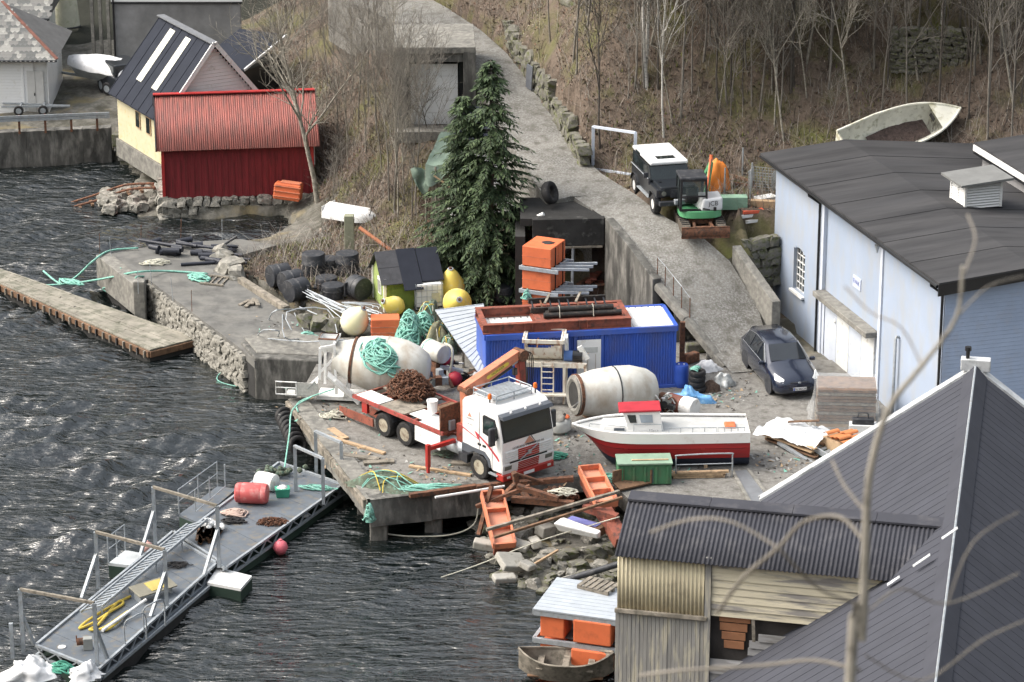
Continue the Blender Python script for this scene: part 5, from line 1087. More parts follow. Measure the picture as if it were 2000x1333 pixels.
# ---- dark blue MPV car: local x forward
def loft(sections, mat, nm, par, smooth=True):
    # sections: list of (x, [(y,z)...]) same count, mirrored profile given as full loop
    m_ = MB(); n_ = len(sections[0][1]); vs = []; 
    for x, prof in sections: vs += [(x, y, z) for y, z in prof]
    fs = []
    for i in range(len(sections) - 1):
        for j in range(n_): fs.append((i * n_ + j, (i + 1) * n_ + j, (i + 1) * n_ + (j + 1) % n_, i * n_ + (j + 1) % n_))
    fs += [tuple(range(n_)), tuple(range((len(sections) - 1) * n_, len(sections) * n_))[::-1]]
    m_.add(vs, fs); return m_.build(nm, mat, par, smooth='all' if smooth else False)
CARP = M('dark_blue_car_paint', (.020, .027, .050), .22, .35, var=.04, bump=0, coat=1.0)
cfl, crl = G(1503, 763, 0), G(1466, 723, 0); cdir = Vector((.24, -.97, 0)).normalized(); cleft = Vector((-cdir.y, cdir.x, 0))
# near-left wheels in view are the car's right side (local -y)
corg = (cfl + crl) / 2 + Vector((cdir.y, -cdir.x, 0)) * -.78
car = thing('parked_car', 'dark blue people carrier parked by the pale blue workshop', 'car', (corg.x, corg.y, 0), math.atan2(cdir.y, cdir.x))
def prof(w, zb, zs, wt, zt, cr=.06):
    h = w / 2; t = wt / 2
    return [(-h + .06, zb), (-h, zb + .12), (-h, (zb + zs) / 2), (-h + .02, zs), (-t - .01, zt - cr), (-t + .10, zt), (0, zt + .03), (t - .10, zt), (t + .01, zt - cr), (h - .02, zs), (h, (zb + zs) / 2), (h, zb + .12), (h - .06, zb)]
secs = [(2.38, prof(1.15, .30, .52, 1.0, .62)), (2.28, prof(1.55, .24, .60, 1.35, .74)), (2.05, prof(1.78, .2, .74, 1.5, .86)), (1.6, prof(1.86, .2, .86, 1.55, .99)), (1.18, prof(1.88, .2, .94, 1.56, 1.07)), (1.05, prof(1.88, .2, .95, 1.54, 1.12)), (.30, prof(1.88, .2, .98, 1.28, 1.56)), (-.2, prof(1.88, .2, 1.0, 1.26, 1.64)), (-1.0, prof(1.88, .2, 1.03, 1.24, 1.64)), (-1.8, prof(1.86, .22, 1.05, 1.2, 1.55)), (-2.12, prof(1.8, .26, 1.03, 1.22, 1.30)), (-2.32, prof(1.7, .3, .95, 1.35, 1.02)), (-2.38, prof(1.5, .34, .6, 1.2, .66))]
loft(secs, CARP, 'body', car)
CARGL = M('car_glass', (.02, .024, .03), .03, bump=0, spec=.9)
def pane(nm, pts, mat, off=(0, 0, .012), par=None): m_ = MB(); q = [Vector(p) + Vector(off) for p in pts]; m_.add(q, [tuple(range(len(q)))]); m_.add([p - Vector(off) * 1.5 for p in q], [tuple(range(len(q)))[::-1]]); return m_.build(nm, mat, par or car)
pane('windscreen', [(1.04, -.72, 1.12), (1.04, .72, 1.12), (.34, .59, 1.55), (.34, -.59, 1.55)], CARGL, (.02, 0, .022))
pane('rear_window', [(-1.84, -.52, 1.53), (-1.84, .52, 1.53), (-2.12, .55, 1.3), (-2.12, -.55, 1.3)], CARGL, (-.02, 0, .02))
for s_ in (-1, 1):
    def sp(x, f):
        zs = float(np.interp(-x, [-1.05, -.3, .2, 1.0, 1.8], [.95, .98, 1.0, 1.03, 1.05])); zt = float(np.interp(-x, [-1.05, -.3, .2, 1.0, 1.8], [1.06, 1.50, 1.58, 1.58, 1.49])); h = .92; t = float(np.interp(-x, [-1.05, -.3, .2, 1.8], [.78, .65, .64, .61]))
        return Vector((x, s_ * (h + (t - h) * f + .016), zs + (zt - zs) * f + .012))
    for (xa, xb, nm) in ((.78, .02, 'front_side_window'), (-.04, -.9, 'rear_side_window'), (-.96, -1.72, 'quarter_window')):
        q = [sp(xa, .08), sp(xb, .08), sp(xb, .9), sp(xa - (.22 if xa > .5 else 0), .9 if xa < .5 else .78)]; m_ = MB(); m_.add(q, [(0, 1, 2, 3)] if s_ < 0 else [(3, 2, 1, 0)]); m_.build(nm, CARGL, car)
    m_ = MB().tube([sp(.85, .02), sp(-.2, .02), sp(-1.75, .05), sp(-1.75, .9), sp(-.9, .98), sp(.1, .98), sp(.85, .3)], .013, 5); m_.build('chrome_trim', M('chrome', (.62, .64, .66), .2, .9, bump=0), car)
    m_ = MB().box((.82, s_ * 1.03, 1.03), (.14, .22, .14)); m_.build('door_mirror', CARP, car, bevel=.04)
    m_ = MB().hexa([(2.02, s_ * .86, .70), (2.27, s_ * .60, .62), (2.2, s_ * .55, .76), (1.75, s_ * .80, .90), (2.05, s_ * .90, .74), (2.31, s_ * .64, .66), (2.24, s_ * .57, .80), (1.78, s_ * .84, .94)]); m_.build('headlight', M('clear_headlight', (.75, .77, .78), .12, bump=0, spec=.8), car, bevel=.01)
    for xx in (1.42, -1.43):
        wheel(car, (xx, s_ * .82, .335), .335, .22, M('alloy', (.5, .5, .52), .3, .7, bump=0), name='wheel', rimr=.68)
        m_ = MB().lathe([(.40, -.01), (.40, .01)], 24, Matrix.Translation((xx, s_ * .932, .36)) @ Matrix.Rotation(R(90), 4, 'X')); m_.build('wheel_arch', BLKPL, car)
    m_ = MB().box((2.2, s_ * .72, .46), (.1, .12, .06)); m_.build('fog_lamp', M('lamp_lens', (.65, .66, .62)), car)
m_ = MB().hexa([(2.34, -.5, .28), (2.34, .5, .28), (2.2, .5, .28), (2.2, -.5, .28), (2.395, -.42, .50), (2.395, .42, .50), (2.2, .42, .5), (2.2, -.42, .5)]); m_.build('lower_grille', BLKPL, car)
m_ = MB().box((2.30, 0, .66), (.12, .72, .07)); m_.build('upper_grille', BLKPL, car)
m_ = MB().lathe([(.06, -.01), (.06, .02)], 12, Matrix.Translation((2.36, 0, .67)) @ Matrix.Rotation(R(90), 4, 'Y') @ Matrix.Scale(.55, 4, (1, 0, 0))); m_.build('badge', GALV, car)
m_ = MB().box((2.42, 0, .44), (.02, .52, .115)); pl = m_.build('number_plate', WHITE_CLEAN, car)
m_ = MB().box((2.433, -.23, .44), (.006, .05, .11)); m_.build('blue_band', BLUEP, pl)
text(pl, 'SU 86124', .11, M('black_lettering', (.03, .03, .035)), frame((0, 1, 0), (0, 0, 1), (1, 0, 0), (2.432, .02, .44)))
m_ = MB().tube([(-1.2, .45, 1.66), (-1.25, .45, 1.78)], .012, 5); m_.build('aerial', BLKPAINT, car)
# ---- black off-road wagon with a white roof; local x forward
lfl, lrl = G(1279, 413, 4.05), G(1246, 372, 4.2); ldir = Vector((lfl.x - lrl.x, lfl.y - lrl.y, 0)).normalized(); ldir = Vector((.235, -.972, 0)).normalized(); lleft = Vector((-ldir.y, ldir.x, 0))
lorg = (lfl + lrl) / 2 + lleft * .75; lorg.z = 4.0
lr_ = thing('off_road_wagon', 'black off-road wagon with white roof and winch bumper beside the excavator', 'car', lorg, math.atan2(ldir.y, ldir.x))
LRB = M('black_wagon_paint', (.016, .019, .024), .3, var=.1, bump=0, coat=.5)
def lbox(nm, c, d, mat, bev=.02, **k): m_ = MB().box(c, d, **k); return m_.build(nm, mat, lr_, bevel=bev)
lbox('body', (-.55, 0, .95), (2.75, 1.72, .65), LRB, .04); lbox('bonnet', (1.4, 0, 1.05), (1.2, 1.5, .42), LRB, .06)
for s_ in (-1, 1):
    lbox('front_wing', (1.45, s_ * .72, 1.0), (1.15, .36, .36), LRB, .05); lbox('sill_step', (0, s_ * .86, .52), (1.7, .16, .05), GALV, .01)
    m_ = MB().extr([(.82, 1.28), (.55, 1.78), (-1.85, 1.80), (-1.92, 1.28)], s_ * .80 - .02, s_ * .80 + .02); m_.build('side_panel', LRB, lr_)
    for (xa, xb) in ((.5, -.2), (-.3, -.95), (-1.05, -1.8)):
        m_ = MB().extr([(xa, 1.34), (xa - (.12 if xa > 0 else 0), 1.72), (xb, 1.72), (xb, 1.34)], s_ * .825 - .01, s_ * .825 + .01); m_.build('side_window', GLASS, lr_)
    m_ = MB().tube([(.85, s_ * .87, 1.26), (-1.9, s_ * .87, 1.26)], .02, 5); m_.build('waist_rail', GALV, lr_)
    for xx in (1.4, -1.39):
        wheel(lr_, (xx, s_ * .76, .41), .41, .28, WHITE_CLEAN, rimr=.52)
        m_ = MB().grid(lambda a, b: Vector((xx + .52 * math.cos(R(10) + a * R(160)), s_ * (.72 + b * .2), .45 + .5 * math.sin(R(10) + a * R(160)))), 10, 1); m_.build('wheel_arch', BLKPL, lr_)
    lbox('mirror', (.75, s_ * 1.0, 1.45), (.06, .2, .22), BLKPL, .02)
m_ = MB().extr([(.86, 1.26), (.58, 1.80), (.54, 1.80), (.80, 1.26)], -.78, .78); m_.build('windscreen', GLASS, lr_)
m_ = MB().box((-1.9, 0, 1.5), (.04, 1.6, .55)); m_.build('rear_door', LRB, lr_)
lbox('roof', (-.65, 0, 1.89), (2.72, 1.62, .16), WHITE_CLEAN, .06); lbox('sunroof', (.12, 0, 1.975), (.42, .78, .02), GLASS, .05)
for s_ in (-1, 1): lbox('alpine_window', (-1.15, s_ * .80, 1.90), (.65, .05, .09), GLASS, .01)
lbox('grille', (2.0, 0, .98), (.06, .62, .34), BLKPL, .01)
for s_ in (-1, 1): m_ = MB().lathe([(.10, -.02), (.10, .03)], 14, Matrix.Translation((2.02, s_ * .6, 1.0)) @ Matrix.Rotation(R(90), 4, 'Y')); m_.build('headlight', M('headlight_glass', (.16, .17, .15)), lr_)
lbox('front_bumper', (2.15, 0, .62), (.22, 1.65, .18), BLKPL, .02); lbox('winch_plate', (2.28, .18, .70), (.2, .82, .2), GALV, .02); lbox('winch', (2.2, .25, .86), (.18, .3, .16), GALV, .03)
lbox('bonnet_vent', (1.2, -.55, 1.275), (.2, .12, .02), BLKPAINT, 0); m_ = MB().tube([(.95, -.9, 1.1), (.9, -.92, 1.35)], .05, 8); m_.build('snorkel', BLKPL, lr_)
# ---- mini excavator; blade faces the camera
ep = G(1362, 425, 3.8); ez_ = 3.72
ex = thing('mini_excavator', 'small green and white tracked excavator with black cab and dozer blade', 'excavator', (ep.x + .02, ep.y - .75, 3.70), R(6))
# local -y towards the camera
JW = M('excavator_white', (.62, .64, .66), .4, var=.06, bump=0); JG = M('excavator_green', (.10, .33, .16), .45, var=.1, bump=.02)
for s_ in (-1, 1):
    m_ = MB(); L2 = 1.05
    pts = [(-L2 + .0, .42), (L2, .42), (L2 + .17, .34), (L2 + .2, .2), (L2 + .1, .04), (L2 - .1, 0), (-L2 + .1, 0), (-L2 - .1, .04), (-L2 - .2, .2), (-L2 - .17, .34)]
    m_.extr([(a, b) for a, b in pts], -.16, .16); o_ = m_.build('track', M('muddy_rubber', (.10, .085, .07), .9, var=.4, scale=6, bump=.5), ex); o_.matrix_local = Matrix.Translation((s_ * .72, -.25, 0)) @ Matrix.Rotation(R(90), 4, 'Z')
    for k in range(9):
        m_ = MB().box((s_ * .72, -1.2 + k * .24, .43), (.34, .07, .04)); m_.build('track_pad', BLACK, ex)
m_ = MB().box((0, 0, .35), (1.0, 1.1, .25)); m_.build('undercarriage', RUST, ex, bevel=.02)
m_ = MB().beam((-.3, -.4, .34), (-.42, -1.65, .22), .1, .12); m_.beam((.3, -.4, .34), (.42, -1.65, .22), .1, .12); m_.beam((-.35, -1.25, .29), (.35, -1.25, .29), .1, .1); m_.build('blade_arm', RUST, ex)
m_ = MB().grid(lambda a, b: Vector((-.98 + 1.96 * a, -1.68 - .07 * math.sin(b * 3.1), .0 + .42 * b)), 2, 6, True); m_.grid(lambda a, b: Vector((-.98 + 1.96 * a, -1.64 - .07 * math.sin(b * 3.1), .0 + .42 * b)), 2, 6); m_.box((0, -1.69, .0), (1.96, .08, .05)); m_.box((0, -1.67, .42), (1.96, .06, .05)); m_.build('dozer_blade', RUST, ex, smooth=True)
def rounded(w, d0, d1, z0, z1, mat, nm, taper=1.0, n=20):
    m_ = MB(); prof_ = []
    for i in range(n):
        a = 2 * math.pi * i / n; c_, s__ = math.cos(a), math.sin(a); q = 3.2
        x = w * abs(c_) ** (2 / q) * (1 if c_ > 0 else -1); y = (d1 if s__ > 0 else d0) * abs(s__) ** (2 / q) * (1 if s__ > 0 else -1); prof_.append((x, y))
    vs = [(x, y, z0) for x, y in prof_] + [(x * taper, y * taper, z1) for x, y in prof_]; m_.add(vs, [tuple(range(n))[::-1], tuple(range(n, 2 * n))] + [(i, (i + 1) % n, n + (i + 1) % n, n + i) for i in range(n)]); return m_.build(nm, mat, ex, bevel=.02, smooth=True)
rounded(.88, .82, .8, .52, .82, JG, 'slew_skirt', .99)
m_ = MB().hexa([(-.05, -.78, .82), (.84, -.72, .82), (.84, .3, .82), (-.3, .3, .82), (.05, -.78, 1.32), (.84, -.70, 1.36), (.84, .3, 1.36), (-.2, .3, 1.32)]); m_.build('engine_cover', JW, ex, bevel=.08)
text(ex, 'JCB', .26, M('black_lettering', (.03, .03, .035)), frame((1, .06, 0), (0, .17, 1), (0, -1, .17), (.45, -.76, 1.13)))
m_ = MB().box((.5, -.85, .93), (.12, .03, .16)); m_.build('latch', BLKPAINT, ex)
m_ = MB().hexa([(.0, -.872, .93), (.3, -.86, .88), (.3, -.85, .90), (.0, -.86, .96), (.02, -.868, .985), (.3, -.85, .92), (.3, -.85, .93), (.02, -.85, .99)]); m_.build('decal', BLKPAINT, ex)
# cab frame
cxm, cym = -.42, -.05
def cp_(x, y, z): return (cxm + x, cym + y, z)
fr = MB()
cor = [(-.45, -.62), (.62, -.62), (.62, .55), (-.45, .55)]
for (x, y) in cor: fr.beam(cp_(x, y, .82), cp_(x * .93, y * .93, 2.12), .085)
for z in (.86, 1.45): pass
for i in range(4):
    a, b = cor[i], cor[(i + 1) % 4]; fr.beam(cp_(*a, .86), cp_(*b, .86), .08); fr.beam(cp_(a[0] * .93, a[1] * .93, 2.1), cp_(b[0] * .93, b[1] * .93, 2.1), .09)
fr.beam(cp_(-.45, -.1, .86), cp_(-.42, -.1, 2.1), .07); fr.beam(cp_(-.44, -.62, 1.42), cp_(.6, -.62, 1.42), .06); fr.build('cab_frame', BLKPAINT, ex)
m_ = MB().box(cp_(.07, -.04, 2.17), (1.12, 1.24, .12)); m_.build('cab_roof', BLKPL, ex, bevel=.05)
CLR = M('cab_glass', (.10, .13, .13), .05, alpha=.45, bump=0, spec=.8)
for (x0, y0, x1_, y1_, z0_) in ((-.44, -.58, -.44, -.14, .9), (-.44, -.06, -.44, .5, .9), (-.4, -.62, .58, -.62, 1.46), (.6, -.58, .6, .5, 1.46)):
    m_ = MB(); m_.add([cp_(x0, y0, z0_), cp_(x1_, y1_, z0_), cp_(x1_ * .94, y1_ * .94, 2.06), cp_(x0 * .94, y0 * .94, 2.06)], [(0, 1, 2, 3)]); m_.build('cab_window', CLR, ex)
m_ = MB().box(cp_(.08, .1, 1.05), (.5, .5, .14)); m_.box(cp_(.08, -.2, 1.4), (.48, .12, .62)); m_.build('seat', BLACK, ex, bevel=.04)
m_ = MB().beam((.35, .7, .9), (.75, 1.7, 2.15), .16, .2); m_.beam((.75, 1.7, 2.15), (.55, 2.5, 1.2), .13, .16); m_.build('boom', M('boom_green', (.12, .36, .18), .5), ex, bevel=.02)
m_ = MB().tube([(.42, .75, 1.2), (.7, 1.6, 2.3)], .05, 8); m_.tube([(.75, 1.7, 2.25), (.75, 1.75, 2.45)], .07, 8); m_.build('boom_ram', ORANGE, ex)
# ---- red and white fishing boat, bow to the left
b0, b1 = G(1122, 905, .0), G(1452, 895, 0); bln = 6.3
bt = thing('fishing_boat', 'red and white wooden motor boat with dark blue bottom propped on the yard', 'boat', ((b0.x + b1.x) / 2 + .02, 102.85, -.06), R(1))
HULLR = M('hull_red', (.36, .022, .025), .4, var=.12, scale=1.5, col2=(.25, .03, .03), amt=.3, bump=.03, stretch=(.3, 1, 3)); HULLW = M('hull_white', (.82, .82, .81), .35, var=.03, bump=0, coat=.2, col2=(.68, .66, .62), amt=.15); HULLB = M('antifouling', (.018, .024, .045), .6, var=.3, scale=2, bump=.08)
BLf = 3.15
def hull_pt(t, f):
    # t: 0 bow .. 1 stern, f: 0 keel .. 1 gunwale ; returns (x, y, z) half breadth
    beam = 1.0 * (1 - (1 - min(1, t / .42)) ** 2.6) * (1 - .1 * max(0, t - .6) / .4) + .02
    keel = .04 + .7 * max(0, (.2 - t) / .2) ** 1.5
    gun = 1.46 + .04 * (1 - t) ** 2
    z = keel + (gun - keel) * f
    y = beam * min(1, (f / .6)) ** (.24 if t > .2 else .24 + (.2 - t) * 2.6)
    x = -BLf + 2 * BLf * t + (1 - t) ** 6 * (1 - f) * .95
    return x, y, z
def strake(f0, f1, mat, nm, off=0, nf=4, both=True):
    m_ = MB()
    for s_ in (-1, 1):
        m_.grid(lambda a, b: Vector((hull_pt(a, f0 + (f1 - f0) * b)[0], s_ * (hull_pt(a, f0 + (f1 - f0) * b)[1] + off), hull_pt(a, f0 + (f1 - f0) * b)[2])), 30, nf, flip=s_ > 0)
    # transom
    q = [hull_pt(1, f0 + (f1 - f0) * k / nf) for k in range(nf + 1)]; vs = [(x, -y - off, z) for x, y, z in q] + [(x, y + off, z) for x, y, z in q[::-1]]; m_.add(vs, [tuple(range(len(vs)))])
    return m_.build(nm, mat, bt, smooth=True)
strake(0, .32, HULLB, 'bottom', 0, 6); 
for k in range(3): strake(.32 + k * .146, .462 + k * .146, HULLR, 'red_plank', .012 * (1 + k % 2))
strake(.757, 1.0, HULLW, 'white_bulwark', .045, 3)
m_ = MB().grid(lambda a, b: Vector((hull_pt(a, .9)[0], hull_pt(a, .9)[1] * (2 * b - 1) * .97, hull_pt(a, .95)[2])), 24, 4); m_.build('deck', M('grey_deck', (.40, .41, .41), .7, var=.15), bt)
m_ = MB()
for s_ in (-1, 1): m_.tube([(hull_pt(t / 20, 1)[0], s_ * (hull_pt(t / 20, 1)[1] - .02), hull_pt(t / 20, 1)[2] + .01) for t in range(21)], .05, 6)
m_.build('gunwale_cap', HULLW, bt)
m_ = MB().box((.6, 0, .18), (3.6, .12, .16)); m_.build('keel', HULLB, bt)
for (x, y) in ((-1.2, -.6), (1.6, -.7), (1.6, .7), (-1.2, .6)): m_ = MB().beam((x, y, 0), (x, y * .55, .62), .12); m_.build('prop', WOODN, bt)
m_ = MB().hexa([(-2.2, -.62, 1.320), (-.9, -.7, 1.320), (-.9, .7, 1.320), (-2.2, .62, 1.320), (-2.05, -.52, 1.584), (-.9, -.62, 1.604), (-.9, .62, 1.604), (-2.05, .52, 1.584)]); m_.build('fore_cabin', HULLW, bt, bevel=.04)
m_ = MB().box((-1.5, -.675, 1.472), (.38, .03, .1), rx=R(-9)); m_.build('cabin_window', M('grey_glass', (.12, .14, .17), .1, bump=0), bt)
m_ = MB().hexa([(-1.15, -.66, 1.320), (.1, -.66, 1.320), (.1, .66, 1.320), (-1.15, .66, 1.320), (-1.45 + .02, -.6, 2.092), (-.12, -.6, 2.092), (-.12, .6, 2.092), (-1.43, .6, 2.092)][:4] + [(-1.38, -.6, 2.079), (-.05, -.6, 2.119), (-.05, .6, 2.119), (-1.38, .6, 2.079)]); m_.build('wheelhouse', HULLW, bt, bevel=.03)
m_ = MB().hexa([(-1.52, -.68, 2.092), (.0, -.68, 2.145), (.0, .68, 2.145), (-1.52, .68, 2.092), (-1.5, -.66, 2.158), (-.02, -.66, 2.211), (-.02, .66, 2.211), (-1.5, .66, 2.158)]); m_.build('wheelhouse_roof', M('boat_red', (.40, .03, .045), .4, bump=0), bt, bevel=.02)
def bwin(x0, x1, z0, z1, sk, mat): m_ = MB().hexa([(x0, -.672, z0), (x1, -.672, z0), (x1, -.60, z0), (x0, -.60, z0), (x0 - sk, -.632, z1), (x1 - sk * .4, -.632, z1), (x1 - sk * .4, -.58, z1), (x0 - sk, -.58, z1)]); return m_.build('wheelhouse_window', mat, bt)
bwin(-1.12, -.88, 1.72, 2.0, .10, GLASS); bwin(-.72, -.30, 1.72, 2.0, .07, M('sky_glass', (.30, .36, .42), .08, bump=0, spec=.8))
text(bt, 'Myra', .17, M('grey_lettering', (.3, .3, .32)), frame((1, 0, 0), (0, .05, 1), (0, -1, .05), (-.28, -.675, 1.498)))
m_ = MB()
m_.tube([(-2.6, -.35, 1.386), (-2.55, -.35, 1.650), (-1.3, -.72, 1.670), (-1.28, -.74, 1.353)], .016, 5); m_.build('fore_rail', GALV, bt)
m_ = MB().tube([(-.98, -.7, 1.320), (-.98, -.7, 1.663), (.0, -.7, 1.663), (.05, -.7, 1.353)], .016, 5); m_.build('side_rail', GALV, bt)
for (xa, xb) in ((.25, 1.95), (2.0, 2.95)):
    m_ = MB(); y_ = -.86; m_.tube([(xa, y_, 1.4), (xa, y_, 1.66), (xb, y_, 1.66), (xb, y_, 1.4)], .018, 5)
    for k in range(1, 4): m_.tube([(xa + (xb - xa) * k / 4, y_, 1.4), (xa + (xb - xa) * k / 4, y_, 1.66)], .014, 5)
    m_.build('aft_rail', GALV, bt)
m_ = MB().box((2.5, 0, 1.42), (.4, .5, .12)); m_.build('orange_float', ORANGE, bt, bevel=.05)
m_ = MB().box((3.0, 0, .55), (.12, .06, .7)); m_.box((2.98, 0, .95), (.3, .05, .1)); m_.build('rudder', HULLB, bt)
for o_ in bt.children:
    if o_.name.split('.')[0] in ('wheelhouse', 'wheelhouse_roof', 'wheelhouse_window', 'lettering', 'fore_cabin', 'cabin_window', 'side_rail'): o_.scale.y = .72
# ---- derelict white boat on the slope
db = thing('derelict_boat', 'derelict white open boat lying tilted behind the workshop roof', 'boat', (0, 0, 0))
dp0, dp1 = D(1645, 285, 121.8), D(1868, 215, 124.5); dd = (dp1 - dp0); dl = dd.length; ax_ = dd.normalized(); up_t = Vector((-.25, -.95, .75)); up_t = (up_t - ax_ * up_t.dot(ax_)).normalized(); sd_ = up_t.cross(ax_).normalized(); mdb = frame(ax_, sd_, up_t, dp0 - Vector((0, 0, .25))); db.matrix_world = mdb
def dh(t, f): 
    b_ = .95 * (1 - max(0, (t - .45) / .55) ** 2.6) * (.8 + .2 * min(1, t * 3)); kz_ = .35 * max(0, (t - .7) / .3) ** 2
    return t * dl, b_ * (f ** .45), kz_ + (.95 - kz_ + .1 * t) * f - .5
OLDW = M('old_gelcoat', (.76, .75, .66), .55, var=.1, scale=1.5, col2=(.45, .43, .30), amt=.35, bump=.05)
for nm, off, mt in (('hull', 0, OLDW), ('inner_hull', -.05, M('grey_inner_hull', (.60, .60, .54), .7, var=.15, scale=2, col2=(.25, .25, .18), amt=.3))):
    m_ = MB()
    for s_ in (-1, 1): m_.grid(lambda a, b: Vector((dh(a, b)[0], s_ * max(0, dh(a, b)[1] + off), dh(a, b)[2] + (0 if off == 0 else .03))), 28, 8, flip=(s_ > 0) == (off == 0))
    q = [dh(0, k / 8) for k in range(9)]; m_.add([(0 - off, -max(0, y + off), z) for x, y, z in q] + [(0 - off, max(0, y + off), z) for x, y, z in q[::-1]], [tuple(range(18))])
    m_.build(nm, mt, db, smooth='all')
for s_ in (-1, 1):
    m_ = MB().tube([Vector((dh(t / 24, 1)[0], s_ * (dh(t / 24, 1)[1] - .02), dh(t / 24, 1)[2] + .02)) for t in range(25)], .055, 6); m_.build('gunwale', OLDW, db, smooth=True)
m_ = MB().grid(lambda a, b: Vector((dl * (.78 + .215 * a), (2 * b - 1) * dh(.78 + .215 * a, 1)[1] * .97, dh(.78 + .215 * a, 1)[2] + .02)), 8, 6); m_.build('foredeck', OLDW, db, smooth=True)
m_ = MB().box((dl * .785, .15, .25), (.02, .35, .22)); m_.build('locker_opening', DARK, db)
m_ = MB().grid(lambda a, b: Vector((dl * (.25 + .5 * a), (2 * b - 1) * .55 * (1 - .3 * abs(2 * a - 1)), -.16 + .05 * fbm(a * 6, b * 4, 2, 1))), 18, 8); m_.build('dead_leaves', M('leaf_debris', (.07, .05, .045), .95, var=.5, scale=9, bump=.9), db, smooth=True)
# ================================================================ things in the yard
def one(name, label, cat, mb, mat, loc=(0, 0, 0), rz=0, group=None, smooth=False, bevel=0): return tag(mb.build(name, mat, None, smooth, bevel, loc, rz), label, cat, group)
def rope_heap(name, label, c, rx, ry, h, loops, r, mat, seed=1, rz=0, cat='rope', drape=None, tilt=None):
    rnd = random.Random(seed); t = thing(name, label, cat, c, rz); m_ = MB()
    for k in range(loops):
        pts = []; cx, cy = rnd.uniform(-.35, .35) * rx, rnd.uniform(-.35, .35) * ry; a_, b_ = rx * rnd.uniform(.35, .8), ry * rnd.uniform(.3, .75); ph = rnd.uniform(0, 6.3); n_ = 20
        for i in range(n_):
            a = 2 * math.pi * i / n_; x = cx + a_ * math.cos(a) + .06 * math.sin(3 * a + ph); y = cy + b_ * math.sin(a) + .05 * math.cos(2 * a + ph)
            q = min(1, math.hypot(x / rx, y / ry)); z = h * (1 - q ** 1.7) * (.45 + .55 * (k + 1) / loops) + r + .04 * math.sin(2 * a + ph)
            pts.append((x, y, max(r, z)))
        m_.tube(pts, r, 5, closed=True)
    o = m_.build('coils', mat, t, smooth='all')
    if h > .25:
        m_ = MB().lathe([(.92, 0), (.8, .4), (.5, .72), (.01, .85)], 14, Matrix.Diagonal((rx * .82, ry * .82, h * .8, 1))); m_.build('heap_core', mat, t, smooth=True)
    if tilt: t.rotation_euler = (tilt[0], tilt[1], rz)
    return t
def rope(name, label, pts, r, mat, cat='rope'): m_ = MB().tube(smooth_path(pts, 6), r, 6); return one(name, label, cat, m_, mat, smooth='all')
def mound(mb, rx, ry, h, seed, n=18, m=9, rough=.25):
    def f(a, b):
        th = 2 * math.pi * a; q = 1 - b; x, y = rx * q * math.cos(th), ry * q * math.sin(th); k = 1 + rough * fbm(math.cos(th) * 1.7 + seed, math.sin(th) * 1.7, b * 2 + seed, 1)
        return Vector((x * k, y * k, h * (1 - q ** 2.2) * (1 + rough * fbm(x * 2 + seed, y * 2, seed, 1.3))))
    return mb.grid(f, n, m)
def lath(prof, axis_mat, mat, nm, par, n=22, smooth=True): m_ = MB().lathe(prof, n, axis_mat); return m_.build(nm, mat, par, smooth=smooth)
AX = Matrix.Rotation(R(90), 4, 'Y')     # lathe axis to +x
DRUMW = M('dirty_white_drum', (.66, .66, .63), .5, var=.1, scale=.8, col2=(.38, .37, .32), amt=.40, scale2=.9, soft=.2, bump=.06, col3=(.30, .20, .11), amt3=.14, scale3=1.6, stretch2=(1, 1, .5))
# ---- left concrete mixer drum with chutes and ladder platform
mp = G(745, 800, 0)
mx = thing('mixer_drum_unit', 'white concrete mixer drum with hopper and chutes standing behind the lorry', 'concrete mixer', (mp.x - .05, mp.y + .9, 0), R(-8))
dm = Matrix.Translation((.15, 0, 1.45)) @ Matrix.Rotation(R(7), 4, 'Y') @ AX
lath([(.50, -1.95), (.62, -1.9), (.78, -1.3), (.84, -1.25), (.84, -1.12), (.92, -1.05), (1.05, -.5), (1.12, .1), (1.08, .75), (.92, 1.25), (.7, 1.6), (.45, 1.72), (.05, 1.74)], dm, DRUMW, 'drum', mx)
lath([(.86, -1.22), (.9, -1.22), (.9, -1.14), (.86, -1.14)], dm, RUST, 'drum_ring', mx)
lath([(1.09, .02), (1.13, .02), (1.13, .05), (1.09, .05)], dm, DRUMW, 'weld_seam', mx)
m_ = MB().lathe([(.28, 0), (.46, .55), (.48, .55), (.30, 0)], 4, Matrix.Translation((-1.95, -.05, 1.95)) @ Matrix.Rotation(R(45), 4, 'Z'), caps=False); m_.build('hopper', WHITE, mx)
m_ = MB().lathe([(.44, .5), (.5, .56), (.44, .6)], 4, Matrix.Translation((-1.95, -.05, 1.95)) @ Matrix.Rotation(R(45), 4, 'Z'), caps=False); m_.build('hopper_rim', RUST, mx)
m_ = MB().beam((-2.25, -.5, .95), (-2.2, -.5, 2.2), .1); m_.beam((-1.6, -.55, .4), (-1.65, -.55, 2.4), .09); m_.beam((-2.25, -.5, 1.2), (-1.62, -.55, 1.9), .09); m_.beam((-2.25, .5, .4), (-2.2, .5, 2.2), .1); m_.beam((-1.65, -.55, 2.4), (-1.65, .55, 2.4), .09); m_.beam((-2.2, -.5, 2.2), (-1.65, -.55, 2.35), .08); m_.build('hopper_frame', WHITE, mx)
m_ = MB().grid(lambda a, b: Vector((-1.9 + 1.0 * b, -.75 + .22 * math.cos(math.pi * a) - .1, 1.35 - .85 * b - .2 * math.sin(math.pi * a))), 8, 3); m_.build('chute', WHITE, mx, smooth=True)
m_ = MB().grid(lambda a, b: Vector((-2.35 - .35 * b, -.5 + .26 * math.cos(math.pi * a), 1.0 - .35 * b - .22 * math.sin(math.pi * a))), 8, 3); m_.build('swing_chute', WHITE, mx, smooth=True)
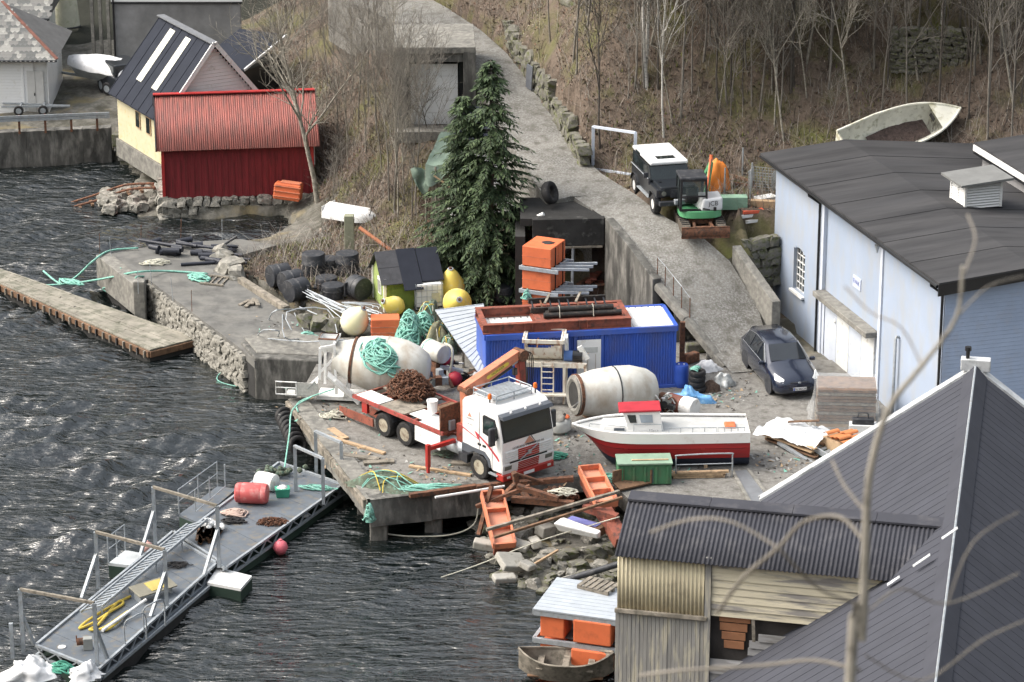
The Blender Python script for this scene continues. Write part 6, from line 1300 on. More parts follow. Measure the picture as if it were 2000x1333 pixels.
m_ = MB().beam((-1.6, -.7, 1.0), (-.7, -.75, .15), .3, .05); m_.build('lower_chute', WHITE, mx)
m_ = MB().box((-.2, 0, .18), (4.4, .9, .14)); m_.beam((-1.3, -.3, .2), (-1.15, -.3, .85), .3, .16); m_.beam((1.5, 0, .2), (1.5, 0, .9), .9, .2); m_.build('cradle', WHITE, mx)
m_ = MB().box((-3.0, -.45, .32), (1.1, .55, .06)); m_.box((-2.7, -.72, .6), (.9, .03, .5)); m_.build('platform', M('mesh_grey', (.45, .45, .43), .7, var=.2, scale=12), mx)
m_ = MB().tube([(-3.9, -.72, .35), (-3.9, -.72, .85), (-3.1, -.72, .85), (-3.1, -.72, .35)], .03, 6, closed=True); m_.tube([(-3.9, -.72, .62), (-3.1, -.72, .62)], .025, 6); m_.tube([(-3.5, -.72, .62), (-3.5, -.72, .35)], .025, 6); m_.build('folding_ladder', WHITE, mx)
rope_heap('rope_bundle', 'thick bundle of turquoise rope draped over the left mixer drum', (mp.x + .05, mp.y + .25, 1.95), .8, 1.05, .55, 34, .036, ROPE, 5, R(25), tilt=(R(28), R(6)))
# white water tank with hose, red floats
wt = thing('water_tank', 'white cylindrical water tank with a green strap between mixer and lorry crane', 'tank', G(850, 760, 0) + Vector((0, .8, 0)), R(-50))
lath([(.01, -.55), (.34, -.53), (.38, -.48), (.38, .48), (.34, .53), (.01, .55)], Matrix.Translation((0, 0, 1.25)) @ AX, DRUMW, 'tank', wt)
lath([(.385, -.38), (.395, -.38), (.395, -.33), (.385, -.33)], Matrix.Translation((0, 0, 1.25)) @ AX, ROPE, 'strap', wt)
m_ = MB().box((0, 0, .45), (.7, .5, .9)); m_.build('stand', RUST, wt)
m_ = MB().tube(smooth_path([(.3, .2, 1.6), (.7, .25, 1.5), (.75, .2, .9), (.6, .1, .2)], 5), .05, 8); m_.build('suction_hose', ROPEW, wt, smooth=True)
for i, (u, v, rr, z) in enumerate(((888, 750, .30, .30), (868, 712, .26, .95))):
    p = G(u, v, z); m_ = MB().lathe([(.02, -rr), (rr * .7, -rr * .72), (rr, 0), (rr * .7, rr * .72), (.02, rr)], 18); o = one('red_float', ('round red float lying on the ground beside the lorry crane', 'red float pushed up against the white water tank')[i], 'float', m_, M('red_float', (.42, .03, .05), .5, bump=.03), (p.x, p.y + .6, z), group='red floats', smooth='all')
eng = thing('engine_block', 'grey rusty engine block behind the lorry bed', 'engine', G(845, 775, 0) + Vector((0, .7, 0)), .3)
for i in range(14):
    m_ = MB(); c = (RND.uniform(-.4, .4), RND.uniform(-.25, .25), RND.uniform(.1, .75))
    if i % 2: m_.lathe([(RND.uniform(.06, .16), -.1), (RND.uniform(.06, .16), .1)], 12, Matrix.Translation(c) @ Euler((RND.uniform(0, 3), RND.uniform(0, 3), 0)).to_matrix().to_4x4())
    else: m_.box(c, (RND.uniform(.15, .4), RND.uniform(.15, .3), RND.uniform(.12, .35)), rz=RND.uniform(-.3, .3))
    m_.build('engine_part', (GALV, BLKPAINT, RUST, M('grey_cast', (.28, .29, .28), .7))[i % 4], eng, bevel=.01)
# ---- right mixer drum
mq = G(1200, 830, 0)
m2 = thing('mixer_drum', 'white concrete mixer drum with open caked mouth behind the red boat', 'mixer drum', (mq.x + .05, mq.y + .8, 0), R(20))
dm = Matrix.Translation((0, 0, 1.0)) @ Matrix.Rotation(R(3), 4, 'Y') @ AX
lath([(.74, -1.64), (.75, -1.62), (.78, -1.3), (.9, -.85), (.98, -.1), (.97, .6), (.80, 1.25), (.62, 1.5), (.3, 1.58), (.02, 1.58)], dm, DRUMW, 'drum', m2)
lath([(.74, -1.62), (.79, -1.62), (.79, -1.5), (.76, -1.5)], dm, RUST, 'mouth_ring', m2)
lath([(.02, -1.66), (.56, -1.66), (.56, -1.64)], dm, DARK, 'mouth_interior', m2)
m_ = MB().lathe([(.50, -1.67), (.60, -1.72), (.745, -1.68), (.745, -1.6)], 22, dm, caps=False); m_.build('caked_concrete', CONC, m2, smooth=True)
lath([(.985, -.12), (1.0, -.12), (1.0, -.08), (.985, -.08)], dm, BLKPAINT, 'weld_seam', m2)
for x in (-1.0, 1.1): m_ = MB().box((x, 0, .12), (.2, 1.5, .24)); m_.build('sleeper', WOODB, m2)
ch = thing('grey_chute', 'long grey discharge chute lying behind the right mixer drum', 'chute', G(1285, 760, 0) + Vector((.1, 1.0, .0)), R(-32))
m_ = MB().grid(lambda a, b: Vector((-1.1 + 2.0 * b, .32 * math.cos(math.pi * a), 1.05 - .55 * b - .28 * math.sin(math.pi * a))), 10, 6); m_.grid(lambda a, b: Vector((-1.1 + 2.0 * b, .36 * math.cos(math.pi * a), 1.0 - .55 * b - .32 * math.sin(math.pi * a))), 10, 6, True); m_.build('trough', M('grey_metal_old', (.35, .34, .32), .7, var=.2, col2=(.2, .19, .17), amt=.4), ch, smooth=True)
m_ = MB().box((.4, 0, .25), (.12, .5, .5)); m_.box((-.6, 0, .4), (.12, .5, .8)); m_.build('trestle', RUST, ch)
ty = G(1330, 815, 0)
tt = thing('exhaust_tank', 'cylinder with rust brown band and white end cap beside the right mixer drum', 'tank', (ty.x, ty.y + .3, .38), R(-38))
lath([(.25, -.95), (.30, -.9), (.30, -.15)], AX, RUST, 'rusty_body', tt); lath([(.30, -.5), (.34, -.5), (.34, .1), (.30, .1)], AX, M('brown_band', (.20, .07, .05), .6, var=.2), 'brown_band', tt)
lath([(.32, .1), (.36, .12), (.38, .3), (.38, .62), (.35, .66), (.01, .67)], AX, WHITE, 'white_cap', tt); lath([(.31, -.62), (.345, -.62), (.345, -.54), (.31, -.54)], AX, WHITE, 'clamp', tt)
m_ = MB().box((-.2, 0, -.3), (.9, .4, .16)); m_.build('skid', RUST, tt)
en = thing('gearbox', 'exposed grey diesel engine between mixer drum and white tank', 'engine', G(1288, 822, 0) + Vector((.1, .35, 0)), R(-20))
for i in range(20):
    m_ = MB(); c = (RND.uniform(-.45, .45), RND.uniform(-.25, .25), RND.uniform(.1, .85))
    if i % 3 == 0: m_.lathe([(.05, -.06), (RND.uniform(.08, .15), -.05), (RND.uniform(.08, .15), .05), (.05, .06)], 12, Matrix.Translation(c) @ Matrix.Rotation(R(90), 4, 'X'))
    elif i % 3 == 1: m_.tube(smooth_path([c, Vector(c) + Vector((.2, -.1, .15)), Vector(c) + Vector((.35, 0, -.1))], 4), .03, 6)
    else: m_.box(c, (RND.uniform(.12, .35), RND.uniform(.12, .3), RND.uniform(.1, .3)), rz=RND.uniform(-.3, .3))
    m_.build('engine_part', (M('grey_cast', (.28, .29, .28), .7), WHITE, BLKPAINT, RUST)[i % 4], en, bevel=.008)
# ---- batching hopper on legs with ladder
hp = G(1065, 800, 0)
ho = thing('batching_mixer', 'rust-streaked white paddle mixer on a tall frame with blue motor', 'mixer', (hp.x + .02, hp.y + 1.25, 0), R(-5))
RW = M('rust_streaked_white', (.66, .63, .56), .6, var=.08, scale=1.5, col2=(.32, .15, .07), amt=.30, scale2=2.2, soft=.08, bump=.1, stretch=(2.5, 2.5, .5))
m_ = MB().grid(lambda a, b: Vector((-.72 + 1.35 * b, -.05 + .62 * math.cos(math.pi * (1 + a)), 2.25 + .62 * math.sin(math.pi * (1 + a)))), 14, 2); m_.build('trough', RW, ho, smooth=True)
for x in (-.72, .63): m_ = MB().extr([(.62 * math.cos(math.pi * (1 + k / 12)) - .05, 2.25 + .62 * math.sin(math.pi * (1 + k / 12))) for k in range(13)] + [(.6, 2.55), (-.7, 2.55)], -.03, .03); o_ = m_.build('end_plate', RW, ho); o_.matrix_local = Matrix.Translation((x, 0, 0)) @ Matrix.Rotation(R(90), 4, 'Z')
m_ = MB(); 
for (a, b) in (((-.8, -.7), (.72, -.7)), ((.72, -.7), (.72, .6)), ((.72, .6), (-.8, .6)), ((-.8, .6), (-.8, -.7))): m_.beam((*a, 2.5), (*b, 2.5), .07, .14)
m_.build('rim', RW, ho)
m_ = MB().beam((-.75, -.05, 2.2), (.65, -.05, 2.2), .1); m_.beam((-.3, -.4, 2.1), (-.3, .4, 2.35), .06); m_.beam((.2, -.4, 2.35), (.2, .4, 2.1), .06); m_.build('paddles', RUST, ho)
for (x, y) in ((-.75, -.6), (.75, -.6), (-.75, .55), (.75, .55), (1.55, -.6)): m_ = MB().box((x, y, .8), (.1, .1, 1.6)); m_.build('leg', RW, ho)
m_ = MB().box((.35, -.6, 1.55), (2.5, .1, .18)); m_.box((.35, .55, 1.55), (2.5, .1, .18)); m_.box((.35, 0, 1.62), (2.45, 1.1, .03)); m_.build('frame', RW, ho)
lath([(.2, -.28), (.2, .05)], Matrix.Translation((1.0, -.35, 1.85)) @ AX, M('blue_motor', (.07, .15, .38), .5), 'motor', ho); lath([(.21, .05), (.21, .42)], Matrix.Translation((1.0, -.35, 1.85)) @ AX, BLKPAINT, 'gear_case', ho)
m_ = MB().beam((1.3, -.4, 2.25), (1.62, -.4, 1.75), .08, .2); m_.build('belt_guard', WHITE, ho); m_ = MB().beam((.78, -.1, 2.55), (.82, -.1, 1.75), .5, .12); m_.build('chain_guard', WHITE, ho)
m_ = MB()
for x in (-.1, .35): m_.beam((x, -.72, 0.2), (x, -.68, 1.7), .05)
for k in range(6): m_.beam((-.1, -.72, .35 + k * .24), (.35, -.72, .35 + k * .24), .035)
m_.build('ladder', RW, ho); m_ = MB().box((.3, -.75, .42), (1.5, .3, .06)); m_.build('step_plate', RW, ho)
cu = G(1090, 850, 0)
tub = thing('mixer_tub', 'round grey mixer tub with concrete spilled over its rim', 'tub', (cu.x, cu.y + .35, 0)); lath([(.35, 0), (.48, .12), (.5, .4), (.42, .55), (.3, .6)], Matrix(), M('pale_tub', (.50, .51, .49), .6, var=.15), 'tub', tub)
m_ = MB(); mound(m_, .4, .4, .22, 3); m_.build('spilled_concrete', CONC, tub, loc=(0, 0, .55)); m_ = MB().beam((.1, .1, .6), (.7, -.2, 1.2), .3, .04); m_.build('discharge_flap', M('grey_metal_old', (.35, .34, .32)), tub); m_ = MB(); mound(m_, .1, .07, .15, 4); m_.build('orange_rag', ORANGE, tub, loc=(.35, -.2, .62))
# ---- barrel, tyres, tarp, bags by the container
bp_ = G(1331, 760, 0)
br = thing('blue_barrel', 'blue plastic barrel standing at the container corner', 'barrel', (bp_.x, bp_.y + .3, 0)); lath([(.24, 0), (.27, .04), (.285, .3), (.28, .34), (.285, .6), (.27, .86), (.25, .9), (.22, .9), (.215, .87), (.01, .87)], Matrix(), BLUEP, 'body', br)
for a in (-.1, .1): lath([(.035, 0), (.035, .03)], Matrix.Translation((a, .05, .87)), WHITE, 'bung', br, 10)
def tyre_mesh(r, w): m_ = MB().lathe([(r * .6, -w / 2), (r * .92, -w / 2), (r, -w * .3), (r, w * .3), (r * .92, w / 2), (r * .6, w / 2), (r * .56, 0), (r * .6, -w / 2)], 22, caps=False); return m_
tm = tyre_mesh(.32, .21); tmm = tm.mesh('tyre'); tmm.materials.append(BLACK)
for p in tmm.polygons: p.use_smooth = True
tp_ = G(1362, 770, 0); LV = ['lowest', 'second', 'third', 'topmost']
for k in range(4): tag(mobj(tmm, 'tyre', None, None, (tp_.x + RND.uniform(-.04, .04), tp_.y + .3, .11 + k * .215), (0, 0, k)), '%s black tyre in the stack beside the blue barrel' % LV[k], 'tyre', 'stacked tyres')
rope_heap('rope_tangle', 'turquoise rope tangle on top of the tyre stack', (tp_.x - .05, tp_.y + .25, .86), .22, .18, .14, 6, .03, ROPE, 9)
m_ = MB(); mound(m_, .85, .5, .42, 5, 28, 12, .6); one('blue_tarpaulin', 'crumpled light blue tarpaulin in front of the blue barrel', 'tarpaulin', m_, TARPB, G(1345, 785, 0) + Vector((0, .1, 0)), R(-20), smooth='all')
m_ = MB(); mound(m_, .42, .4, .5, 8, 24, 12, .5); one('plastic_sack', 'grey shiny plastic sack standing alone on the gravel', 'sack', m_, M('grey_foil', (.42, .44, .44), .35, .2, var=.4, scale=7, bump=.6, bscale=9), G(1413, 752, 0), smooth='all')
m_ = MB(); mound(m_, .35, .35, .32, 12, 20, 9, .5); one('wire_bundle', 'dark brown tangle of wire beside the grey plastic sack', 'wire', m_, M('brown_wire', (.09, .06, .045), .9, var=.6, scale=12, bump=1), G(1388, 762, 0), smooth='all')
m_ = MB(); mound(m_, .5, .4, .35, 15, 20, 9, .5); one('crumpled_sheet', 'crumpled whitish plastic sheet near the ramp foot', 'plastic sheet', m_, TARPW, G(1385, 725, 0) + Vector((0, .2, 0)), smooth='all')
for i, (u, v, L_, a, c) in enumerate(((1365, 695, 1.0, 5, STONED), (1400, 708, .8, -5, CONC), (1350, 715, .7, 40, RUST))):
    m_ = MB().beam((-L_ / 2, 0, .2), (L_ / 2, 0, .2), .35, .38); one('scrap_block', ('mossy concrete block under the ramp edge', 'pale concrete block at the ramp foot', 'rusty steel block by the tyre stack')[i], 'block', m_, c, G(u, v, 0) + Vector((0, .4, 0)), R(a), bevel=.06)
m_ = MB().beam((0, 0, 0), (0, 0, 1.75), .16, .2); one('rusty_post', 'rusty steel post beside the right end of the blue container', 'post', m_, RUST, G(1333, 720, 0) + Vector((0, .5, 0)))
# ---- green skip box, rail, timber, drain cover
gp_ = G(1258, 950, 0)
gx_ = thing('green_steel_box', 'green steel box with ribbed front in front of the red boat', 'steel box', (gp_.x, gp_.y + .5, 0), R(3)); GRS = M('green_steel', (.055, .17, .085), .55, var=.15, scale=2, col2=(.10, .16, .09), amt=.3, bump=.08)
m_ = MB().box((0, 0, .42), (1.9, .9, .78)); m_.build('body', GRS, gx_, bevel=.03)
for k in range(5): m_ = MB().box((-.8 + k * .4, -.47, .4), (.07, .05, .66)); m_.build('rib', GRS, gx_)
m_ = MB().box((0, -.02, .83), (1.96, .98, .06)); m_.build('lid', M('pale_green_lid', (.22, .32, .24), .5, var=.2), gx_, bevel=.01); m_ = MB().box((.2, -.2, .88), (1.3, .08, .03)); m_.build('batten', WOODN, gx_)
fr_ = thing('steel_railing', 'bent grey steel tube railing standing over a timber stack', 'railing', G(1375, 935, 0) + Vector((0, .1, 0)), R(3))
m_ = MB().tube(smooth_path([(-1.0, 0, 0), (-1.0, 0, .75), (-.85, 0, .86), (.85, 0, .9), (1.0, 0, .78), (1.0, 0, 0)], 4), .028, 7); m_.build('hoop', GALV, fr_, smooth=True)
m_ = MB().tube([(-1, 0, .5), (1, 0, .52)], .02, 6); m_.build('mid_rail', GALV, fr_)
for i in range(5):
    m_ = MB().box((0, 0, 0), (1.9 + RND.uniform(-.2, .2), .16, .07)); p = G(1368 + RND.uniform(-6, 6), 938, 0); one('timber_plank', ('bottom front', 'bottom back', 'middle front', 'middle back', 'top')[i] + ' pale plank of the short stack below the steel railing', 'plank', m_, WOODN, (p.x, p.y + .22 + .2 * (i % 2), .05 + .085 * (i // 2)), R(3 + RND.uniform(-3, 3)), 'planks under the railing')
dc = thing('drain_channel', 'grey steel plate walkway with concrete kerbs set into the gravel', 'drain cover'); da, db_, dc_, dd_ = G(1430, 920, .02), G(1462, 918, .02), G(1510, 982, .02), G(1468, 988, .02)
m_ = MB().hexa([da - Vector((0, 0, .05)), dd_ - Vector((0, 0, .05)), dc_ - Vector((0, 0, .05)), db_ - Vector((0, 0, .05)), da, dd_, dc_, db_]); m_.build('plate', M('plate_grey', (.16, .17, .185), .6, var=.15), dc)
for (a, b) in ((da, dd_), (db_, dc_)): m_ = MB().beam(a, b, .12, .09); m_.build('kerb', CONC, dc)
# ---- wrapped pallet stack, plastic covered timber, steel tray, orange tiles
wp_ = G(1655, 838, 0)
ws_ = thing('wrapped_pallet_stack', 'brown stacked boards on pallets wrapped in clear plastic film', 'pallet stack', (wp_.x, wp_.y + .9, 0), R(-4))
for k in range(11):
    m_ = MB().box((RND.uniform(-.03, .03), 0, .16 + k * .125), (2.15, 1.5, .1)); m_.build('board_layer', WOODB if k % 3 else WOODG, ws_)
m_ = MB().box((0, 0, .07), (2.2, 1.5, .14)); m_.build('pallet', WOODN, ws_)
m_ = MB()
def wrapf(a, b):
    t = a * 4; i = int(t) % 4; f = t - int(t); cs = [(-1.13, -.8), (1.13, -.8), (1.13, .8), (-1.13, .8)]; p, q = cs[i], cs[(i + 1) % 4]; x = p[0] + (q[0] - p[0]) * f; y = p[1] + (q[1] - p[1]) * f; k = 1 + .22 * (1 - b) ** 2 + .04 * math.sin(a * 60 + b * 7) * (1 - b)
    return Vector((x * k, y * k, 1.56 * b + .02))
m_.grid(wrapf, 64, 8); m_.grid(lambda a, b: Vector((-1.13 + 2.26 * a, -.8 + 1.6 * b, 1.57 + .03 * fbm(a * 6, b * 5, 2, 1))), 14, 10); m_.build('plastic_wrap', PLAST, ws_, smooth=True)
lp_ = G(1560, 880, 0)
lt = thing('plastic_covered_timber', 'fan of long boards half covered by loose white plastic sheet', 'timber stack', (lp_.x, lp_.y + .4, 0), R(-40))
for k in range(14): m_ = MB().box((RND.uniform(-.15, .15), -.5 + (k % 5) * .2, .1 + (k // 5) * .16), (2.5, .17, .05), rz=R((k % 5 - 2) * 4)); m_.build('board', WOODN if k % 3 else WOODB, lt)
m_ = MB().grid(lambda a, b: Vector((-1.5 + 2.7 * a, -.75 + 1.9 * b, .62 + .16 * fbm(a * 5, b * 4, 7, 1) - 1.1 * max(0, abs(b - .5) - .33) - .9 * max(0, .12 - a))), 34, 22); m_.build('plastic_sheet', M('milky_plastic', (.72, .75, .78), .35, var=.1, scale=3, alpha=.82, bump=.5, bscale=5, spec=.6), lt, smooth='all')
m_ = MB().beam((-.6, .2, .75), (.5, .6, .95), .14, .04); m_.build('loose_plank', WOODB, lt)
sp_ = G(1608, 885, 0)
tr_ = thing('steel_tray', 'galvanised slatted steel tray leaning on a green box', 'steel tray', (sp_.x, sp_.y, .35), R(-52)); tr_.rotation_euler = (R(4), R(8), R(-52))
for s_ in (-1, 1): m_ = MB().box((0, s_ * .5, 0), (2.0, .06, .22)); m_.build('side_rail', GALV, tr_)
for k in range(9): m_ = MB().box((-.92 + k * .23, 0, -.02), (.11, .95, .04), ry=R(25)); m_.build('slat', GALV, tr_)
m_ = MB().box((.1, -.05, -.26), (1.6, .7, .35)); m_.build('green_box', GRS, tr_)
m_ = MB().box((-.2, -.95, -.28), (2.3, .14, .1)); m_.build('loose_profile', GALV, tr_)
ot = thing('roof_tile_pile', 'pile of orange clay roof tiles against the hall roof edge', 'roof tiles', G(1630, 895, 0) + Vector((.3, .3, 0)), R(35))
for k in range(9): m_ = MB().grid(lambda a, b: Vector((-.3 + .6 * b, .12 * math.cos(math.pi * a), .08 * math.sin(math.pi * a))), 6, 1); o_ = m_.build('tile', M('terracotta', (.52, .19, .07), .75, var=.12), ot, loc=((k % 2) * .5 - .2, -.5 + (k // 2) * .22, .7 + .05 * (k % 3)), smooth=True)
m_ = MB().box((0, -.05, .35), (1.0, 1.1, .66)); m_.build('pallet_box', WOODN, ot)
bag = thing('tool_bag', 'black box with carrying handle in front of the wrapped pallets', 'tool box', G(1688, 838, 0) + Vector((-.1, -.35, 0)), R(-5)); m_ = MB().box((0, 0, .45), (.8, .3, .22)); m_.build('body', BLKPL, bag, bevel=.03); m_ = MB().tube(smooth_path([(-.2, 0, .56), (-.15, 0, .75), (.15, 0, .75), (.2, 0, .56)], 4), .02, 6); m_.build('handle', BLKPL, bag); m_ = MB().box((0, 0, .17), (1.0, .5, .34)); m_.build('stand', WHITE, bag)
# ---- cable drum beside the workshop wall
cd_ = thing('hose_reel', 'yellow framed hose reel against the pale blue wall', 'hose reel', G(1768, 795, 0) + Vector((-.1, -.3, 0)), angw); m_ = MB().tube([(-.3, 0, 0), (-.3, 0, .9), (.3, 0, .9), (.3, 0, 0)], .03, 6, closed=True); m_.build('frame', M('frame_yellow', (.6, .5, .12), .5), cd_); lath([(.12, -.12), (.38, -.12), (.38, .12), (.12, .12)], Matrix.Translation((0, .15, .5)) @ Matrix.Rotation(R(90), 4, 'X'), WOODB, 'reel', cd_)
# ---- orange pontoon stack with galvanised frames
oz = G(1062, 592, 0)
ob = thing('orange_float_stack', 'tall strapped stack of bright orange foam floats with galvanised frames', 'float stack', (oz.x - .03, 116.9, 0), R(-24))
for k in range(4):
    for j in range(2):
        m_ = MB().box((-.02, -.36 + j * .74, .45 + k * .97), (1.25, .72, .82)); m_.build('foam_float', ORANGE, ob, bevel=.03)
        m_ = MB().box((-.02, -.36 + j * .74, .45 + k * .97), (1.27, .74, .012)); m_.build('seam', ORANGEF, ob)
m_ = MB()
for z in (1.98, 2.95):
    for s_ in (-1, 1): m_ = MB().box((.1, s_ * .78, z - .08), (1.7, .07, .16)); m_.build('frame_rail', GALV, ob, bevel=.01); m_ = MB().box((s_ * .68, 0, z - .08), (.07, 1.5, .16)); m_.build('frame_rail', GALV, ob, bevel=.01)
    for k in range(3): m_ = MB().box((1.35, -.5 + k * .42, z + .02), (1.5, .09, .09), rz=R(20 + k * 3)); m_.build('projecting_bar', GALV, ob)
for y in (-.3, .45): m_ = MB().box((0, y, 1.88), (1.29, .03, 3.7)); m_.build('strap', BLKPAINT, ob)
m_ = MB(); mound(m_, .28, .2, .06, 3); m_.build('dark_net', BLACK, ob, loc=(.15, .05, 3.77))
rope_heap('rope_skein', 'pale green rope hanging on the left side of the orange float stack', (oz.x - .72, 116.3, 1.6), .18, .14, .4, 7, .025, ROPE, 3)
# ---- scrap heap under the retaining wall
sc_ = thing('scrap_heap', 'rusty steel scrap heap with pipes under the retaining wall', 'scrap heap', G(1190, 585, 0) + Vector((0, .7, 0)))
for i in range(34):
    L_ = RND.uniform(.3, 1.5); m_ = MB(); c = (RND.uniform(-1.3, 1.5), RND.uniform(-.9, .7), RND.uniform(.15, 1.1)); m_.box(c, (L_, RND.uniform(.06, .3), RND.uniform(.03, .12)), rz=RND.uniform(0, 3), ry=RND.uniform(-.35, .35)); m_.build('steel_piece', (RUST, REDOX, RUST, WOODB)[i % 4], sc_)
m_ = MB(); mound(m_, 1.6, 1.1, .95, 22); m_.build('heap_core', M('dark_rust', (.06, .035, .025)), sc_, smooth=True)
m_ = MB().box((-.75, .3, 1.45), (.24, .06, 1.3), ry=R(-3)); m_.build('white_post', WHITE, sc_)
for k in range(6): m_ = MB().tube(smooth_path([(-.5 + k * .05, .3, 1.5), (-.3 + k * .05, .2, 1.55 + .05 * k), (-.1 + .06 * k, .1, 1.0)], 5), .022, 6); m_.build('white_hose', WHITE, sc_)
for k in range(4): m_ = MB().tube(smooth_path([(-.1, .2, .9), (.2, .2, 1.35 + .05 * k), (.7, .2, 1.3 + .05 * k), (1.0, .15, .8)], 5), .025, 6); m_.build('grey_hose', GALV, sc_)
# ---- steel frames and pipes stacked on the container roof
ic = Matrix.Translation((-.98, 109.35, 0)) @ Matrix.Rotation(cang, 4, 'Z')
sf = thing('girder_assembly', 'red oxide steel beam frame lying on the blue container roof', 'steel frame', ic @ Vector((0, 0, CH)), cang)
def ibeam(a, b, h, w, nm='beam', mat=REDOX):
    a, b = Vector(a), Vector(b); m_ = MB().beam(a, b, .03, h); u = Vector((0, 0, h / 2)); m_.beam(a + u, b + u, w, .035); m_.beam(a - u, b - u, w, .035); return m_.build(nm, mat, sf)
ibeam((-.1, .15, .2), (5.6, .15, .2), .34, .22); ibeam((-.1, 2.1, .2), (5.6, 2.1, .2), .34, .22); ibeam((0, .26, .21), (0, 2.0, .21), .3, .2); ibeam((5.5, .26, .21), (5.5, 2.0, .21), .3, .2); ibeam((2.1, .26, .21), (2.1, 2.0, .21), .3, .25)
m_ = MB().box((3.8, 1.1, .34), (3.3, 1.7, .03)); m_.build('cover_plate', REDOX, sf)
for x in (1.5, 1.8, 3.6, 3.9): m_ = MB().box((x, .08, .2), (.03, .1, .3)); m_.build('stiffener', REDOX, sf)
pn = thing('black_pipe_bundle', 'bundle of black pipes strapped together on the steel frame', 'pipe bundle', ic @ Vector((0, 0, CH + .38)), cang)
for k, (y, z) in enumerate(((.55, .1), (.78, .1), (.66, .29))): m_ = MB().tube([(2.3 + .1 * k, y, z), (5.3 - .15 * k, y, z)], .11, 12); m_.build('pipe', M('black_pipe', (.022, .022, .022), .55, var=.3, scale=4, col2=(.08, .06, .05), amt=.3), pn, smooth=True)
for x in (2.9, 4.2): m_ = MB().tube([(x, .40, .02), (x, .5, .38), (x, .66, .44), (x, .84, .36), (x, .92, .02)], .015, 5); m_.build('strap', ROPEW, pn)
lg = thing('black_ladder_frame', 'black lattice ladder frame lying behind the pipe bundle', 'ladder frame', ic @ Vector((0, 0, CH + .38)), cang)
for y, z in ((1.15, .12), (1.75, .30)): m_ = MB().beam((1.9, y, z), (4.9, y, z), .12, .2); m_.build('rail', M('black_pipe', (.022, .022, .022)), lg)
for k in range(9): m_ = MB().beam((2.0 + k * .35, 1.15, .18), (2.0 + k * .35, 1.75, .34), .06, .05); m_.build('rung', RUST if k % 4 == 1 else BLKPAINT, lg)
m_ = MB().beam((2.4, .95, .45), (2.75, 1.9, .5), .09, .05); m_.beam((3.6, .95, .45), (3.95, 1.9, .5), .09, .05); m_.build('cross_slat', WOODG, lg)
m_ = MB().beam((0, 0, 0), (2.6, .25, .1), .1, .06); one('long_rusty_bar', 'long rusty bar reaching from the scrap heap to the retaining wall', 'bar', m_, RUST, G(1150, 560, 1.0) + Vector((.3, .2, 0)))
# ---- IBC tank and buoys
ib = thing('intermediate_bulk_tank', 'white cube water tank in a grey wire cage beside the green shed', 'tank', G(835, 612, 0) + Vector((0, .55, .0)), R(10))
m_ = MB().box((0, 0, .72), (1.08, .98, .98)); m_.build('bottle', M('translucent_white', (.70, .72, .72), .4, var=.04, bump=0), ib, bevel=.06)
m_ = MB()
for k in range(6):
    t = -.54 + 1.08 * k / 5
    for (a, b) in (((t, -.52), (t, -.52)), ((t, .52), (t, .52))): m_.tube([(a[0], a[1], .16), (a[0], a[1], 1.22)], .012, 4)
    u = -.5 + k * .2
    for sx in (-.56, .56): m_.tube([(sx, u, .16), (sx, u, 1.22)], .012, 4)
for k in range(5):
    z = .18 + k * .26; m_.tube([(-.56, -.52, z), (.56, -.52, z), (.56, .52, z), (-.56, .52, z)], .012, 4, closed=True)
m_.build('wire_cage', GALV, ib); m_ = MB().box((0, 0, .08), (1.2, 1.0, .14)); m_.build('pallet', BLKPL, ib); lath([(.1, 0), (.1, .05)], Matrix.Translation((0, 0, 1.21)), BLKPL, 'lid', ib, 14); m_ = MB().box((.25, -.53, .65), (.34, .012, .4)); m_.build('label_plate', M('label_grey', (.42, .42, .34), .6), ib)
def buoy(label, p, r, tilt, rz, mat, ht=1.25):
    t = thing('conical_buoy', label, 'buoy', p); t.rotation_euler = (tilt, 0, rz)
    lath([(.02, -r), (r * .55, -r * .85), (r * .9, -r * .45), (r, 0), (r * .88, r * .5), (r * .5, r * ht), (r * .2, r * ht * 1.3), (.02, r * ht * 1.32)], Matrix(), mat, 'body', t, 26, 'all'); lath([(.07, r * ht * 1.3), (.05, r * ht * 1.3 + .1)], Matrix(), RUST, 'eye', t, 8); lath([(.13, r * ht * 1.30), (.13, r * ht * 1.33)], Matrix(), GALV, 'plate', t, 12)
    return t
buoy('bright yellow buoy in front of the pair beside the white cube tank', G(893, 624, .0) + Vector((0, .4, .58)), .60, R(62), R(8), YELLOW, 1.0)
buoy('yellow buoy leaning behind another beside the white cube tank', G(884, 606, .0) + Vector((-.05, .75, .72)), .58, R(14), R(-10), YELLOW, 1.2)
buoy('pale sun-bleached yellow buoy beside the orange box', G(692, 660, 0) + Vector((0, .4, .55)), .58, R(35), R(60), YELLOWP, 1.0)
buoy('small yellow buoy behind the orange box', G(770, 628, 0) + Vector((0, .7, .42)), .42, R(60), R(-60), YELLOW, 1.1)
obx = thing('orange_box', 'orange plastic box with ribbed sides between buoy and turquoise rope', 'box', G(752, 665, 0) + Vector((0, .45, 0)), R(4)); m_ = MB().box((0, 0, .44), (1.15, .75, .80)); m_.build('body', ORANGE, obx, bevel=.03)
for z in (.28, .52): m_ = MB().box((0, 0, z), (1.18, .78, .04)); m_.build('rib', ORANGEF, obx)
rope_heap('rope_pile', 'tall pile of thick turquoise rope behind the left mixer drum', G(800, 675, 0) + Vector((0, .6, 0)), .62, .7, 1.35, 34, .04, ROPE, 11)
rope_heap('rope_mound', 'loose turquoise rope mound right of the orange box', G(822, 655, 0) + Vector((.1, .6, 0)), .55, .5, .8, 16, .04, ROPE, 17)
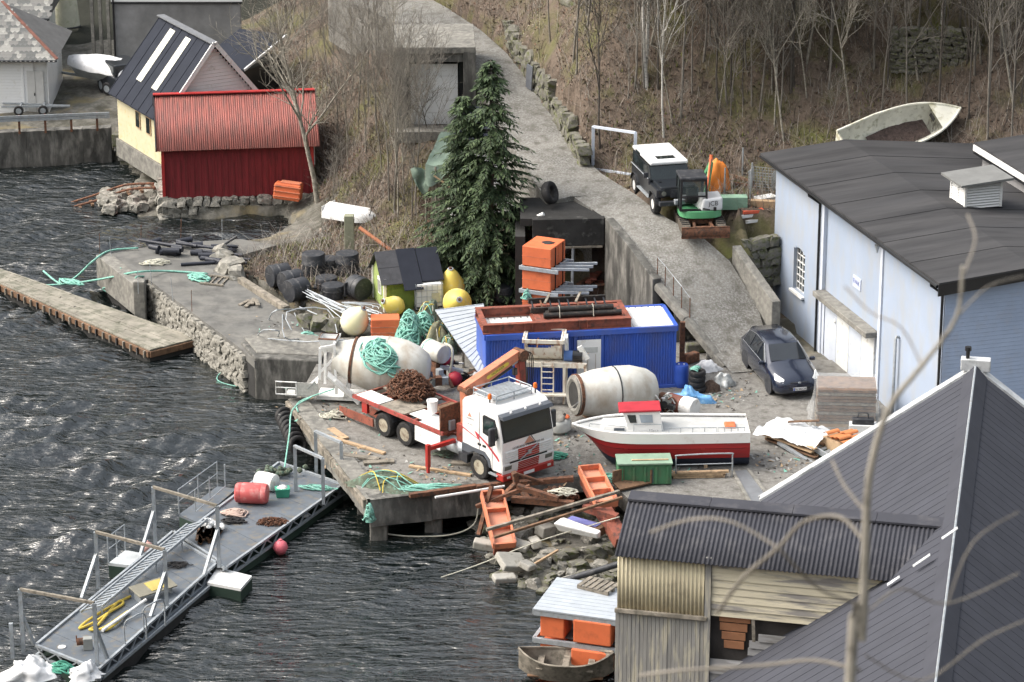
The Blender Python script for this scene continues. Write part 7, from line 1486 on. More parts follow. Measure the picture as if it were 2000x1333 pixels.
for i, (u, v, rx, ry, h, lab) in enumerate(((830, 650, .6, .55, .95, 'grey green net bundle under the ribbed lean-to roof edge'), (850, 680, .75, .5, .75, 'draped olive fishing net heap above the white water tank'), (868, 700, .5, .4, .6, 'dark net heap with yellow cord by the lean-to'))):
    t = thing('fishing_net', lab, 'net', G(u, v, 0) + Vector((.15, .8, .0)), i * .8); m_ = MB(); mound(m_, rx, ry, h, 30 + i, 30, 14, .45); m_.build('heap', NET if i != 1 else M('olive_net', (.20, .20, .14), .95, var=.4, scale=6, bump=.9, bscale=30), t, smooth='all')
    for k in range(6): 
        a = k * 1.05 + i; m_ = MB().tube(smooth_path([(rx * math.cos(a) * .95, ry * math.sin(a) * .95, .05), (rx * math.cos(a) * .5, ry * math.sin(a) * .5, h * .85), (rx * math.cos(a + 1.5) * .4, ry * math.sin(a + 1.5) * .4, h * 1.0), (rx * math.cos(a + 2) * .9, ry * math.sin(a + 2) * .9, h * .3)], 5), .022, 5); m_.build('cord', (ROPE, ROPEY, ROPEW)[(k + i) % 3], t)
# ---- black plastic drums
def drum(label, p, r, h, lying=None):
    t = thing('black_plastic_drum', label, 'drum', p); 
    if lying is not None: t.rotation_euler = (R(90), 0, lying); t.location.z += r
    lath([(r * .97, 0), (r, .05), (r * .97, h * .55), (r * 1.03, h * .56), (r * 1.03, h * .6), (r, h * .62), (r, h - .04), (r * .95, h), (r * .3, h + .015), (.01, h + .015)], Matrix(), BLKPL, 'body', t, 26); m_ = MB().box((0, 0, h * .22), (r * 2.35, r * 1.1, .05)); m_.build('flange', BLKPL, t, bevel=.01)
    return t
for (u, v, r, h, ly, lab) in ((612, 545, .50, 1.05, None, 'tallest black plastic drum standing at the back of the cluster'), (678, 540, .50, .95, None, 'upright black plastic drum nearest the wooden post'), (640, 535, .48, .6, None, 'low open black drum between the two tall ones'), (637, 570, .46, .55, None, 'low black drum with dished lid in the middle of the cluster'), (650, 585, .48, .55, None, 'low black drum with dark hole in the front of the cluster'), (562, 560, .48, .85, R(-60), 'leftmost lying black drum of the cluster'), (585, 572, .48, .85, R(-55), 'second lying black drum behind the front one'), (595, 588, .48, .85, R(-50), 'front lying black drum beside the dry brush'), (690, 585, .5, .7, R(40), 'black drum lid leaning on the green shed'), (985, 590, .42, .6, None, 'single black drum under the conifer')):
    drum(lab, G(u, v, 0) + Vector((0, .3, 0)), r, h, ly)
# ---- galvanised rail frames pile
gf = thing('tube_frame_pile', 'sprawling pile of bent galvanised tube frames beside the pier', 'frame pile', (0, 0, 0))
for i in range(26):
    if i < 15: u0, v0, u1, v1, z0, z1 = 590 + RND.uniform(0, 25), 565 + RND.uniform(0, 16), 690 + RND.uniform(0, 50), 620 + RND.uniform(0, 22), .5 + RND.uniform(0, .25), .15 + RND.uniform(0, .35)
    else: u0, v0, u1, v1, z0, z1 = 640 + RND.uniform(0, 50), 590 + RND.uniform(0, 15), 735 + RND.uniform(-10, 12), 590 + RND.uniform(0, 35), .2 + RND.uniform(0, .4), .3 + RND.uniform(0, .3)
    a, b = G(u0, v0, z0), G(u1, v1, z1); m_ = MB().tube(smooth_path([a, a.lerp(b, .5) + Vector((0, 0, .03)), b, b + Vector((.06, -.12, -.08))], 3), .022, 6); m_.build('tube', GALV, gf, smooth=True)
for i, (pts) in enumerate((((552, 615), (556, 660), (590, 662)), ((575, 655), (560, 610), (640, 605), (660, 660)), ((640, 606), (655, 655)), ((500, 658), (515, 645), (545, 647), (540, 660)), ((575, 612), (605, 668)), ((505, 660), (600, 668), (690, 665), (720, 690)), ((525, 625), (540, 606), (600, 605)), ((585, 600), (650, 628)))):
    m_ = MB().tube(smooth_path([G(u, v, .02 if j in (0, len(pts) - 1) else .75) for j, (u, v) in enumerate(pts)], 3), .025, 6); m_.build('bent_rail', GALV, gf, smooth=True)
for i, (u, v, s_) in enumerate(((600, 642, .75), (622, 648, .8), (650, 650, .75))): tag(stone(None, G(u, v, 0) + Vector((0, .25, .25)), (s_, s_ * .8, s_ * .75), STONES_D, 'boulder'), ('left', 'middle', 'right')[i] + ' dark boulder under the bent tube frames', 'boulder', 'boulders under frames')
# ---- upturned dinghy, post, orange pole
dg_ = thing('upturned_dinghy', 'white dinghy turned upside down on the bank behind the wooden post', 'dinghy', G(688, 440, .2) + Vector((0, .4, .15)), R(-28)); 
m_ = MB().grid(lambda a, b: Vector((-1.25 + 2.5 * a, .62 * (1 - max(0, (a - .55) / .45) ** 2.2) * math.cos(math.pi * b), .05 + .55 * math.sin(math.pi * b) ** .7 * (1 - .5 * max(0, (a - .7) / .3) ** 2))), 20, 12); m_.build('hull', WHITE_CLEAN, dg_, smooth='all'); m_ = MB().beam((-1.2, 0, .62), (.9, 0, .6), .05, .08); m_.build('keel', WHITE, dg_); m_ = MB().box((-1.25, 0, .3), (.04, 1.15, .55)); m_.build('transom', WHITE, dg_, bevel=.05)
m_ = MB().box((0, 0, .8), (.42, .42, 1.75)); one('concrete_post', 'thick square weathered post standing in front of the dinghy', 'post', m_, M('lichen_post', (.25, .26, .19), .9, var=.2, scale=3, bump=.2), G(683, 492, 0), bevel=.02)
a, b = G(702, 445, 1.2), G(768, 500, .2); m_ = MB().tube([a, b + Vector((.1, 0, .1))], .085, 10); one('orange_pole', 'long faded orange pole leaning down from the dinghy', 'pole', m_, M('faded_orange_pole', (.42, .17, .09), .7, var=.15), smooth=True)
m_ = MB().beam(G(715, 500, 0) + Vector((0, 0, .25)), G(790, 498, 0) + Vector((0, 0, .25)), .1, .5); one('board_wall', 'low plank wall behind the green shed', 'plank wall', m_, WOODG)
# ---- black pipes on the pier head
for i in range(30):
    u = RND.uniform(285, 455); v = 478 + (u - 290) * .16 + RND.uniform(-10, 24); L_ = RND.choice((.5, .7, 1.2, 2.2)); r = .12 if L_ < 1 else .07
    p = G(u, v, 0); t = thing('black_pipe', '', 'pipe', (p.x, p.y, .03 + r + RND.choice((0, 0, .16))), RND.gauss(-.1, .5), 'black pipes on the pier'); t['label'] = 'black plastic pipe piece in the jumble on the pier head'
    m_ = MB().tube([(-L_ / 2, 0, 0), (L_ / 2, 0, 0)], r, 10); m_.build('barrel', M('blue_black_pipe', (.030, .034, .048), .5, var=.2), t, smooth=True)
    if L_ < 1: m_ = MB().tube([(L_ / 2 - .06, 0, 0), (L_ / 2 + .02, 0, 0)], r * 1.12, 10); m_.build('collar', M('blue_black_pipe', (.030, .034, .048)), t, smooth=True)
m_ = MB().tube([G(415, 492, .1), G(463, 462, .75)], .06, 8); one('upright_pipe', 'thin black pipe sticking up out of the pipe jumble', 'pipe', m_, BLKPL)
rope('mooring_rope', 'turquoise mooring rope from pier edge across to the floating dock', [G(270, 485, .1), G(215, 490, .12), G(182, 510, .05), G(150, 540, -.9), G(120, 555, -1.1), G(85, 530, -1.1)], .045, ROPE)
rope('mooring_line', 'long turquoise line from the pier deck down over the wooden dock', [G(405, 535, .1), G(330, 530, .08), G(265, 532, .3), G(200, 545, -.6), G(120, 556, -1.1), G(0, 560, -1.2)], .045, ROPE)
rope('slack_rope', 'slack turquoise loop hanging at the pier corner post', [G(236, 524, .1), G(230, 556, -.9), G(200, 565, -1.2), G(240, 580, -1.4), G(262, 575, -.9), G(264, 545, .1), G(275, 540, .1), G(284, 545, -.2), G(282, 580, -1.4)], .035, ROPE)
rope_heap('rope_coil', 'turquoise rope coil beside the wooden frame on the pier', G(388, 545, .03), .62, .42, .12, 12, .03, ROPE, 21, R(-35)); rope_heap('rope_coil', 'whitish rope coil lying on the pier deck', G(305, 515, .03), .65, .35, .14, 16, .022, ROPEW, 22, R(15))
wfm = thing('slatted_crate_side', 'pale wooden frame lying flat on the pier', 'frame', G(425, 550, .05), R(-20))
for k in range(4): m_ = MB().beam((-.4 + k * .26, -.5, 0), (-.55 + k * .26, .55, 0), .06, .06); m_.build('slat', WOODG, wfm)
for y in (-.5, .55): m_ = MB().beam((-.6, y, .03), (.5, y, .03), .08, .06); m_.build('rail', WOODG, wfm)
for i in range(4): p = G(478 + i * 8, 592 + (i % 2) * 4, .04); m_ = MB().box((0, 0, 0), (.16, .75, .05)); one('loose_board', ('first', 'second', 'third', 'fourth')[i] + ' from the left of the loose pale boards on the pier', 'board', m_, WOODG, (p.x, p.y, .06 + .03 * i), R(-30 + i * 14), 'loose boards on pier')
rocks = thing('pier_rocks', 'pale boulders edging the grass on the pier', 'rocks')
for (u, v, s_) in ((436, 512, .9), (448, 532, 1.0), (462, 545, .8), (430, 500, .6)): stone(rocks, G(u, v, 0) + Vector((0, .1, .2)), (s_, s_ * .8, s_ * .65))
m_ = MB().beam(G(470, 548, .1), G(560, 605, .1), .3, .3); one('timber_kerb', 'old dark timber baulk between pier and grass', 'timber', m_, WOODG, bevel=.03)
# ---- orange tub by the red boathouse, slipway
tb_ = thing('orange_tub', 'orange plastic fish tub tipped against the red boathouse', 'tub', G(562, 398, -.7) + Vector((0, .5, .45)), R(-4)); tb_.rotation_euler = (R(-8), R(6), R(-6))
m_ = MB().box((0, 0, 0), (1.25, .9, .75)); m_.build('body', ORANGE, tb_, bevel=.06)
for k in range(3): m_ = MB().box((0, -.46, -.22 + k * .24), (1.27, .06, .05)); m_.build('rib', ORANGEF, tb_, bevel=.01)
m_ = MB().box((.1, 0, .41), (.95, .62, .09)); m_.build('lid', ORANGEF, tb_, bevel=.02); 
sw = thing('slipway_rails', 'rusty slipway rails running from the red boathouse into the water', 'slipway')
for (q) in (((300, 359, -.5), (245, 362, -.7), (190, 380, -1.2), (128, 400, -1.75)), ((303, 367, -.5), (250, 371, -.8), (195, 390, -1.3), (138, 406, -1.75))):
    m_ = MB().tube(smooth_path([G(*p) for p in q], 5), .06, 5); m_.build('rail', RUST, sw)
for k in range(7): a = G(300 - k * 24, 360 + k * 6.4, -.6 - k * .17); m_ = MB().box(a + Vector((0, -.2, -.06)), (.12, .8, .1), rz=.3); m_.build('sleeper', WOODB, sw)
ssw = thing('slipway_stones', 'stone bank carrying the slipway beside the red boathouse', 'stone bank')
for i in range(46): u = RND.uniform(200, 312); v = 372 + (312 - u) * .13 + RND.uniform(0, 36); s_ = RND.uniform(.35, .75); stone(ssw, G(u, v, -1.5) + Vector((0, .25, RND.uniform(.05, .4))), (s_, s_ * .8, s_ * .6))
# ---- heap of nets, planks and ropes on the quay corner
t = thing('fishing_net', 'wide green fishing net heap at the quay corner', 'net', G(755, 955, 0) + Vector((0, .3, 0)), R(-25)); m_ = MB(); mound(m_, 1.35, .85, .38, 44, 34, 14, .5); m_.build('heap', NET, t, smooth='all')
for k in range(9): a = k * .7; m_ = MB().tube(smooth_path([(1.3 * math.cos(a), .8 * math.sin(a), .05), (.7 * math.cos(a), .4 * math.sin(a), .38), (.5 * math.cos(a + 1.4), .4 * math.sin(a + 1.4), .42), (1.2 * math.cos(a + 2), .7 * math.sin(a + 2), .08)], 5), .02, 5); m_.build('cord', (ROPE, ROPEY, ROPE)[k % 3], t)
rope_heap('rope_coil', 'long turquoise rope flaked out along the quay front edge', G(840, 955, .09), 1.25, .22, .12, 14, .03, ROPE, 33, R(6)); rope_heap('rope_coil', 'green rope coil on the gravel right of the lorry bumper', G(1085, 893, .02), .42, .32, .12, 12, .025, M('dark_green_rope', (.08, .30, .22), .85, var=.25, bump=.4), 35)
rope_heap('rope_coil', 'yellow cord coil at the left end of the lorry tail', on_truck(-8.1, -1.35, .1), .3, .25, .15, 8, .022, ROPEW, 39)
for i, (u, v, L_, a) in enumerate(((690, 870, 3.0, -38), (700, 895, 1.6, -20), (860, 922, 2.4, -22), (905, 908, .9, -10), (660, 850, 1.2, -60), (740, 905, 1.1, 10))):
    m_ = MB().box((0, 0, .05), (L_, .16 if L_ > 2 else .3, .07)); one('plank', ('long thin plank along the quay edge', 'short wide plank near the quay edge', 'long plank on the gravel in front of the lorry bed', 'short plank by the lorry front wheel', 'plank end at the top of the quay edge', 'small plank beside the net heap')[i], 'plank', m_, (WOODN, WOODG)[i % 2], G(u, v, .0), R(a))
for i in range(2): a, b = G(800 + i * 130, 968 - i * 16, .12), G(930 + i * 110, 950 - i * 14, .12); m_ = MB().beam(a, b, .2, .14); one('edge_girder', ('rusty girder along the quay front edge', 'rusty girder at the right end of the quay front')[i], 'girder', m_, RUST)
m_ = MB().tube([G(850, 972, .12), G(985, 950, .12)], .05, 8); one('white_pipe', 'white pipe along the quay front edge', 'pipe', m_, WHITE)
ft_ = thing('tyre_fender', 'string of black tyres hanging as a fender on the quay side', 'tyre fender', (0, 0, 0))
for k in range(8): a, b = G(562, 812, -.35), G(588, 868, -.75); mobj(tmm, 'tyre', None, ft_, a.lerp(b, k / 7) + Vector((-.12, -.1, 0)), (R(72), 0, R(32)), 1.15)
rope('fender_rope', 'pale green rope from the quay over the tyre fender down to the walkway', [G(610, 775, .6), G(572, 800, .2), G(565, 850, -.3), G(555, 920, -.9)], .03, ROPE); rope('quay_rope', 'turquoise rope tied from mixer chute to the quay edge', [G(652, 760, 1.0), G(585, 785, .2), G(582, 805, .1)], .03, ROPE)
rope_heap('rope_tangle', 'turquoise and white ropes tangled down the quay corner', G(722, 1015, -.6) + Vector((0, -.2, 0)), .2, .16, .7, 12, .028, ROPE, 41); rope('sagging_rope', 'sagging pale rope along the water under the quay front', [G(735, 1040, -1.4), G(800, 1048, -1.55), G(880, 1045, -1.5), G(925, 1025, -1.2), G(935, 985, -.4)], .03, ROPEW)
for i, (u, v, rx, ry, h, r, mt, lab) in enumerate(((655, 815, .5, .35, .2, .028, ROPEW, 'white rope tangle at the tail of the lorry'), (600, 660, .45, .3, .2, .03, ROPE, 'turquoise rope bunch tied to the bent tube frames'), (905, 745, .4, .3, .35, .02, BLACK, 'black hose tangle below the crane'), (1185, 938, .6, .3, .2, .025, ROPE, 'green rope tangle left of the green steel box'), (870, 890, .5, .3, .15, .02, NET, 'dark net scraps under the lorry side'), (1420, 700, .4, .3, .3, .03, BLACK, 'black rubber hoses at the ramp foot'), (930, 620, .35, .3, .3, .03, ROPE, 'rope heap at the left end of the container'))): rope_heap('rope_tangle', lab, G(u, v, .02), rx, ry, h, 9, r, mt, 100 + i)
ms = thing('metal_scrap_pile', 'mixed metal scrap between the mixer and the blue container', 'scrap pile', G(930, 760, 0) + Vector((0, .6, 0)))
for i in range(24): m_ = MB().box((RND.uniform(-1.1, 1.1), RND.uniform(-.7, .7), RND.uniform(.08, .7)), (RND.uniform(.2, 1.0), RND.uniform(.05, .25), RND.uniform(.03, .2)), rz=RND.uniform(0, 3), ry=RND.uniform(-.5, .5)); m_.build('scrap_piece', (RUST, GALV, BLKPL, WOODG, WHITE)[i % 5], ms)
# ================================================================ docks, shore rubble, north-west yard, junk shelf
DZ = -1.05
wd = thing('wooden_floating_dock', 'weathered plank floating dock moored beside the pier', 'floating dock')
A_, B_, C_, D_ = G(-40, 510, DZ), G(386, 660, DZ), G(292, 684, DZ), G(-40, 535, DZ)
npl = 11
for i in range(npl):
    f0, f1 = i / npl, (i + .93) / npl; a0, a1 = A_.lerp(D_, f0), A_.lerp(D_, f1); b0, b1 = B_.lerp(C_, f0), B_.lerp(C_, f1); cuts = [0, .2 + RND.uniform(-.1, .1), .5 + RND.uniform(-.1, .1), .78 + RND.uniform(-.08, .08), 1]
    for s_, e_ in zip(cuts, cuts[1:]):
        q = [a1.lerp(b1, s_ + .002), a1.lerp(b1, e_), a0.lerp(b0, e_), a0.lerp(b0, s_ + .002)]; dz = Vector((0, 0, RND.uniform(-.015, .015))); m_ = MB().hexa([p + dz - Vector((0, 0, .06)) for p in q] + [p + dz for p in q]); m_.build('deck_plank', M('dock_plank', (.25, .235, .20), .9, var=.3, scale=1.2, col2=(.14, .14, .11), amt=.4, stretch=(1, 1, 1), bump=.3), wd)
for (a, b) in ((D_, C_), (C_, B_), (B_, A_)): m_ = MB().beam(a - Vector((0, 0, .2)), b - Vector((0, 0, .2)), .16, .26); m_.build('edge_beam', WOODB, wd, bevel=.02)
for i in range(26): p = D_.lerp(C_, (i + .5) / 26) + Vector((-.06, -.1, -.22)); m_ = MB().box(p, (.09, .08, .3), rz=.6); m_.build('fender_block', WOODG if i % 3 else BLKPAINT, wd)
m_ = MB(); q = [D_, C_, B_, A_]; m_.hexa([p - Vector((0, 0, .9)) for p in q] + [p - Vector((0, 0, .1)) for p in q]); m_.build('float_body', DARK, wd)
rope_heap('rope_tangle', 'turquoise rope tangle on the wooden floating dock', G(135, 555, DZ + .02), .75, .35, .12, 8, .035, ROPE, 51, R(-35)); rope('dock_line', 'rope loop floating in the water near the concrete block', [G(405, 673, -1.5), G(425, 675, -1.55), G(440, 697, -1.5), G(463, 690, -1.2)], .03, ROPE)
rope('floating_line', 'thin turquoise line floating in an arc off the concrete block', [G(460, 708, -1.4), G(425, 735, -1.55), G(440, 750, -1.58), G(520, 765, -1.55)], .022, ROPE)
# steel walkway in two sections
DECK = M('steel_grating', (.125, .145, .17), .6, .2, var=.16, scale=2, col2=(.19, .175, .15), amt=.3, bump=.3, bscale=30)
def section(name, label, FL, FR, NR, NL, z, th=.34, panels=9):
    t = thing(name, label, 'walkway'); fl, fr_, nr, nl = (G(*p, z) for p in (FL, FR, NR, NL))
    for k in range(panels):
        f0, f1 = k / panels, (k + .985) / panels; q = [nl.lerp(fl, f0), nr.lerp(fr_, f0), nr.lerp(fr_, f1), nl.lerp(fl, f1)]; m_ = MB().hexa([p - Vector((0, 0, .05)) for p in q] + q); m_.build('deck_panel', DECK, t)
    for (a, b) in ((nl, fl), (nr, fr_), (fl, fr_), (nl, nr)):
        for dz in (.03, -th): m_ = MB().beam(a + Vector((0, 0, dz)), b + Vector((0, 0, dz)), .09, .08); m_.build('chord', GALV, t)
        n_ = max(2, int((b - a).length / .45))
        for k in range(n_): p, q = a.lerp(b, k / n_), a.lerp(b, (k + 1) / n_); m_ = MB().beam(p + Vector((0, 0, -th if k % 2 else 0)), q + Vector((0, 0, 0 if k % 2 else -th)), .045); m_.build('truss_web', GALV, t)
    q = [nl, nr, fr_, fl]; m_ = MB().hexa([p * 1 - Vector((0, 0, 1.0)) for p in q] + [p - Vector((0, 0, th + .02)) for p in q]); m_.build('float_tank', M('dark_green_float', (.02, .04, .03), .7), t)
    return fl, fr_, nr, nl
z1 = -.95
section('steel_walkway', 'grey steel floating walkway section nearest the quay', (545, 905), (670, 948), (440, 1112), (345, 1055), z1, panels=7)
section('steel_walkway', 'grey grated steel walkway section at the bottom left', (338, 1040), (428, 1098), (192, 1310), (70, 1262), z1, panels=9)
lw = thing('side_gangway', 'narrow lower steel gangway along the right of the walkway', 'gangway'); a, b = G(425, 1122, -1.3), G(185, 1325, -1.3)
for k in range(8): p, q = a.lerp(b, k / 8), a.lerp(b, (k + .98) / 8); m_ = MB().beam(p, q, .55, .07); m_.build('deck_panel', DECK, lw)
m_ = MB().beam(a + Vector((.28, 0, .05)), b + Vector((.28, 0, .05)), .06, .1); m_.build('edge_rail', GALV, lw); m_ = MB().beam(a + Vector((0, 0, -.3)), b + Vector((0, 0, -.3)), .5, .5); m_.build('float_tank', DARK, lw)
for i, (pts, nm, lab) in enumerate((([(425, 1108), (492, 1125), (470, 1150), (405, 1138)], 'white_pontoon', 'flat white pontoon pad on the right of the walkway'), ([(212, 1100), (245, 1075), (302, 1085), (285, 1108)], 'grey_pontoon', 'pale pontoon pad on the left of the walkway'), ([(350, 1005), (425, 950), (462, 955), (385, 1020)], 'grey_platform', 'grey plate platform with thin railing left of the walkway'))):
    t = thing(nm, lab, 'pontoon'); q = [G(u, v, -1.1) for u, v in pts]; m_ = MB().prism([tuple(p[:2]) for p in q], -1.2, -1.1); m_.build('deck', (WHITE, M('pale_pad', (.45, .48, .5), .6), DECK)[i], t); m_ = MB().prism([tuple(p[:2]) for p in q], -2, -1.2); m_.build('float_body', M('dark_green_float', (.02, .04, .03)), t)
    if i:
        for k in range(3): p = q[0].lerp(q[1], k / 2); m_ = MB().tube([p, p + Vector((0, 0, .95))], .025, 6); m_.build('stanchion', GALV, t)
        m_ = MB().tube([q[0] + Vector((0, 0, .95)), q[1] + Vector((0, 0, .95))], .022, 6); m_.tube([q[0] + Vector((0, 0, .5)), q[1] + Vector((0, 0, .5))], .018, 6); m_.build('hand_rail', GALV, t)
def portal(label, L, R_, h, brace=1):
    t = thing('portal_frame', label, 'portal frame'); a, b = G(*L, z1), G(*R_, z1); up = Vector((0, 0, h))
    for p in (a, b):
        m_ = MB().beam(p, p + up, .12); m_.build('post', GALV, t)
        if brace: m_ = MB().beam(p + up * .62, p + Vector((-.45, -.75, 0)) * brace, .1); m_.build('brace', GALV, t)
    m_ = MB().beam(a + up, b + up, .09); m_.build('crossbar', WOODG if brace else GALV, t)
portal('tall portal frame standing between the two walkway sections', (304, 1070), (428, 1108), 2.25); portal('middle portal frame over the gangway ladder', (192, 1150), (326, 1186), 2.05); portal('nearest portal frame at the lower left of the walkway', (46, 1272), (190, 1300), 2.15, -.6)
portal('light grey portal frame closest to the quay timber', (618, 925), (668, 948), 1.65, 0); portal('light grey portal frame at the far end of the walkway', (578, 960), (632, 985), 1.75, 0)
m_ = MB(); p = G(25, 1285, -1.1); m_.beam(p, p + Vector((0, 0, 1.2)), .12); one('steel_post', 'short single steel post at the lower left corner', 'post', m_, GALV)
gl = thing('gangway_ladder', 'lattice aluminium gangway lying along the walkway', 'gangway'); a, b = G(385, 1020, z1 + .45), G(178, 1190, z1 + .35); sd = Vector((.32, .22, 0))
for s_ in (-1, 1): m_ = MB().beam(a + sd * s_, b + sd * s_, .06, .1); m_.build('stringer', GALV, gl)
for k in range(26): p = a.lerp(b, (k + .5) / 26); m_ = MB().beam(p - sd, p + sd, .09, .03); m_.build('tread', GALV, gl)
for k in range(5): p = a.lerp(b, k / 4); m_ = MB().beam(p + sd, p + sd - Vector((0, 0, .45)), .05); m_.build('leg', GALV, gl)
# small railings on the far left side
m_ = MB()
for k, (u, v) in enumerate(((382, 1000), (410, 975), (440, 950))): p = G(u, v, -1.0); m_.tube([p, p + Vector((0, 0, .85))], .025, 6)
m_.tube([G(382, 1000, -.15), G(440, 950, -.15)], .022, 6); one('tube_railing', 'thin tube railing along the far left edge of the walkway', 'railing', m_, GALV)
for i, (u, v) in enumerate(((245, 1262), (282, 1235))): m_ = MB(); p = G(u, v, z1); m_.tube(smooth_path([p, p + Vector((0, 0, .75)), p + Vector((.25, .1, .95)), p + Vector((.6, .45, .9)), p + Vector((.62, .5, 0))], 4), .025, 6); one('grab_rail', ('lower', 'upper')[i] + ' bent tube grab rail on the right walkway edge', 'railing', m_, GALV, smooth=True)
# items on the walkway
rd_ = thing('red_drum', 'faded red plastic drum lying on the walkway', 'drum', G(492, 985, z1) + Vector((0, .1, .38)), R(-7)); lath([(.30, -.58), (.35, -.54), (.375, -.4), (.36, -.36), (.375, -.32), (.375, .32), (.36, .36), (.375, .4), (.35, .54), (.3, .58), (.02, .58)], AX, M('faded_red_plastic', (.50, .10, .10), .6, var=.12, col2=(.55, .25, .24), amt=.35), 'body', rd_)
wb_ = thing('white_drum', 'white drum behind the red drum on the walkway', 'drum', G(520, 962, z1) + Vector((0, .25, .33)), R(-30)); lath([(.26, -.4), (.31, -.36), (.33, 0), (.31, .36), (.26, .4), (.02, .4)], AX, WHITE, 'body', wb_)
gc = thing('green_crate', 'small green plastic crate on the walkway', 'crate', G(552, 970, z1), R(8)); m_ = MB().hexa([(-.22, -.16, 0), (.22, -.16, 0), (.22, .16, 0), (-.22, .16, 0), (-.27, -.2, .34), (.27, -.2, .34), (.27, .2, .34), (-.27, .2, .34)]); m_.build('body', M('green_plastic', (.05, .30, .20), .5), gc, bevel=.02); m_ = MB(); mound(m_, .2, .14, .1, 3); m_.build('contents', WHITE, gc, loc=(0, 0, .34))
for i, (u, v, rx, ry, h, mt, lab) in enumerate(((540, 930, .75, .45, .3, NET, 'dark net and rope heap at the far end of the walkway'), (412, 1035, .5, .35, .38, WHITE, 'heap of white floats on the walkway'), (405, 1050, .6, .3, .2, WOODB, 'heap of brown timbers beside the white floats'))):
    t = thing('deck_heap', lab, 'heap', G(u, v, z1), i * .5)
    for k in range(26): c = (RND.gauss(0, rx * .45), RND.gauss(0, ry * .45), RND.uniform(.04, h)); m_ = MB().lathe([(.02, -.1), (.1, -.05), (.1, .05), (.02, .1)], 8, Matrix.Translation(c) @ Euler((RND.uniform(0, 3), RND.uniform(0, 3), 0)).to_matrix().to_4x4()) if i != 2 else m_.box(c, (1.0, .09, .07), rz=RND.gauss(.6, .15)); m_.build(('net_clump', 'float', 'timber')[i], mt, t, smooth=i != 2)
rope_heap('rope_coil', 'pale pink rope coil on the walkway', G(458, 1005, z1 + .02), .5, .3, .14, 14, .028, M('pink_rope', (.50, .38, .33), .85, bump=.4), 61); rope_heap('rope_coil', 'black hose coil beside the pink rope', G(455, 1020, z1 + .02), .45, .25, .1, 8, .022, BLACK, 62); rope_heap('rope_coil', 'thin dark cable coil on the grated deck', G(345, 1105, z1 + .02), .5, .28, .06, 9, .014, BLACK, 63); rope_heap('rope_coil', 'turquoise rope strewn along the walkway end', G(620, 955, z1 + .02), .7, .2, .08, 8, .025, ROPE, 64, R(-15))
chain_pile('chain_heap', 'small rusty chain pile on the walkway deck', G(533, 1022, z1 + .02), .55, .25, .14, 110, 8, .05)
m_ = MB(); q = [(255, 1165), (225, 1180), (175, 1210), (155, 1228), (185, 1215), (215, 1195), (240, 1180), (232, 1175), (205, 1205), (190, 1222), (175, 1230), (200, 1228), (235, 1205), (250, 1195), (222, 1222), (205, 1232)]; m_.tube(smooth_path([G(u, v, z1 + .06 + .02 * (k % 3)) for k, (u, v) in enumerate(q)], 5), .045, 7); one('yellow_hose', 'snaking yellow hose on the grated walkway', 'hose', m_, ROPEY, smooth='all')
m_ = MB().tube([G(200, 1232, z1 + .1), G(285, 1172, z1 + .35)], .055, 10); one('white_pole', 'white plastic pole lying across the walkway', 'pole', m_, WHITE, smooth=True)
tb2 = thing('workboat_table', 'grey tipped table plate on the walkway', 'table', G(300, 1165, z1), R(40)); m_ = MB().box((0, 0, .35), (1.5, .7, .05), rx=R(12)); m_.build('top', M('drab_plate', (.22, .21, .17), .8), tb2, bevel=.02); m_ = MB().box((.1, .0, .38), (.6, .5, .03), rx=R(12)); m_.build('yellow_panel', M('dull_yellow', (.5, .4, .12), .7), tb2)
for x in (-.6, .6): m_ = MB().box((x, 0, .15), (.05, .4, .34)); m_.build('leg', GALV, tb2)
wn_ = thing('hand_winch', 'rusty hand winch near the lower end of the walkway', 'winch', G(172, 1268, z1), R(10)); m_ = MB().box((0, 0, .2), (.3, .25, .4)); m_.build('body', M('grey_cast', (.28, .29, .28)), wn_, bevel=.02); lath([(.12, -.2), (.12, .2)], Matrix.Translation((-.15, 0, .28)) @ AX, RUST, 'spool', wn_); m_ = MB().tube([(-.35, 0, .28), (-.35, 0, .5)], .02, 5); m_.build('crank', RUST, wn_)
m_ = MB().lathe([(.13, 0), (.13, .03), (.02, .04)], 16); one('white_disc', 'round white lid on the walkway deck', 'lid', m_, WHITE, G(121, 1265, z1))
for i, (u, v, rx, ry, h) in enumerate(((55, 1318, 1.0, .6, .5), (165, 1320, .6, .45, .4))): m_ = MB(); mound(m_, rx, ry, h, 70 + i, 30, 14, .6); one('white_tarpaulin', ('large crumpled white tarpaulin in the lower left corner', 'smaller white tarpaulin right of the large one at the lower left')[i], 'tarpaulin', m_, TARPW, G(u, v, z1), R(20), smooth='all')
rope_heap('rope_pile', 'dark green rope pile between the white tarpaulins', G(118, 1310, z1), .45, .4, .25, 12, .03, M('dark_green_rope', (.08, .30, .22)), 71)
for (nm, lab, u, v, r, mt) in (('pink_buoy', 'round pink buoy floating beside the walkway', 548, 1078, .27, M('pink_buoy', (.68, .16, .20), .5, bump=0)), ('white_buoy', 'small white buoy with blue top floating by the walkway', 597, 1018, .17, WHITE), ('pale_pink_buoy', 'pale pink buoy hanging left of the walkway', 288, 1075, .2, M('pale_pink', (.66, .38, .34), .6))):
    t = thing(nm, lab, 'buoy', G(u, v, -1.5) + Vector((0, 0, r * .6))); lath([(.02, -r), (r * .6, -r * .8), (r, 0), (r * .8, r * .6), (r * .35, r * .95), (.02, r)], Matrix(), mt, 'float', t, 20, 'all'); lath([(r * .25, r * .9), (r * .2, r * 1.15)], Matrix(), BLUEP if nm[0] == 'w' else mt, 'eye', t, 10)
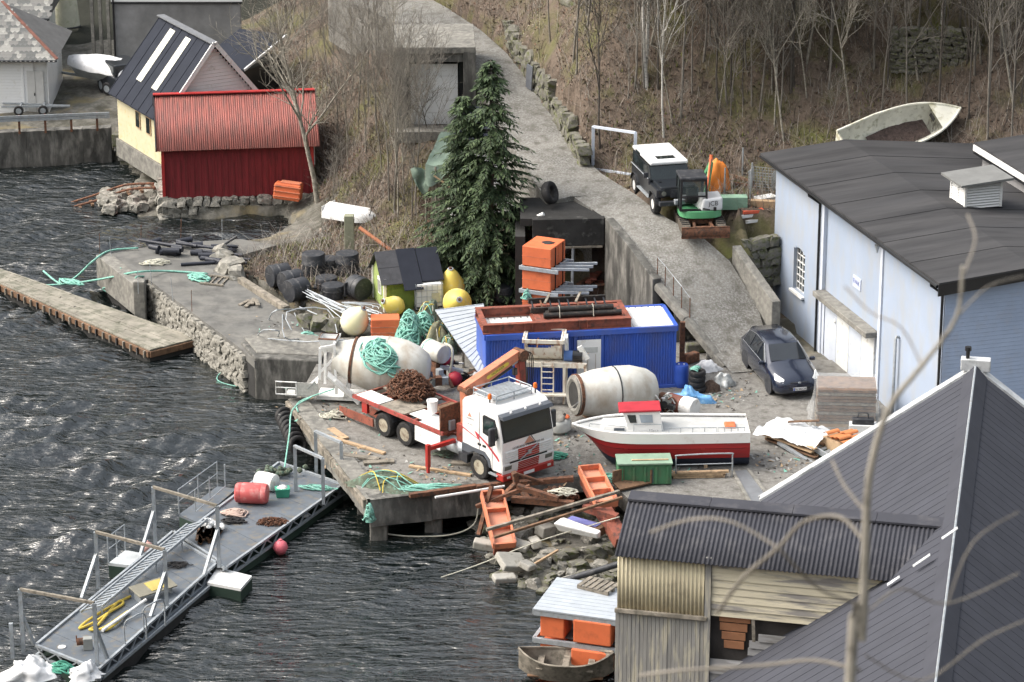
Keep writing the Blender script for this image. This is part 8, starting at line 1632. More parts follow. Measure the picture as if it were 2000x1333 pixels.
# ---- shore rubble and scrap right of the quay
rb = thing('shore_rubble', 'slope of broken concrete and stones between quay and seahouse', 'rubble')
for i in range(290):
    u = RND.uniform(925, 1215); v = RND.uniform(1000, 1185)
    p0 = G(u, v, -1.2)
    for _ in range(3): p0 = G(u, v, gz(p0.x, p0.y))
    if p0.z < -1.75: continue
    s_ = RND.choice((.15, .2, .25, .3, .4, .5, .65)); stone(rb, p0 + Vector((0, 0, s_ * .15)), (s_, s_ * RND.uniform(.6, .9), s_ * RND.uniform(.45, .75)), STONES + STONES_D)
for (u, v, a, b, c, r1, r2) in ((1000, 1108, 1.0, .8, .25, 30, 20), (1015, 1075, .7, .5, .2, -25, 10), (1045, 1070, .35, 1.1, .3, 10, -15), (1030, 1115, .5, .45, .22, 60, 15), (950, 1075, .9, .35, .3, -10, 10), (985, 1140, .8, .4, .2, 20, 8), (1065, 1045, .6, .5, .4, 40, 5)):
    m_ = MB().box((0, 0, 0), (a, b, c), rx=R(r2), ry=R(r2 * .7)); p = G(u, v, -1.2); m_.build('concrete_slab', M('broken_concrete', (.36, .35, .32), .9, var=.2, scale=2, col2=(.2, .19, .16), amt=.3, bump=.4), rb, bevel=.05, loc=p + Vector((0, .1, .15)), rz=R(r1))
def tray(label, a, b, w):
    a, b = Vector(a), Vector(b); t = thing('orange_trough', label, 'trough', (0, 0, 0)); d = (b - a).normalized(); s_ = d.cross(Vector((0, 0, 1))).normalized(); n_ = s_.cross(d); L_ = (b - a).length; t.matrix_world = frame(d, s_ * -1, n_, a)
    m_ = MB().box((L_ / 2, 0, 0), (L_, w, .06)); m_.build('bottom', M('salmon_plastic', (.60, .27, .18), .65, var=.1, col2=(.5, .3, .22), amt=.3), t)
    for q in (-1, 1): m_ = MB().box((L_ / 2, q * w / 2, .1), (L_, .07, .3)); m_.build('side', ORANGEF, t, bevel=.01)
    for k in range(4): m_ = MB().box((L_ * k / 3, 0, .1), (.07, w, .28)); m_.build('divider', ORANGEF, t, bevel=.01)
    m_ = MB().box((L_ / 2, 0, -.25), (L_ - .1, w - .1, .42)); m_.build('base_box', REDOX, t)
tray('long faded orange trough sliding down the rubble into the water', G(985, 1085, -1.25) + Vector((0, 0, .3)), G(960, 990, -.3) + Vector((0, 0, .45)), .75)
tray('faded orange trough higher up beside the seahouse roof', G(1185, 1010, -.3) + Vector((0, 0, .4)), G(1150, 940, .1) + Vector((0, 0, .4)), .75)
for i, (u0, v0, z0, u1, v1, z1_, w_, mt) in enumerate(((950, 1035, .1, 1210, 960, .75, .12, WOODG), (965, 1050, .0, 1215, 972, .7, .1, WOODB), (1005, 945, .2, 1120, 935, .4, .22, RUST), (930, 990, -.2, 1035, 950, .6, .16, RUST), (935, 1045, -1.0, 960, 950, .5, .14, RUST), (1010, 950, .6, 1090, 975, .3, .2, RUST), (1030, 1110, -1.2, 1090, 1075, -.9, .08, WOODN), (1140, 990, .4, 1205, 1012, .2, .3, REDOX), (1180, 1000, .2, 1215, 1060, -.4, .5, REDOX), (1000, 975, .0, 1120, 985, .1, .25, RUST))):
    m_ = MB().beam(G(u0, v0, z0), G(u1, v1, z1_), w_, w_ * .8); one('scrap_beam', ('long grey timber spanning the two orange troughs', 'long brown timber parallel to the grey one', 'wide rusty girder at the quay corner', 'rusty bar rising over the rubble', 'upright rusty plate at the left of the rubble', 'rusty anchor arm above the rubble', 'thin pale lath on the stones', 'short red oxide beam by the seahouse', 'wide red oxide plate next to the seahouse wall', 'rusty channel behind the orange trough')[i], 'beam', m_, mt)
an = thing('rusty_anchor', 'big rusty ship anchor on the quay corner', 'anchor', G(1012, 960, .1), R(20))
for (a, b, w_) in (((0, 0, 0), (-.15, 0, .75), .26), ((-.15, 0, .7), (.9, -.1, .25), .16), ((-.1, 0, .3), (-.95, -.3, -.2), .18), ((.0, 0, .2), (.2, -.7, -.15), .2)): m_ = MB().beam(a, b, w_, w_ * .7); m_.build('arm', RUST, an, bevel=.03)
chain_pile('chain_heap', 'rusty chain tangle behind the orange troughs', G(1085, 975, .0), .8, .4, .4, 160, 9, .06); rope_heap('rope_tangle', 'pale and turquoise ropes over the chain by the troughs', G(1100, 965, .3), .6, .3, .2, 8, .025, ROPEW, 73)
bp2 = thing('broken_boat_piece', 'broken white boat bow piece with blue stripe lying on the rubble', 'boat wreck', G(1135, 1058, -.7) + Vector((0, 0, .35)), R(-35)); m_ = MB().hexa([(-.75, -.3, -.05), (.75, -.1, -.05), (.75, .1, -.05), (-.75, .1, -.05), (-.85, -.5, .3), (.8, -.2, .2), (.8, .05, .25), (-.85, .1, .35)]); m_.build('bow', WHITE_CLEAN, bp2, bevel=.06); m_ = MB().box((-.1, .3, .25), (1.2, .35, .05)); m_.build('blue_deck', M('violet_blue', (.16, .17, .42), .5), bp2); m_ = MB().box((.35, .3, .1), (.7, .5, .3)); m_.build('splintered_wood', WOODB, bp2)
ow = thing('wooden_cabinet', 'broken brown wooden cabinet beside the green box', 'cabinet', G(1235, 958, 0) + Vector((0, .3, .25)), R(30)); m_ = MB().box((0, 0, -.1), (1.3, .5, .06), rx=.2); m_.box((0, .25, .15), (1.3, .06, .5)); m_.box((.65, 0, .1), (.06, .5, .5)); m_.build('shell', WOODB, ow); m_ = MB().box((.72, .05, .12), (.05, .6, .6)); m_.build('side_panel', M('dark_blue_panel', (.03, .04, .09), .6), ow, bevel=.03)
m_ = MB().tube([G(1078, 1142, -1.3), G(1215, 1100, -.5)], .11, 12); one('black_drain_pipe', 'thick black pipe across the rubble to the seahouse', 'pipe', m_, BLKPL, smooth=True)
rope('taut_line', 'taut mooring line from the seahouse into the water', [G(1210, 1010, .3), G(1060, 1055, -.6), G(930, 1105, -1.4), G(850, 1132, -1.6)], .022, ROPEW)
# ---- orange pontoon raft, pallet and old rowing boat in the bottom centre
op = thing('orange_pontoon_raft', 'stacked orange foam pontoons with ribbed grey deck beside the seahouse', 'raft', G(1155, 1290, -1.5) + Vector((.1, .6, 0)), R(-18))
for (x, y, z) in ((-1.0, -.9, .35), (-1.15, .2, .35), (.3, -1.05, .35), (-1.0, -.9, 1.35), (-1.15, .2, 1.35), (.35, -1.0, 1.35)): m_ = MB().box((x, y, z), (1.25 if x > 0 else .8, .9, .78)); m_.build('foam_float', ORANGE, op, bevel=.04)
for z in (.82, 1.78):
    for (a, b) in (((-1.6, -1.35), (1.6, -1.35)), ((-1.6, -1.35), (-1.6, 1.0)), ((1.6, -1.35), (1.6, 1.0))): m_ = MB().beam((*a, z), (*b, z), .12, .16); m_.build('frame_beam', GALV, op)
for k in range(10): m_ = MB().box((0, -1.3 + k * .26, 1.9), (3.25, .245, .05)); m_.build('deck_strip', M('pale_grey_ribbed_sheet', (.44, .48, .53)), op)
m_ = MB().box((.4, -.3, .9), (2.2, 1.6, .05)); m_.build('lower_deck', DECK, op)
plt = thing('wooden_pallet', 'grey wooden pallet lying on the raft deck', 'pallet', op.matrix_world @ Vector((0, 0, 0)), 0); plt.parent = None; plt.location = op.location + Vector((.15, .75, 1.93)); plt.rotation_euler = (0, 0, R(-32))
for k in range(6): m_ = MB().box((-.5 + k * .2, 0, .12), (.14, .8, .025)); m_.build('slat', WOODG, plt)
for y in (-.35, 0, .35): m_ = MB().box((0, y, .05), (1.15, .1, .09)); m_.build('bearer', WOODG, plt)
orb = thing('old_rowing_boat', 'old grey wooden rowing boat at the bottom edge', 'rowing boat', G(1105, 1325, -1.55) + Vector((0, 0, .3)), R(-6)); 
for s_ in (-1, 1):
    for k in range(3): m_ = MB().grid(lambda a, b: Vector((-1.5 + 3 * a, s_ * (.68 * (1 - abs(2 * a - 1) ** 2.6) * (.55 + .15 * (k + b)) + .02), -.25 + .22 * (k + b) + .25 * abs(2 * a - 1) ** 3)), 18, 1, flip=s_ > 0); m_.build('strake', WOODG, orb, smooth=True)
    m_ = MB().tube([Vector((-1.5 + 3 * t / 16, s_ * (.68 * (1 - abs(2 * t / 16 - 1) ** 2.6) + .02), .43 + .25 * abs(2 * t / 16 - 1) ** 3)) for t in range(17)], .04, 5); m_.build('gunwale', WOODG, orb)
for x in (-.8, 0, .8): m_ = MB().box((x, 0, .22), (.2, 1.1, .04)); m_.build('thwart', WOODG, orb)
m_ = MB().box((0, 0, -.12), (2.4, .7, .04)); m_.build('bottom', WOODB, orb)
# ---- north-west yard: boat on trailer, pickup nose, guard rail, upright boat hull
tb3 = thing('covered_boat_on_trailer', 'motor boat under a white tarpaulin on a twin axle trailer', 'boat trailer', G(205, 175, .6) + Vector((0, .2, 0)), R(-32))
m_ = MB().grid(lambda a, b: Vector((-2.3 + 4.4 * a, (.2 + .8 * min(1, a * 2.2) ** .6) * math.cos(math.pi * b), 1.05 + .55 * math.sin(math.pi * b) ** .8 * (.7 + .5 * math.sin(a * 3)) + .05 * fbm(a * 7, b * 5, 3, 1))), 26, 12); m_.build('tarpaulin', TARPW, tb3, smooth='all')
m_ = MB().grid(lambda a, b: Vector((-2.3 + 4.4 * a + .5 * (1 - b) * (1 - a), (.2 + .8 * min(1, a * 2.2) ** .6) * math.cos(math.pi * (1 + b)) if 0 else -(.2 + .8 * min(1, a * 2.2) ** .6) * (.35 + .65 * b), .45 + .62 * b)), 20, 4); m_.grid(lambda a, b: Vector((-2.3 + 4.4 * a + .5 * (1 - b) * (1 - a), (.2 + .8 * min(1, a * 2.2) ** .6) * (.35 + .65 * b), .45 + .62 * b)), 20, 4, True); m_.build('hull', M('hull_grey_white', (.5, .52, .52), .4), tb3, smooth=True)
m_ = MB().beam((-2.9, 0, .45), (1.8, 0, .45), .1, .12); m_.build('drawbar', GALV, tb3)
for x in (.9, 1.5):
    for s_ in (-1, 1): wheel(tb3, (x, s_ * .9, .32), .32, .2, GALV)
pk = thing('black_pickup', 'black pick-up partly hidden behind the yellow boathouse', 'car', G(236, 196, .5) + Vector((.15, .9, 0)), R(-60)); m_ = MB().box((0, 0, .8), (3.6, 1.7, .75)); m_.box((-.5, 0, 1.45), (1.9, 1.5, .6)); m_.build('body', LRB, pk, bevel=.08); m_ = MB().box((-.5, 0, 1.47), (1.7, 1.53, .4)); m_.build('window', GLASS, pk)
for (x, y) in ((1.2, -.75), (1.2, .75), (-1.2, -.75), (-1.2, .75)): wheel(pk, (x, y, .4), .4, .26, GALV)
gr = thing('guard_rail', 'galvanised guard rail with rusty posts on the quay wall', 'guard rail'); a, b = G(-40, 238, .85), G(214, 228, .85)
for k in range(3): p, q = a.lerp(b, k / 3), a.lerp(b, (k + 1) / 3); m_ = MB(); [m_.beam(p + Vector((0, 0, dz)), q + Vector((0, 0, dz)), .06, .13) for dz in (0, .16)]; m_.beam(p + Vector((0, .03, .08)), q + Vector((0, .03, .08)), .03, .2); m_.build('rail', GALV, gr)
for k in range(5): p = a.lerp(b, (k + .5) / 5); m_ = MB().box((p.x, p.y + .08, .6), (.1, .1, .95)); m_.build('post', RUST, gr)
bt2 = thing('boat_trailer', 'empty grey boat trailer with small black wheels on the quay', 'trailer', G(75, 218, .35), R(4)); m_ = MB().beam((-1.8, -.3, .35), (1.6, -.2, .3), .08); m_.beam((-1.8, .4, .35), (1.6, -.15, .3), .08); m_.beam((-.9, -.8, .35), (-.8, .8, .35), .08); m_.beam((.3, -.8, .35), (.3, .8, .35), .08); m_.build('frame', GALV, bt2)
for (x, y) in ((-.9, -.85), (-.8, .85), (.3, -.85), (.3, .85)): wheel(bt2, (x, y, .28), .25, .14, GALV)
ub = thing('upright_boat_hull', 'pale boat hull standing on end behind the white houses', 'boat hull', G(128, 58, 1.3) + Vector((0, .3, 0)), R(10)); m_ = MB().grid(lambda a, b: Vector((.75 * (1 - .3 * b) * math.cos(math.pi * a), -.5 * math.sin(math.pi * a), .1 + 3.2 * b)), 14, 10); m_.build('hull', M('pale_cream_hull', (.66, .66, .54), .45, var=.1, col2=(.5, .52, .36), amt=.3), ub, smooth='all'); m_ = MB().tube([(.75 * math.cos(math.pi * k / 12), -.5 * math.sin(math.pi * k / 12), .1) for k in range(13)], .05, 6); m_.build('rubbing_strip', BLKPL, ub)
sg2 = thing('yard_sign', 'white notice board on a thin stand behind the houses', 'sign', G(121, 98, 1.0)); m_ = MB().box((0, 0, 1.0), (.62, .04, .38)); m_.build('board', WHITE, sg2); m_ = MB().tube([(0, .02, 0), (0, .02, 1.2)], .03, 6); m_.build('stand', RUST, sg2)
# ---- white frame, junk on the shelf beside the excavator
def land(u, v, dz=0):
    for k in range(400):
        y = 100 + k * .15; p = D(u, v, y)
        if p.z <= gz(p.x, p.y): return p + Vector((0, 0, dz))
    return p
wf_ = thing('white_goal_frame', 'white rectangular tube frame standing behind the off-road wagon', 'frame'); pa, pb = land(1158, 332), land(1240, 345); H1 = 1.9
for p in (pa, pb): m_ = MB().beam(p - Vector((0, 0, .1)), p + Vector((0, 0, H1)), .13); m_.build('upright', TRIMW, wf_)
for dz in (.05, H1): m_ = MB().beam(pa + Vector((0, 0, dz)), pb + Vector((0, 0, dz)), .1); m_.build('crossbar', TRIMW, wf_)
p = land(1402, 378); m_ = MB(); mound(m_, .55, .5, 1.5, 81, 24, 14, .3); one('orange_tarpaulin', 'orange tarpaulin hanging over something behind the excavator', 'tarpaulin', m_, TARPO, p + Vector((0, .4, -.1)), smooth='all')
gbx = thing('pale_green_box', 'long pale green wooden box right of the excavator', 'box', land(1428, 408) + Vector((0, .2, 0)), R(2))
for k in range(4): m_ = MB().box((0, -.25 + k * .004, .1 + k * .13), (1.25, .5, .12)); m_.build('plank', M('pale_green_paint', (.22, .36, .27), .7, var=.12), gbx)
wc = thing('wire_crate', 'grey wire mesh crate by the workshop corner', 'crate', land(1490, 375) + Vector((.0, .3, 0)), R(-20)); m_ = MB()
for k in range(8):
    for (x0, y0, x1_, y1_) in ((-.5, -.4, .5, -.4), (.5, -.4, .5, .4), (.5, .4, -.5, .4), (-.5, .4, -.5, -.4)): m_.beam((x0, y0, k * .12), (x1_, y1_, k * .12), .015); m_.beam((x0 + (x1_ - x0) * k / 8, y0 + (y1_ - y0) * k / 8, 0), (x0 + (x1_ - x0) * k / 8, y0 + (y1_ - y0) * k / 8, .85), .015)
m_.build('mesh', GALV, wc)
for i, (u, v, L_, a, c, w_) in enumerate(((1480, 425, 1.7, 24, WHITE, .1), (1490, 435, 1.6, 24, WHITE, .1), (1470, 418, .9, 15, M('red_orange_paint', (.6, .11, .06), .6), .35), (1490, 405, 1.0, -8, WOODN, .3), (1495, 392, .9, 30, WHITE, .5), (1440, 365, 1.8, -30, RUST, .1), (1425, 360, 1.6, 60, RUST, .1), (1450, 355, 1.4, -50, WOODB, .12))):
    m_ = MB().box((0, 0, .12), (L_, w_, .12 if i != 3 else .35)); one('junk_bar', ('upper white slatted rail by the stone wall', 'lower white slatted rail by the stone wall', 'red orange panel under the white rails', 'raw timber box near the workshop corner', 'white grille on the timber box', 'rusty rod behind the green box', 'rusty rod crossing behind the excavator', 'brown pole behind the green box')[i], 'bar', m_, c, land(u, v) + Vector((0, 0, .0)), R(a))
for i, (u, v) in enumerate(((1415, 385), (1465, 390), (1468, 375), (1450, 345))): p = land(u, v); m_ = MB().tube([p - Vector((0, 0, .1)), p + Vector((0, 0, 1.25))], .035, 6); one('thin_post', ('first', 'second', 'third', 'fourth')[i] + ' thin grey post in the junk shelf from the left', 'post', m_, GALV, group='thin posts')
p = G(1060, 400, 4.1); tag(mobj(tmm, 'large_tyre', None, None, p + Vector((.3, .3, .42)), (R(70), 0, R(64)), 1.5), 'large black tyre leaning at the roadside above the undercroft', 'tyre')
p = G(1034, 172, 5.7); m_ = MB().box((0, 0, .5), (.5, .05, 1.1), ry=.1); one('grey_board', 'grey board leaning on the stone wall beside the road', 'board', m_, M('slate_board', (.12, .13, .15), .6), p, R(-60))
m_ = MB().tube([G(1035, 432, 3.6), G(1062, 418, 3.95)], .09, 10); one('concrete_pipe', 'short pale pipe sticking out above the undercroft', 'pipe', m_, WHITE)
m_ = MB().beam(land(1100, 2), land(1235, 55), .4, .35); one('fallen_log', 'dark fallen log on the hillside', 'log', m_, STONED, bevel=.1)
# ================================================================ vegetation
BARKP = M('pale_bark', (.30, .28, .24), .9, var=.3, scale=4, col2=(.14, .13, .11), amt=.35, bump=.3); BARKG = M('grey_bark', (.19, .175, .155), .9, var=.3, scale=4, bump=.3); BARKD = M('dark_bark', (.085, .075, .066), .95, var=.35, scale=4, bump=.4)
BIRCH = M('birch_bark', (.50, .49, .46), .8, var=.12, scale=3, col2=(.07, .065, .06), amt=.30, scale2=5, stretch2=(1, 1, 4), bump=.2)
def limb(mb, p, d, L, r, lev, rnd, up, dens, top):
    n = 5 if lev == 0 else 4 if lev < 3 else 3; seg = 6 if lev == 0 else 4; pts = [p.copy()]; rs = [r]; q = p.copy(); dd = d.copy()
    for i in range(seg):
        dd = (dd + Vector((rnd.gauss(0, 1), rnd.gauss(0, 1), rnd.gauss(0, 1))) * (.06 if lev == 0 else .17) + Vector((0, 0, up * .1))).normalized(); q = q + dd * L / seg; pts.append(q.copy()); rs.append(max(.006, r * (1 - (i + 1) / seg * (.8 if lev == 0 else .65))))
    (mb[0] if lev == 0 else mb[1]).tube(pts, rs, n, caps=False)
    if lev >= top: return
    for k in range(dens[min(lev, len(dens) - 1)]):
        t = rnd.uniform(.3 if lev == 0 else .15, 1.0); i = min(seg - 1, int(t * seg)); b = pts[i].lerp(pts[i + 1], t * seg - i); ax = (pts[i + 1] - pts[i]).normalized(); o = ax.orthogonal().normalized(); o.rotate(Matrix.Rotation(rnd.uniform(0, 6.28), 3, ax))
        a = rnd.uniform(.5, 1.05); limb(mb, b, (ax * math.cos(a) + o * math.sin(a) + Vector((0, 0, .15 * up))).normalized(), L * rnd.uniform(.38, .62) * (1.15 - .5 * t), rs[i] * .55, lev + 1, rnd, up, dens, top)
def tree_meshes(seed, h, r, dens, up=1.0, top=3, bark=None, lean=.05):
    rnd = random.Random(seed); mb = (MB(), MB()); limb(mb, Vector((0, 0, -.3)), Vector((rnd.uniform(-lean, lean), rnd.uniform(-lean, lean), 1)).normalized(), h, r, 0, rnd, up, dens, top)
    out = []
    for m_, nm in zip(mb, ('trunk', 'crown')): me = m_.mesh(nm); me.materials.append(bark); me.polygons.foreach_set('use_smooth', [True] * len(me.polygons)); out.append(me)
    return out
def plant(name, label, ms, p, s=1.0, rz=0, group=None, sq=1.0):
    t = thing(name, label, 'tree', p, rz, group); t.scale = (s * sq, s * sq, s)
    for me, nm in zip(ms, ('trunk', 'crown')): mobj(me, nm, None, t)
    return t
BIG = tree_meshes(3, 9.0, .15, (22, 8, 5), .9, 3, BARKP, .12)
SAP = [tree_meshes(10 + i, 7.5, .06, (13, 6, 4), 1.2, 3, (BARKG, BARKP, BARKG)[i], .1) for i in range(3)]
WOOD = [tree_meshes(20 + i, 9.5, .085, (15, 7, 4), .9, 3, (BARKG, BARKD, BARKP, BARKG)[i], .08) for i in range(4)]
SHRUB = [tree_meshes(30 + i, 2.6, .03, (12, 6, 3), .8, 2, (BARKG, BARKD)[i], .4) for i in range(2)]
BIR = tree_meshes(41, 11, .085, (9, 5, 3), .8, 3, BIRCH, .05)
def gl_(u, v): p = land(u, v); return Vector((p.x, p.y, gz(p.x, p.y)))
plant('bare_tree', 'big pale bare tree in front of the right end of the red boathouse', BIG, gl_(622, 392) + Vector((0, -.2, 0)), .95, 1.0)
vr = random.Random(77)
for i, (u, v) in enumerate(((770, 420), (778, 430), (805, 428), (812, 420), (790, 380), (760, 395), (745, 330), (715, 300), (735, 260), (700, 240), (680, 330), (720, 210), (660, 250), (690, 160), (740, 150), (640, 170), (775, 330), (735, 120), (665, 100), (600, 130), (560, 60))):
    plant('bare_sapling', 'leafless grey sapling in the thicket below the concrete garage', SAP[i % 3], gl_(u, v), vr.uniform(.7, 1.1), vr.uniform(0, 6), 'saplings below the garage', .9)
for i, (u, v, l) in enumerate(((1258, 168, 'left of the two pale trunks forking above the off-road wagon'), (1264, 172, 'right of the two pale trunks forking above the off-road wagon'), (1297, 272, 'slender white birch leaning just behind the off-road wagon'), (1840, 45, 'thick pale trunk at the top right of the slope'))): plant('birch_tree', l, BIR, gl_(u, v), 1.0 if i != 2 else .9, i * 1.3, sq=1.2 if i != 2 else .7)
n_ = 0
for k in range(400):
    u, v = vr.uniform(1060, 2010), vr.uniform(-40, 300)
    p = gl_(u, v)
    if p.y < 118 or (u < 1150 and v > 200) or (1220 < u < 1480 and v > 250) or (u > 1600 and v > 250 and u < 1900): continue
    if u < 1250 and vr.random() < .55: continue
    plant('woodland_tree', 'thin leafless tree in the wood on the upper right slope', WOOD[n_ % 4], p, vr.uniform(.55, 1.0), vr.uniform(0, 6), 'trees of the hillside wood', .75); n_ += 1
    if n_ >= 105: break
for k in range(70):
    u, v = vr.choice(((vr.uniform(1060, 1990), vr.uniform(0, 290)), (vr.uniform(640, 860), vr.uniform(120, 440)), (vr.uniform(470, 700), vr.uniform(0, 130))))
    p = gl_(u, v); t = plant('bare_shrub', 'small leafless shrub on the brushy slope', SHRUB[k % 2], p, vr.uniform(.5, 1.2), vr.uniform(0, 6), 'shrubs on the slopes'); t['category'] = 'shrub'
# uncountable undergrowth: brambles, leaf litter, grass
rs = np.random.RandomState(9)
def gzv(X, Y):
    i = np.clip(np.searchsorted(gx, X) - 1, 0, len(gx) - 2); j = np.clip(np.searchsorted(gy, Y) - 1, 0, len(gy) - 2); a = (X - gx[i]) / (gx[i + 1] - gx[i]); b = (Y - gy[j]) / (gy[j + 1] - gy[j])
    return GZ[j, i] * (1 - a) * (1 - b) + GZ[j, i + 1] * a * (1 - b) + GZ[j + 1, i] * (1 - a) * b + GZ[j + 1, i + 1] * a * b
def scatter(n, boxes):
    out = []
    for (x0, x1, y0, y1, f) in boxes: k = int(n * f); X, Y = rs.uniform(x0, x1, k), rs.uniform(y0, y1, k); out.append(np.c_[X, Y, gzv(X, Y)])
    P = np.concatenate(out); mid = np.interp(P[:, 1], RY_, RX_); hw = np.interp(P[:, 1], RY_, RH_)
    bad = (np.abs(P[:, 0] - mid) < hw) | (P[:, 2] < -.45) | inside(P[:, 0], P[:, 1], yard) | inside(P[:, 0], P[:, 1], pier)
    bad |= (np.hypot(P[:, 0] - lorg.x, P[:, 1] - lorg.y) < 1.9) | ((P[:, 0] > 5.5) & (P[:, 0] < 8.6) & (P[:, 1] > 115) & (P[:, 1] < 120.5))
    return P[~bad]
o_ = np.argsort(rpts[:, 1]); RY_, RX_, RH_ = rpts[o_, 1], rpts[o_, 0], rpts[o_, 3] * .95
HB_ = ((2, 27, 120, 142, .55), (-12, 1.5, 121, 150, .38), (-17, -8, 140, 156, .07))
def blades(name, P, mats, wid, hgt, lean, droop=0.0, pieces=2):
    n = len(P); th = rs.uniform(0, 6.28, n); h = hgt * rs.uniform(.4, 1.3, n); ln = lean * h * rs.uniform(.2, 1.3, n); dx, dy = np.cos(th), np.sin(th); w = wid * rs.uniform(.6, 1.4, n); V = []; 
    for k in range(pieces + 1):
        t = k / pieces; ww = w * (1 - .7 * t); cx = P[:, 0] + dx * ln * t ** 1.5; cy = P[:, 1] + dy * ln * t ** 1.5; cz = P[:, 2] - .03 + h * (t - droop * t * t)
        V += [np.c_[cx - dy * ww, cy + dx * ww, cz], np.c_[cx + dy * ww, cy - dx * ww, cz + .3 * ww]]
    V = np.stack(V, 1).reshape(-1, 3); b = np.arange(n)[:, None] * (2 * pieces + 2); F = np.concatenate([b + np.array([2 * k, 2 * k + 1, 2 * k + 3, 2 * k + 2]) for k in range(pieces)], 1).reshape(-1, 4)
    me = bpy.data.meshes.new(name); me.from_pydata(V.tolist(), [], F.tolist()); [me.materials.append(m) for m in mats]; me.polygons.foreach_set('material_index', np.repeat(rs.randint(0, len(mats), n), pieces).astype(np.int32)); me.update(); o = bpy.data.objects.new(name, me); COL.objects.link(o); return tag(o, kind='stuff')
def fm(nm, c): return M(nm, c, .9, var=.3, scale=3, bump=0)
tag(blades('brambles', scatter(34000, HB_), [fm('twig_grey', (.24, .225, .205)), fm('twig_brown', (.16, .12, .10)), fm('twig_tan', (.28, .255, .225)), fm('twig_dark', (.09, .075, .062))], .010, 1.15, .9, .3, 4), 'tangle of leafless brambles and twigs covering the slopes', 'brambles')
tag(blades('leaf_litter', scatter(60000, HB_), [fm('leaf_brown', (.17, .125, .10)), fm('leaf_tan', (.29, .24, .20)), fm('leaf_dark', (.08, .058, .048)), fm('leaf_rust', (.19, .11, .075))], .06, .07, 1.6, 0, 1), 'brown fallen leaves covering the slopes', 'leaf litter')
P_ = scatter(26000, ((-11, 0, 118, 131, .35), (2, 16, 121, 136, .45), (-13, -2, 128, 140, .2))); k_ = np.array([fbm(x, y, 5, .5) for x, y in P_[:, :2]])
tag(blades('grass', P_[k_ > .12], [fm('grass_moss', (.17, .19, .045)), fm('grass_straw', (.25, .215, .145)), fm('grass_straw_dark', (.15, .125, .085)), fm('grass_green', (.10, .125, .035))], .022, .24, .8, .2, 2), 'tufts of straw coloured grass and moss on the banks', 'grass')
L_ = [G(u + rs.normal(0, 40), v + rs.normal(0, 16), .0) for (u, v) in ((870, 930), (1090, 860), (1300, 900), (1420, 770), (700, 900), (1150, 925), (560, 640), (1540, 900), (640, 800)) for k in range(110)]
tag(blades('ground_debris', np.array([tuple(p) for p in L_]) + np.array((0, 0, .03)), [fm('chip_wood', (.34, .25, .16)), fm('chip_grey', (.30, .30, .29)), fm('chip_dark', (.05, .045, .04)), fm('chip_green', (.16, .34, .28))], .05, .05, 3.0, 0, 1), 'scattered chips and scraps on the gravel', 'debris')
# conifer
NEED = [M('conifer_dark', (.030, .052, .024), .7, var=.35, scale=2, bump=0), M('conifer_mid', (.055, .088, .038), .7, var=.35, scale=2, bump=0), M('conifer_light', (.085, .125, .055), .7, var=.3, scale=2, bump=0)]
def conifer(label, base, h, rad, seed, name='conifer', z0=.25):
    r_ = np.random.RandomState(seed); t = thing(name, label, 'tree', base); m_ = MB().tube([(0, 0, -.3), (.05, 0, h * .5), (0, 0, h)], [.16 * h / 10, .09 * h / 10, .015], 7); m_.build('trunk', BARKD, t, smooth=True)
    V, F, MI, br = [], [], [], MB(); z = z0
    while z < h - .1:
        f = z / h; Rr = rad * (1 - f) ** .68 * (.55 + .45 * min(1, f * 6 + .4))
        for k in range(int(6 + 5 * (1 - f))):
            a = r_.uniform(0, 6.28); L = Rr * r_.uniform(.55, 1.12) + .12; d = np.array([math.cos(a), math.sin(a)]); e = np.array([d[0] * L, d[1] * L]); zz = z + r_.uniform(-.12, .12); sgp = lambda s: np.array([e[0] * s, e[1] * s, zz + .30 * L * s - .42 * L * s * s])
            br.tube([Vector(sgp(s)) for s in (0, .5, 1)], [.022, .015, .006], 3, caps=False)
            ns = int(7 + L * 12)
            for j in range(ns):
                s = .12 + .88 * (j + r_.uniform(0, .8)) / ns; p = sgp(s); sid = 1 if j % 2 else -1; th = a + sid * r_.uniform(.45, 1.1) * (1 if s < .93 else .2); l = r_.uniform(.2, .38) * (1.1 - .45 * s); w = l * r_.uniform(.15, .26); dr = -r_.uniform(.1, .95) * l; dx, dy = math.cos(th), math.sin(th); tl = r_.uniform(-.5, .5) * w
                b = len(V); V += [tuple(p), (p[0] + dx * l * .45 - dy * w, p[1] + dy * l * .45 + dx * w, p[2] + dr * .3 + tl), (p[0] + dx * l, p[1] + dy * l, p[2] + dr), (p[0] + dx * l * .45 + dy * w, p[1] + dy * l * .45 - dx * w, p[2] + dr * .3 - tl)]; F.append((b, b + 1, b + 2, b + 3)); MI.append(r_.choice(3, p=(.42, .4, .18)))
        z += .17 if f < .85 else .12
    me = bpy.data.meshes.new('crown'); me.from_pydata(V, [], F); [me.materials.append(m) for m in NEED]; me.polygons.foreach_set('material_index', np.array(MI, np.int32)); me.update(); mobj(me, 'crown', None, t); br.build('branches', BARKD, t); return t
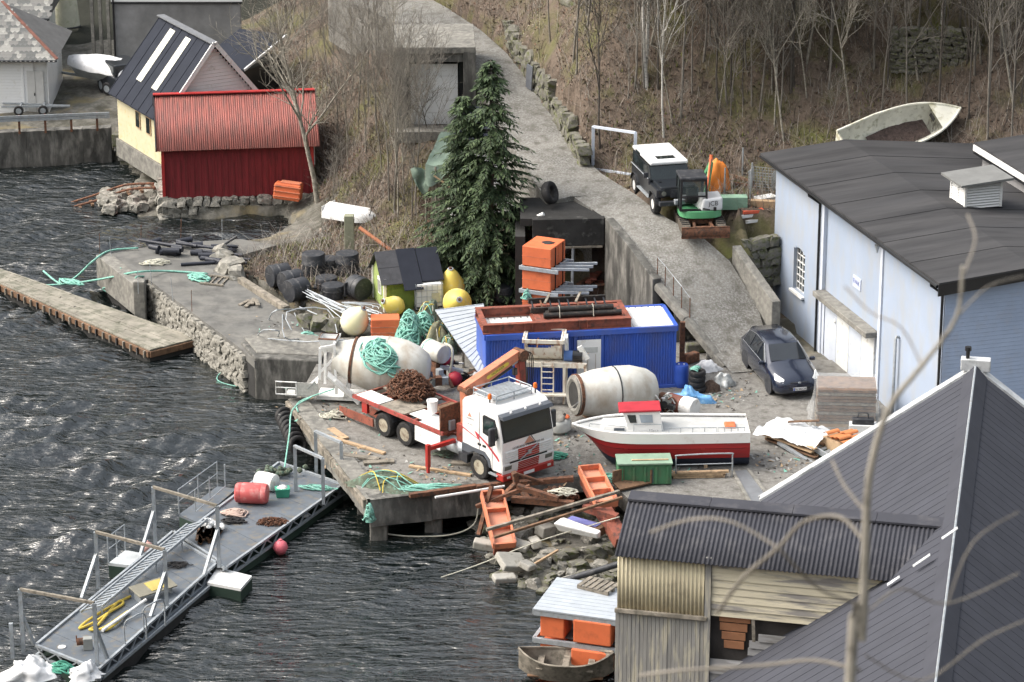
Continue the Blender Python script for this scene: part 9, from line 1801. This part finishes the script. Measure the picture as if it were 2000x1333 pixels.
conifer('tall dark green conifer between the road and the blue container', G(958, 585, .0) + Vector((0, 1.2, 0)), 9.9, 2.9, 5)
conifer('shorter dark conifer leaning left of the tall one', G(905, 578, .0) + Vector((0, 1.0, 0)), 8.4, 2.4, 6)
conifer('low dense evergreen bush at the foot of the conifers', G(875, 575, 0) + Vector((0, -.2, 0)), 2.6, 1.0, 7, 'evergreen_bush', .05)
# birch sapling beside the photographer, out of focus
fb = thing('foreground_birch', 'blurred birch sapling close to the camera on the lower right', 'tree', (D(1655, 1400, 8.2).x, 8.2, 39.2 - .8 * 8.2))
def fp(u, v, y=8.2): return D(u, v, y) - fb.location
m_ = MB().tube(smooth_path([(0, 0, -.2), fp(1655, 1420), fp(1682, 1250), fp(1690, 1080), fp(1698, 930), fp(1735, 800), fp(1800, 715), fp(1868, 620), fp(1880, 520)], 4), [.018 - .00042 * k for k in range(33)], 8); m_.build('trunk', M('blurred_birch', (.27, .255, .225), .8, var=.25, scale=9, col2=(.09, .08, .07), amt=.3), fb, smooth=True)
for (q, r) in (([(1690, 1060), (1640, 1010), (1570, 1020), (1520, 1070), (1450, 1130), (1400, 1200)], .008), ([(1520, 1070), (1430, 1020), (1350, 1015), (1270, 1040)], .006), ([(1680, 1310), (1590, 1290), (1490, 1300), (1330, 1310), (1250, 1320)], .008), ([(1690, 1000), (1650, 950), (1625, 900)], .006), ([(1880, 540), (1905, 470), (1890, 420)], .005), ([(1800, 715), (1760, 640), (1700, 610), (1650, 560)], .004), ([(1520, 1070), (1600, 1150), (1680, 1180)], .006), ([(1690, 1200), (1760, 1150), (1850, 1180), (1990, 1120)], .004), ([(1850, 1180), (1900, 1060), (1990, 1000)], .003), ([(1690, 1280), (1800, 1330), (1920, 1250), (2010, 1210)], .004), ([(1868, 620), (1930, 560), (2000, 540)], .004)):
    m_ = MB().tube(smooth_path([fp(u, v, 8.2 + .1 * k) for k, (u, v) in enumerate(q)], 4), r * .75, 6); m_.build('branch', BARKG, fb, smooth=True)
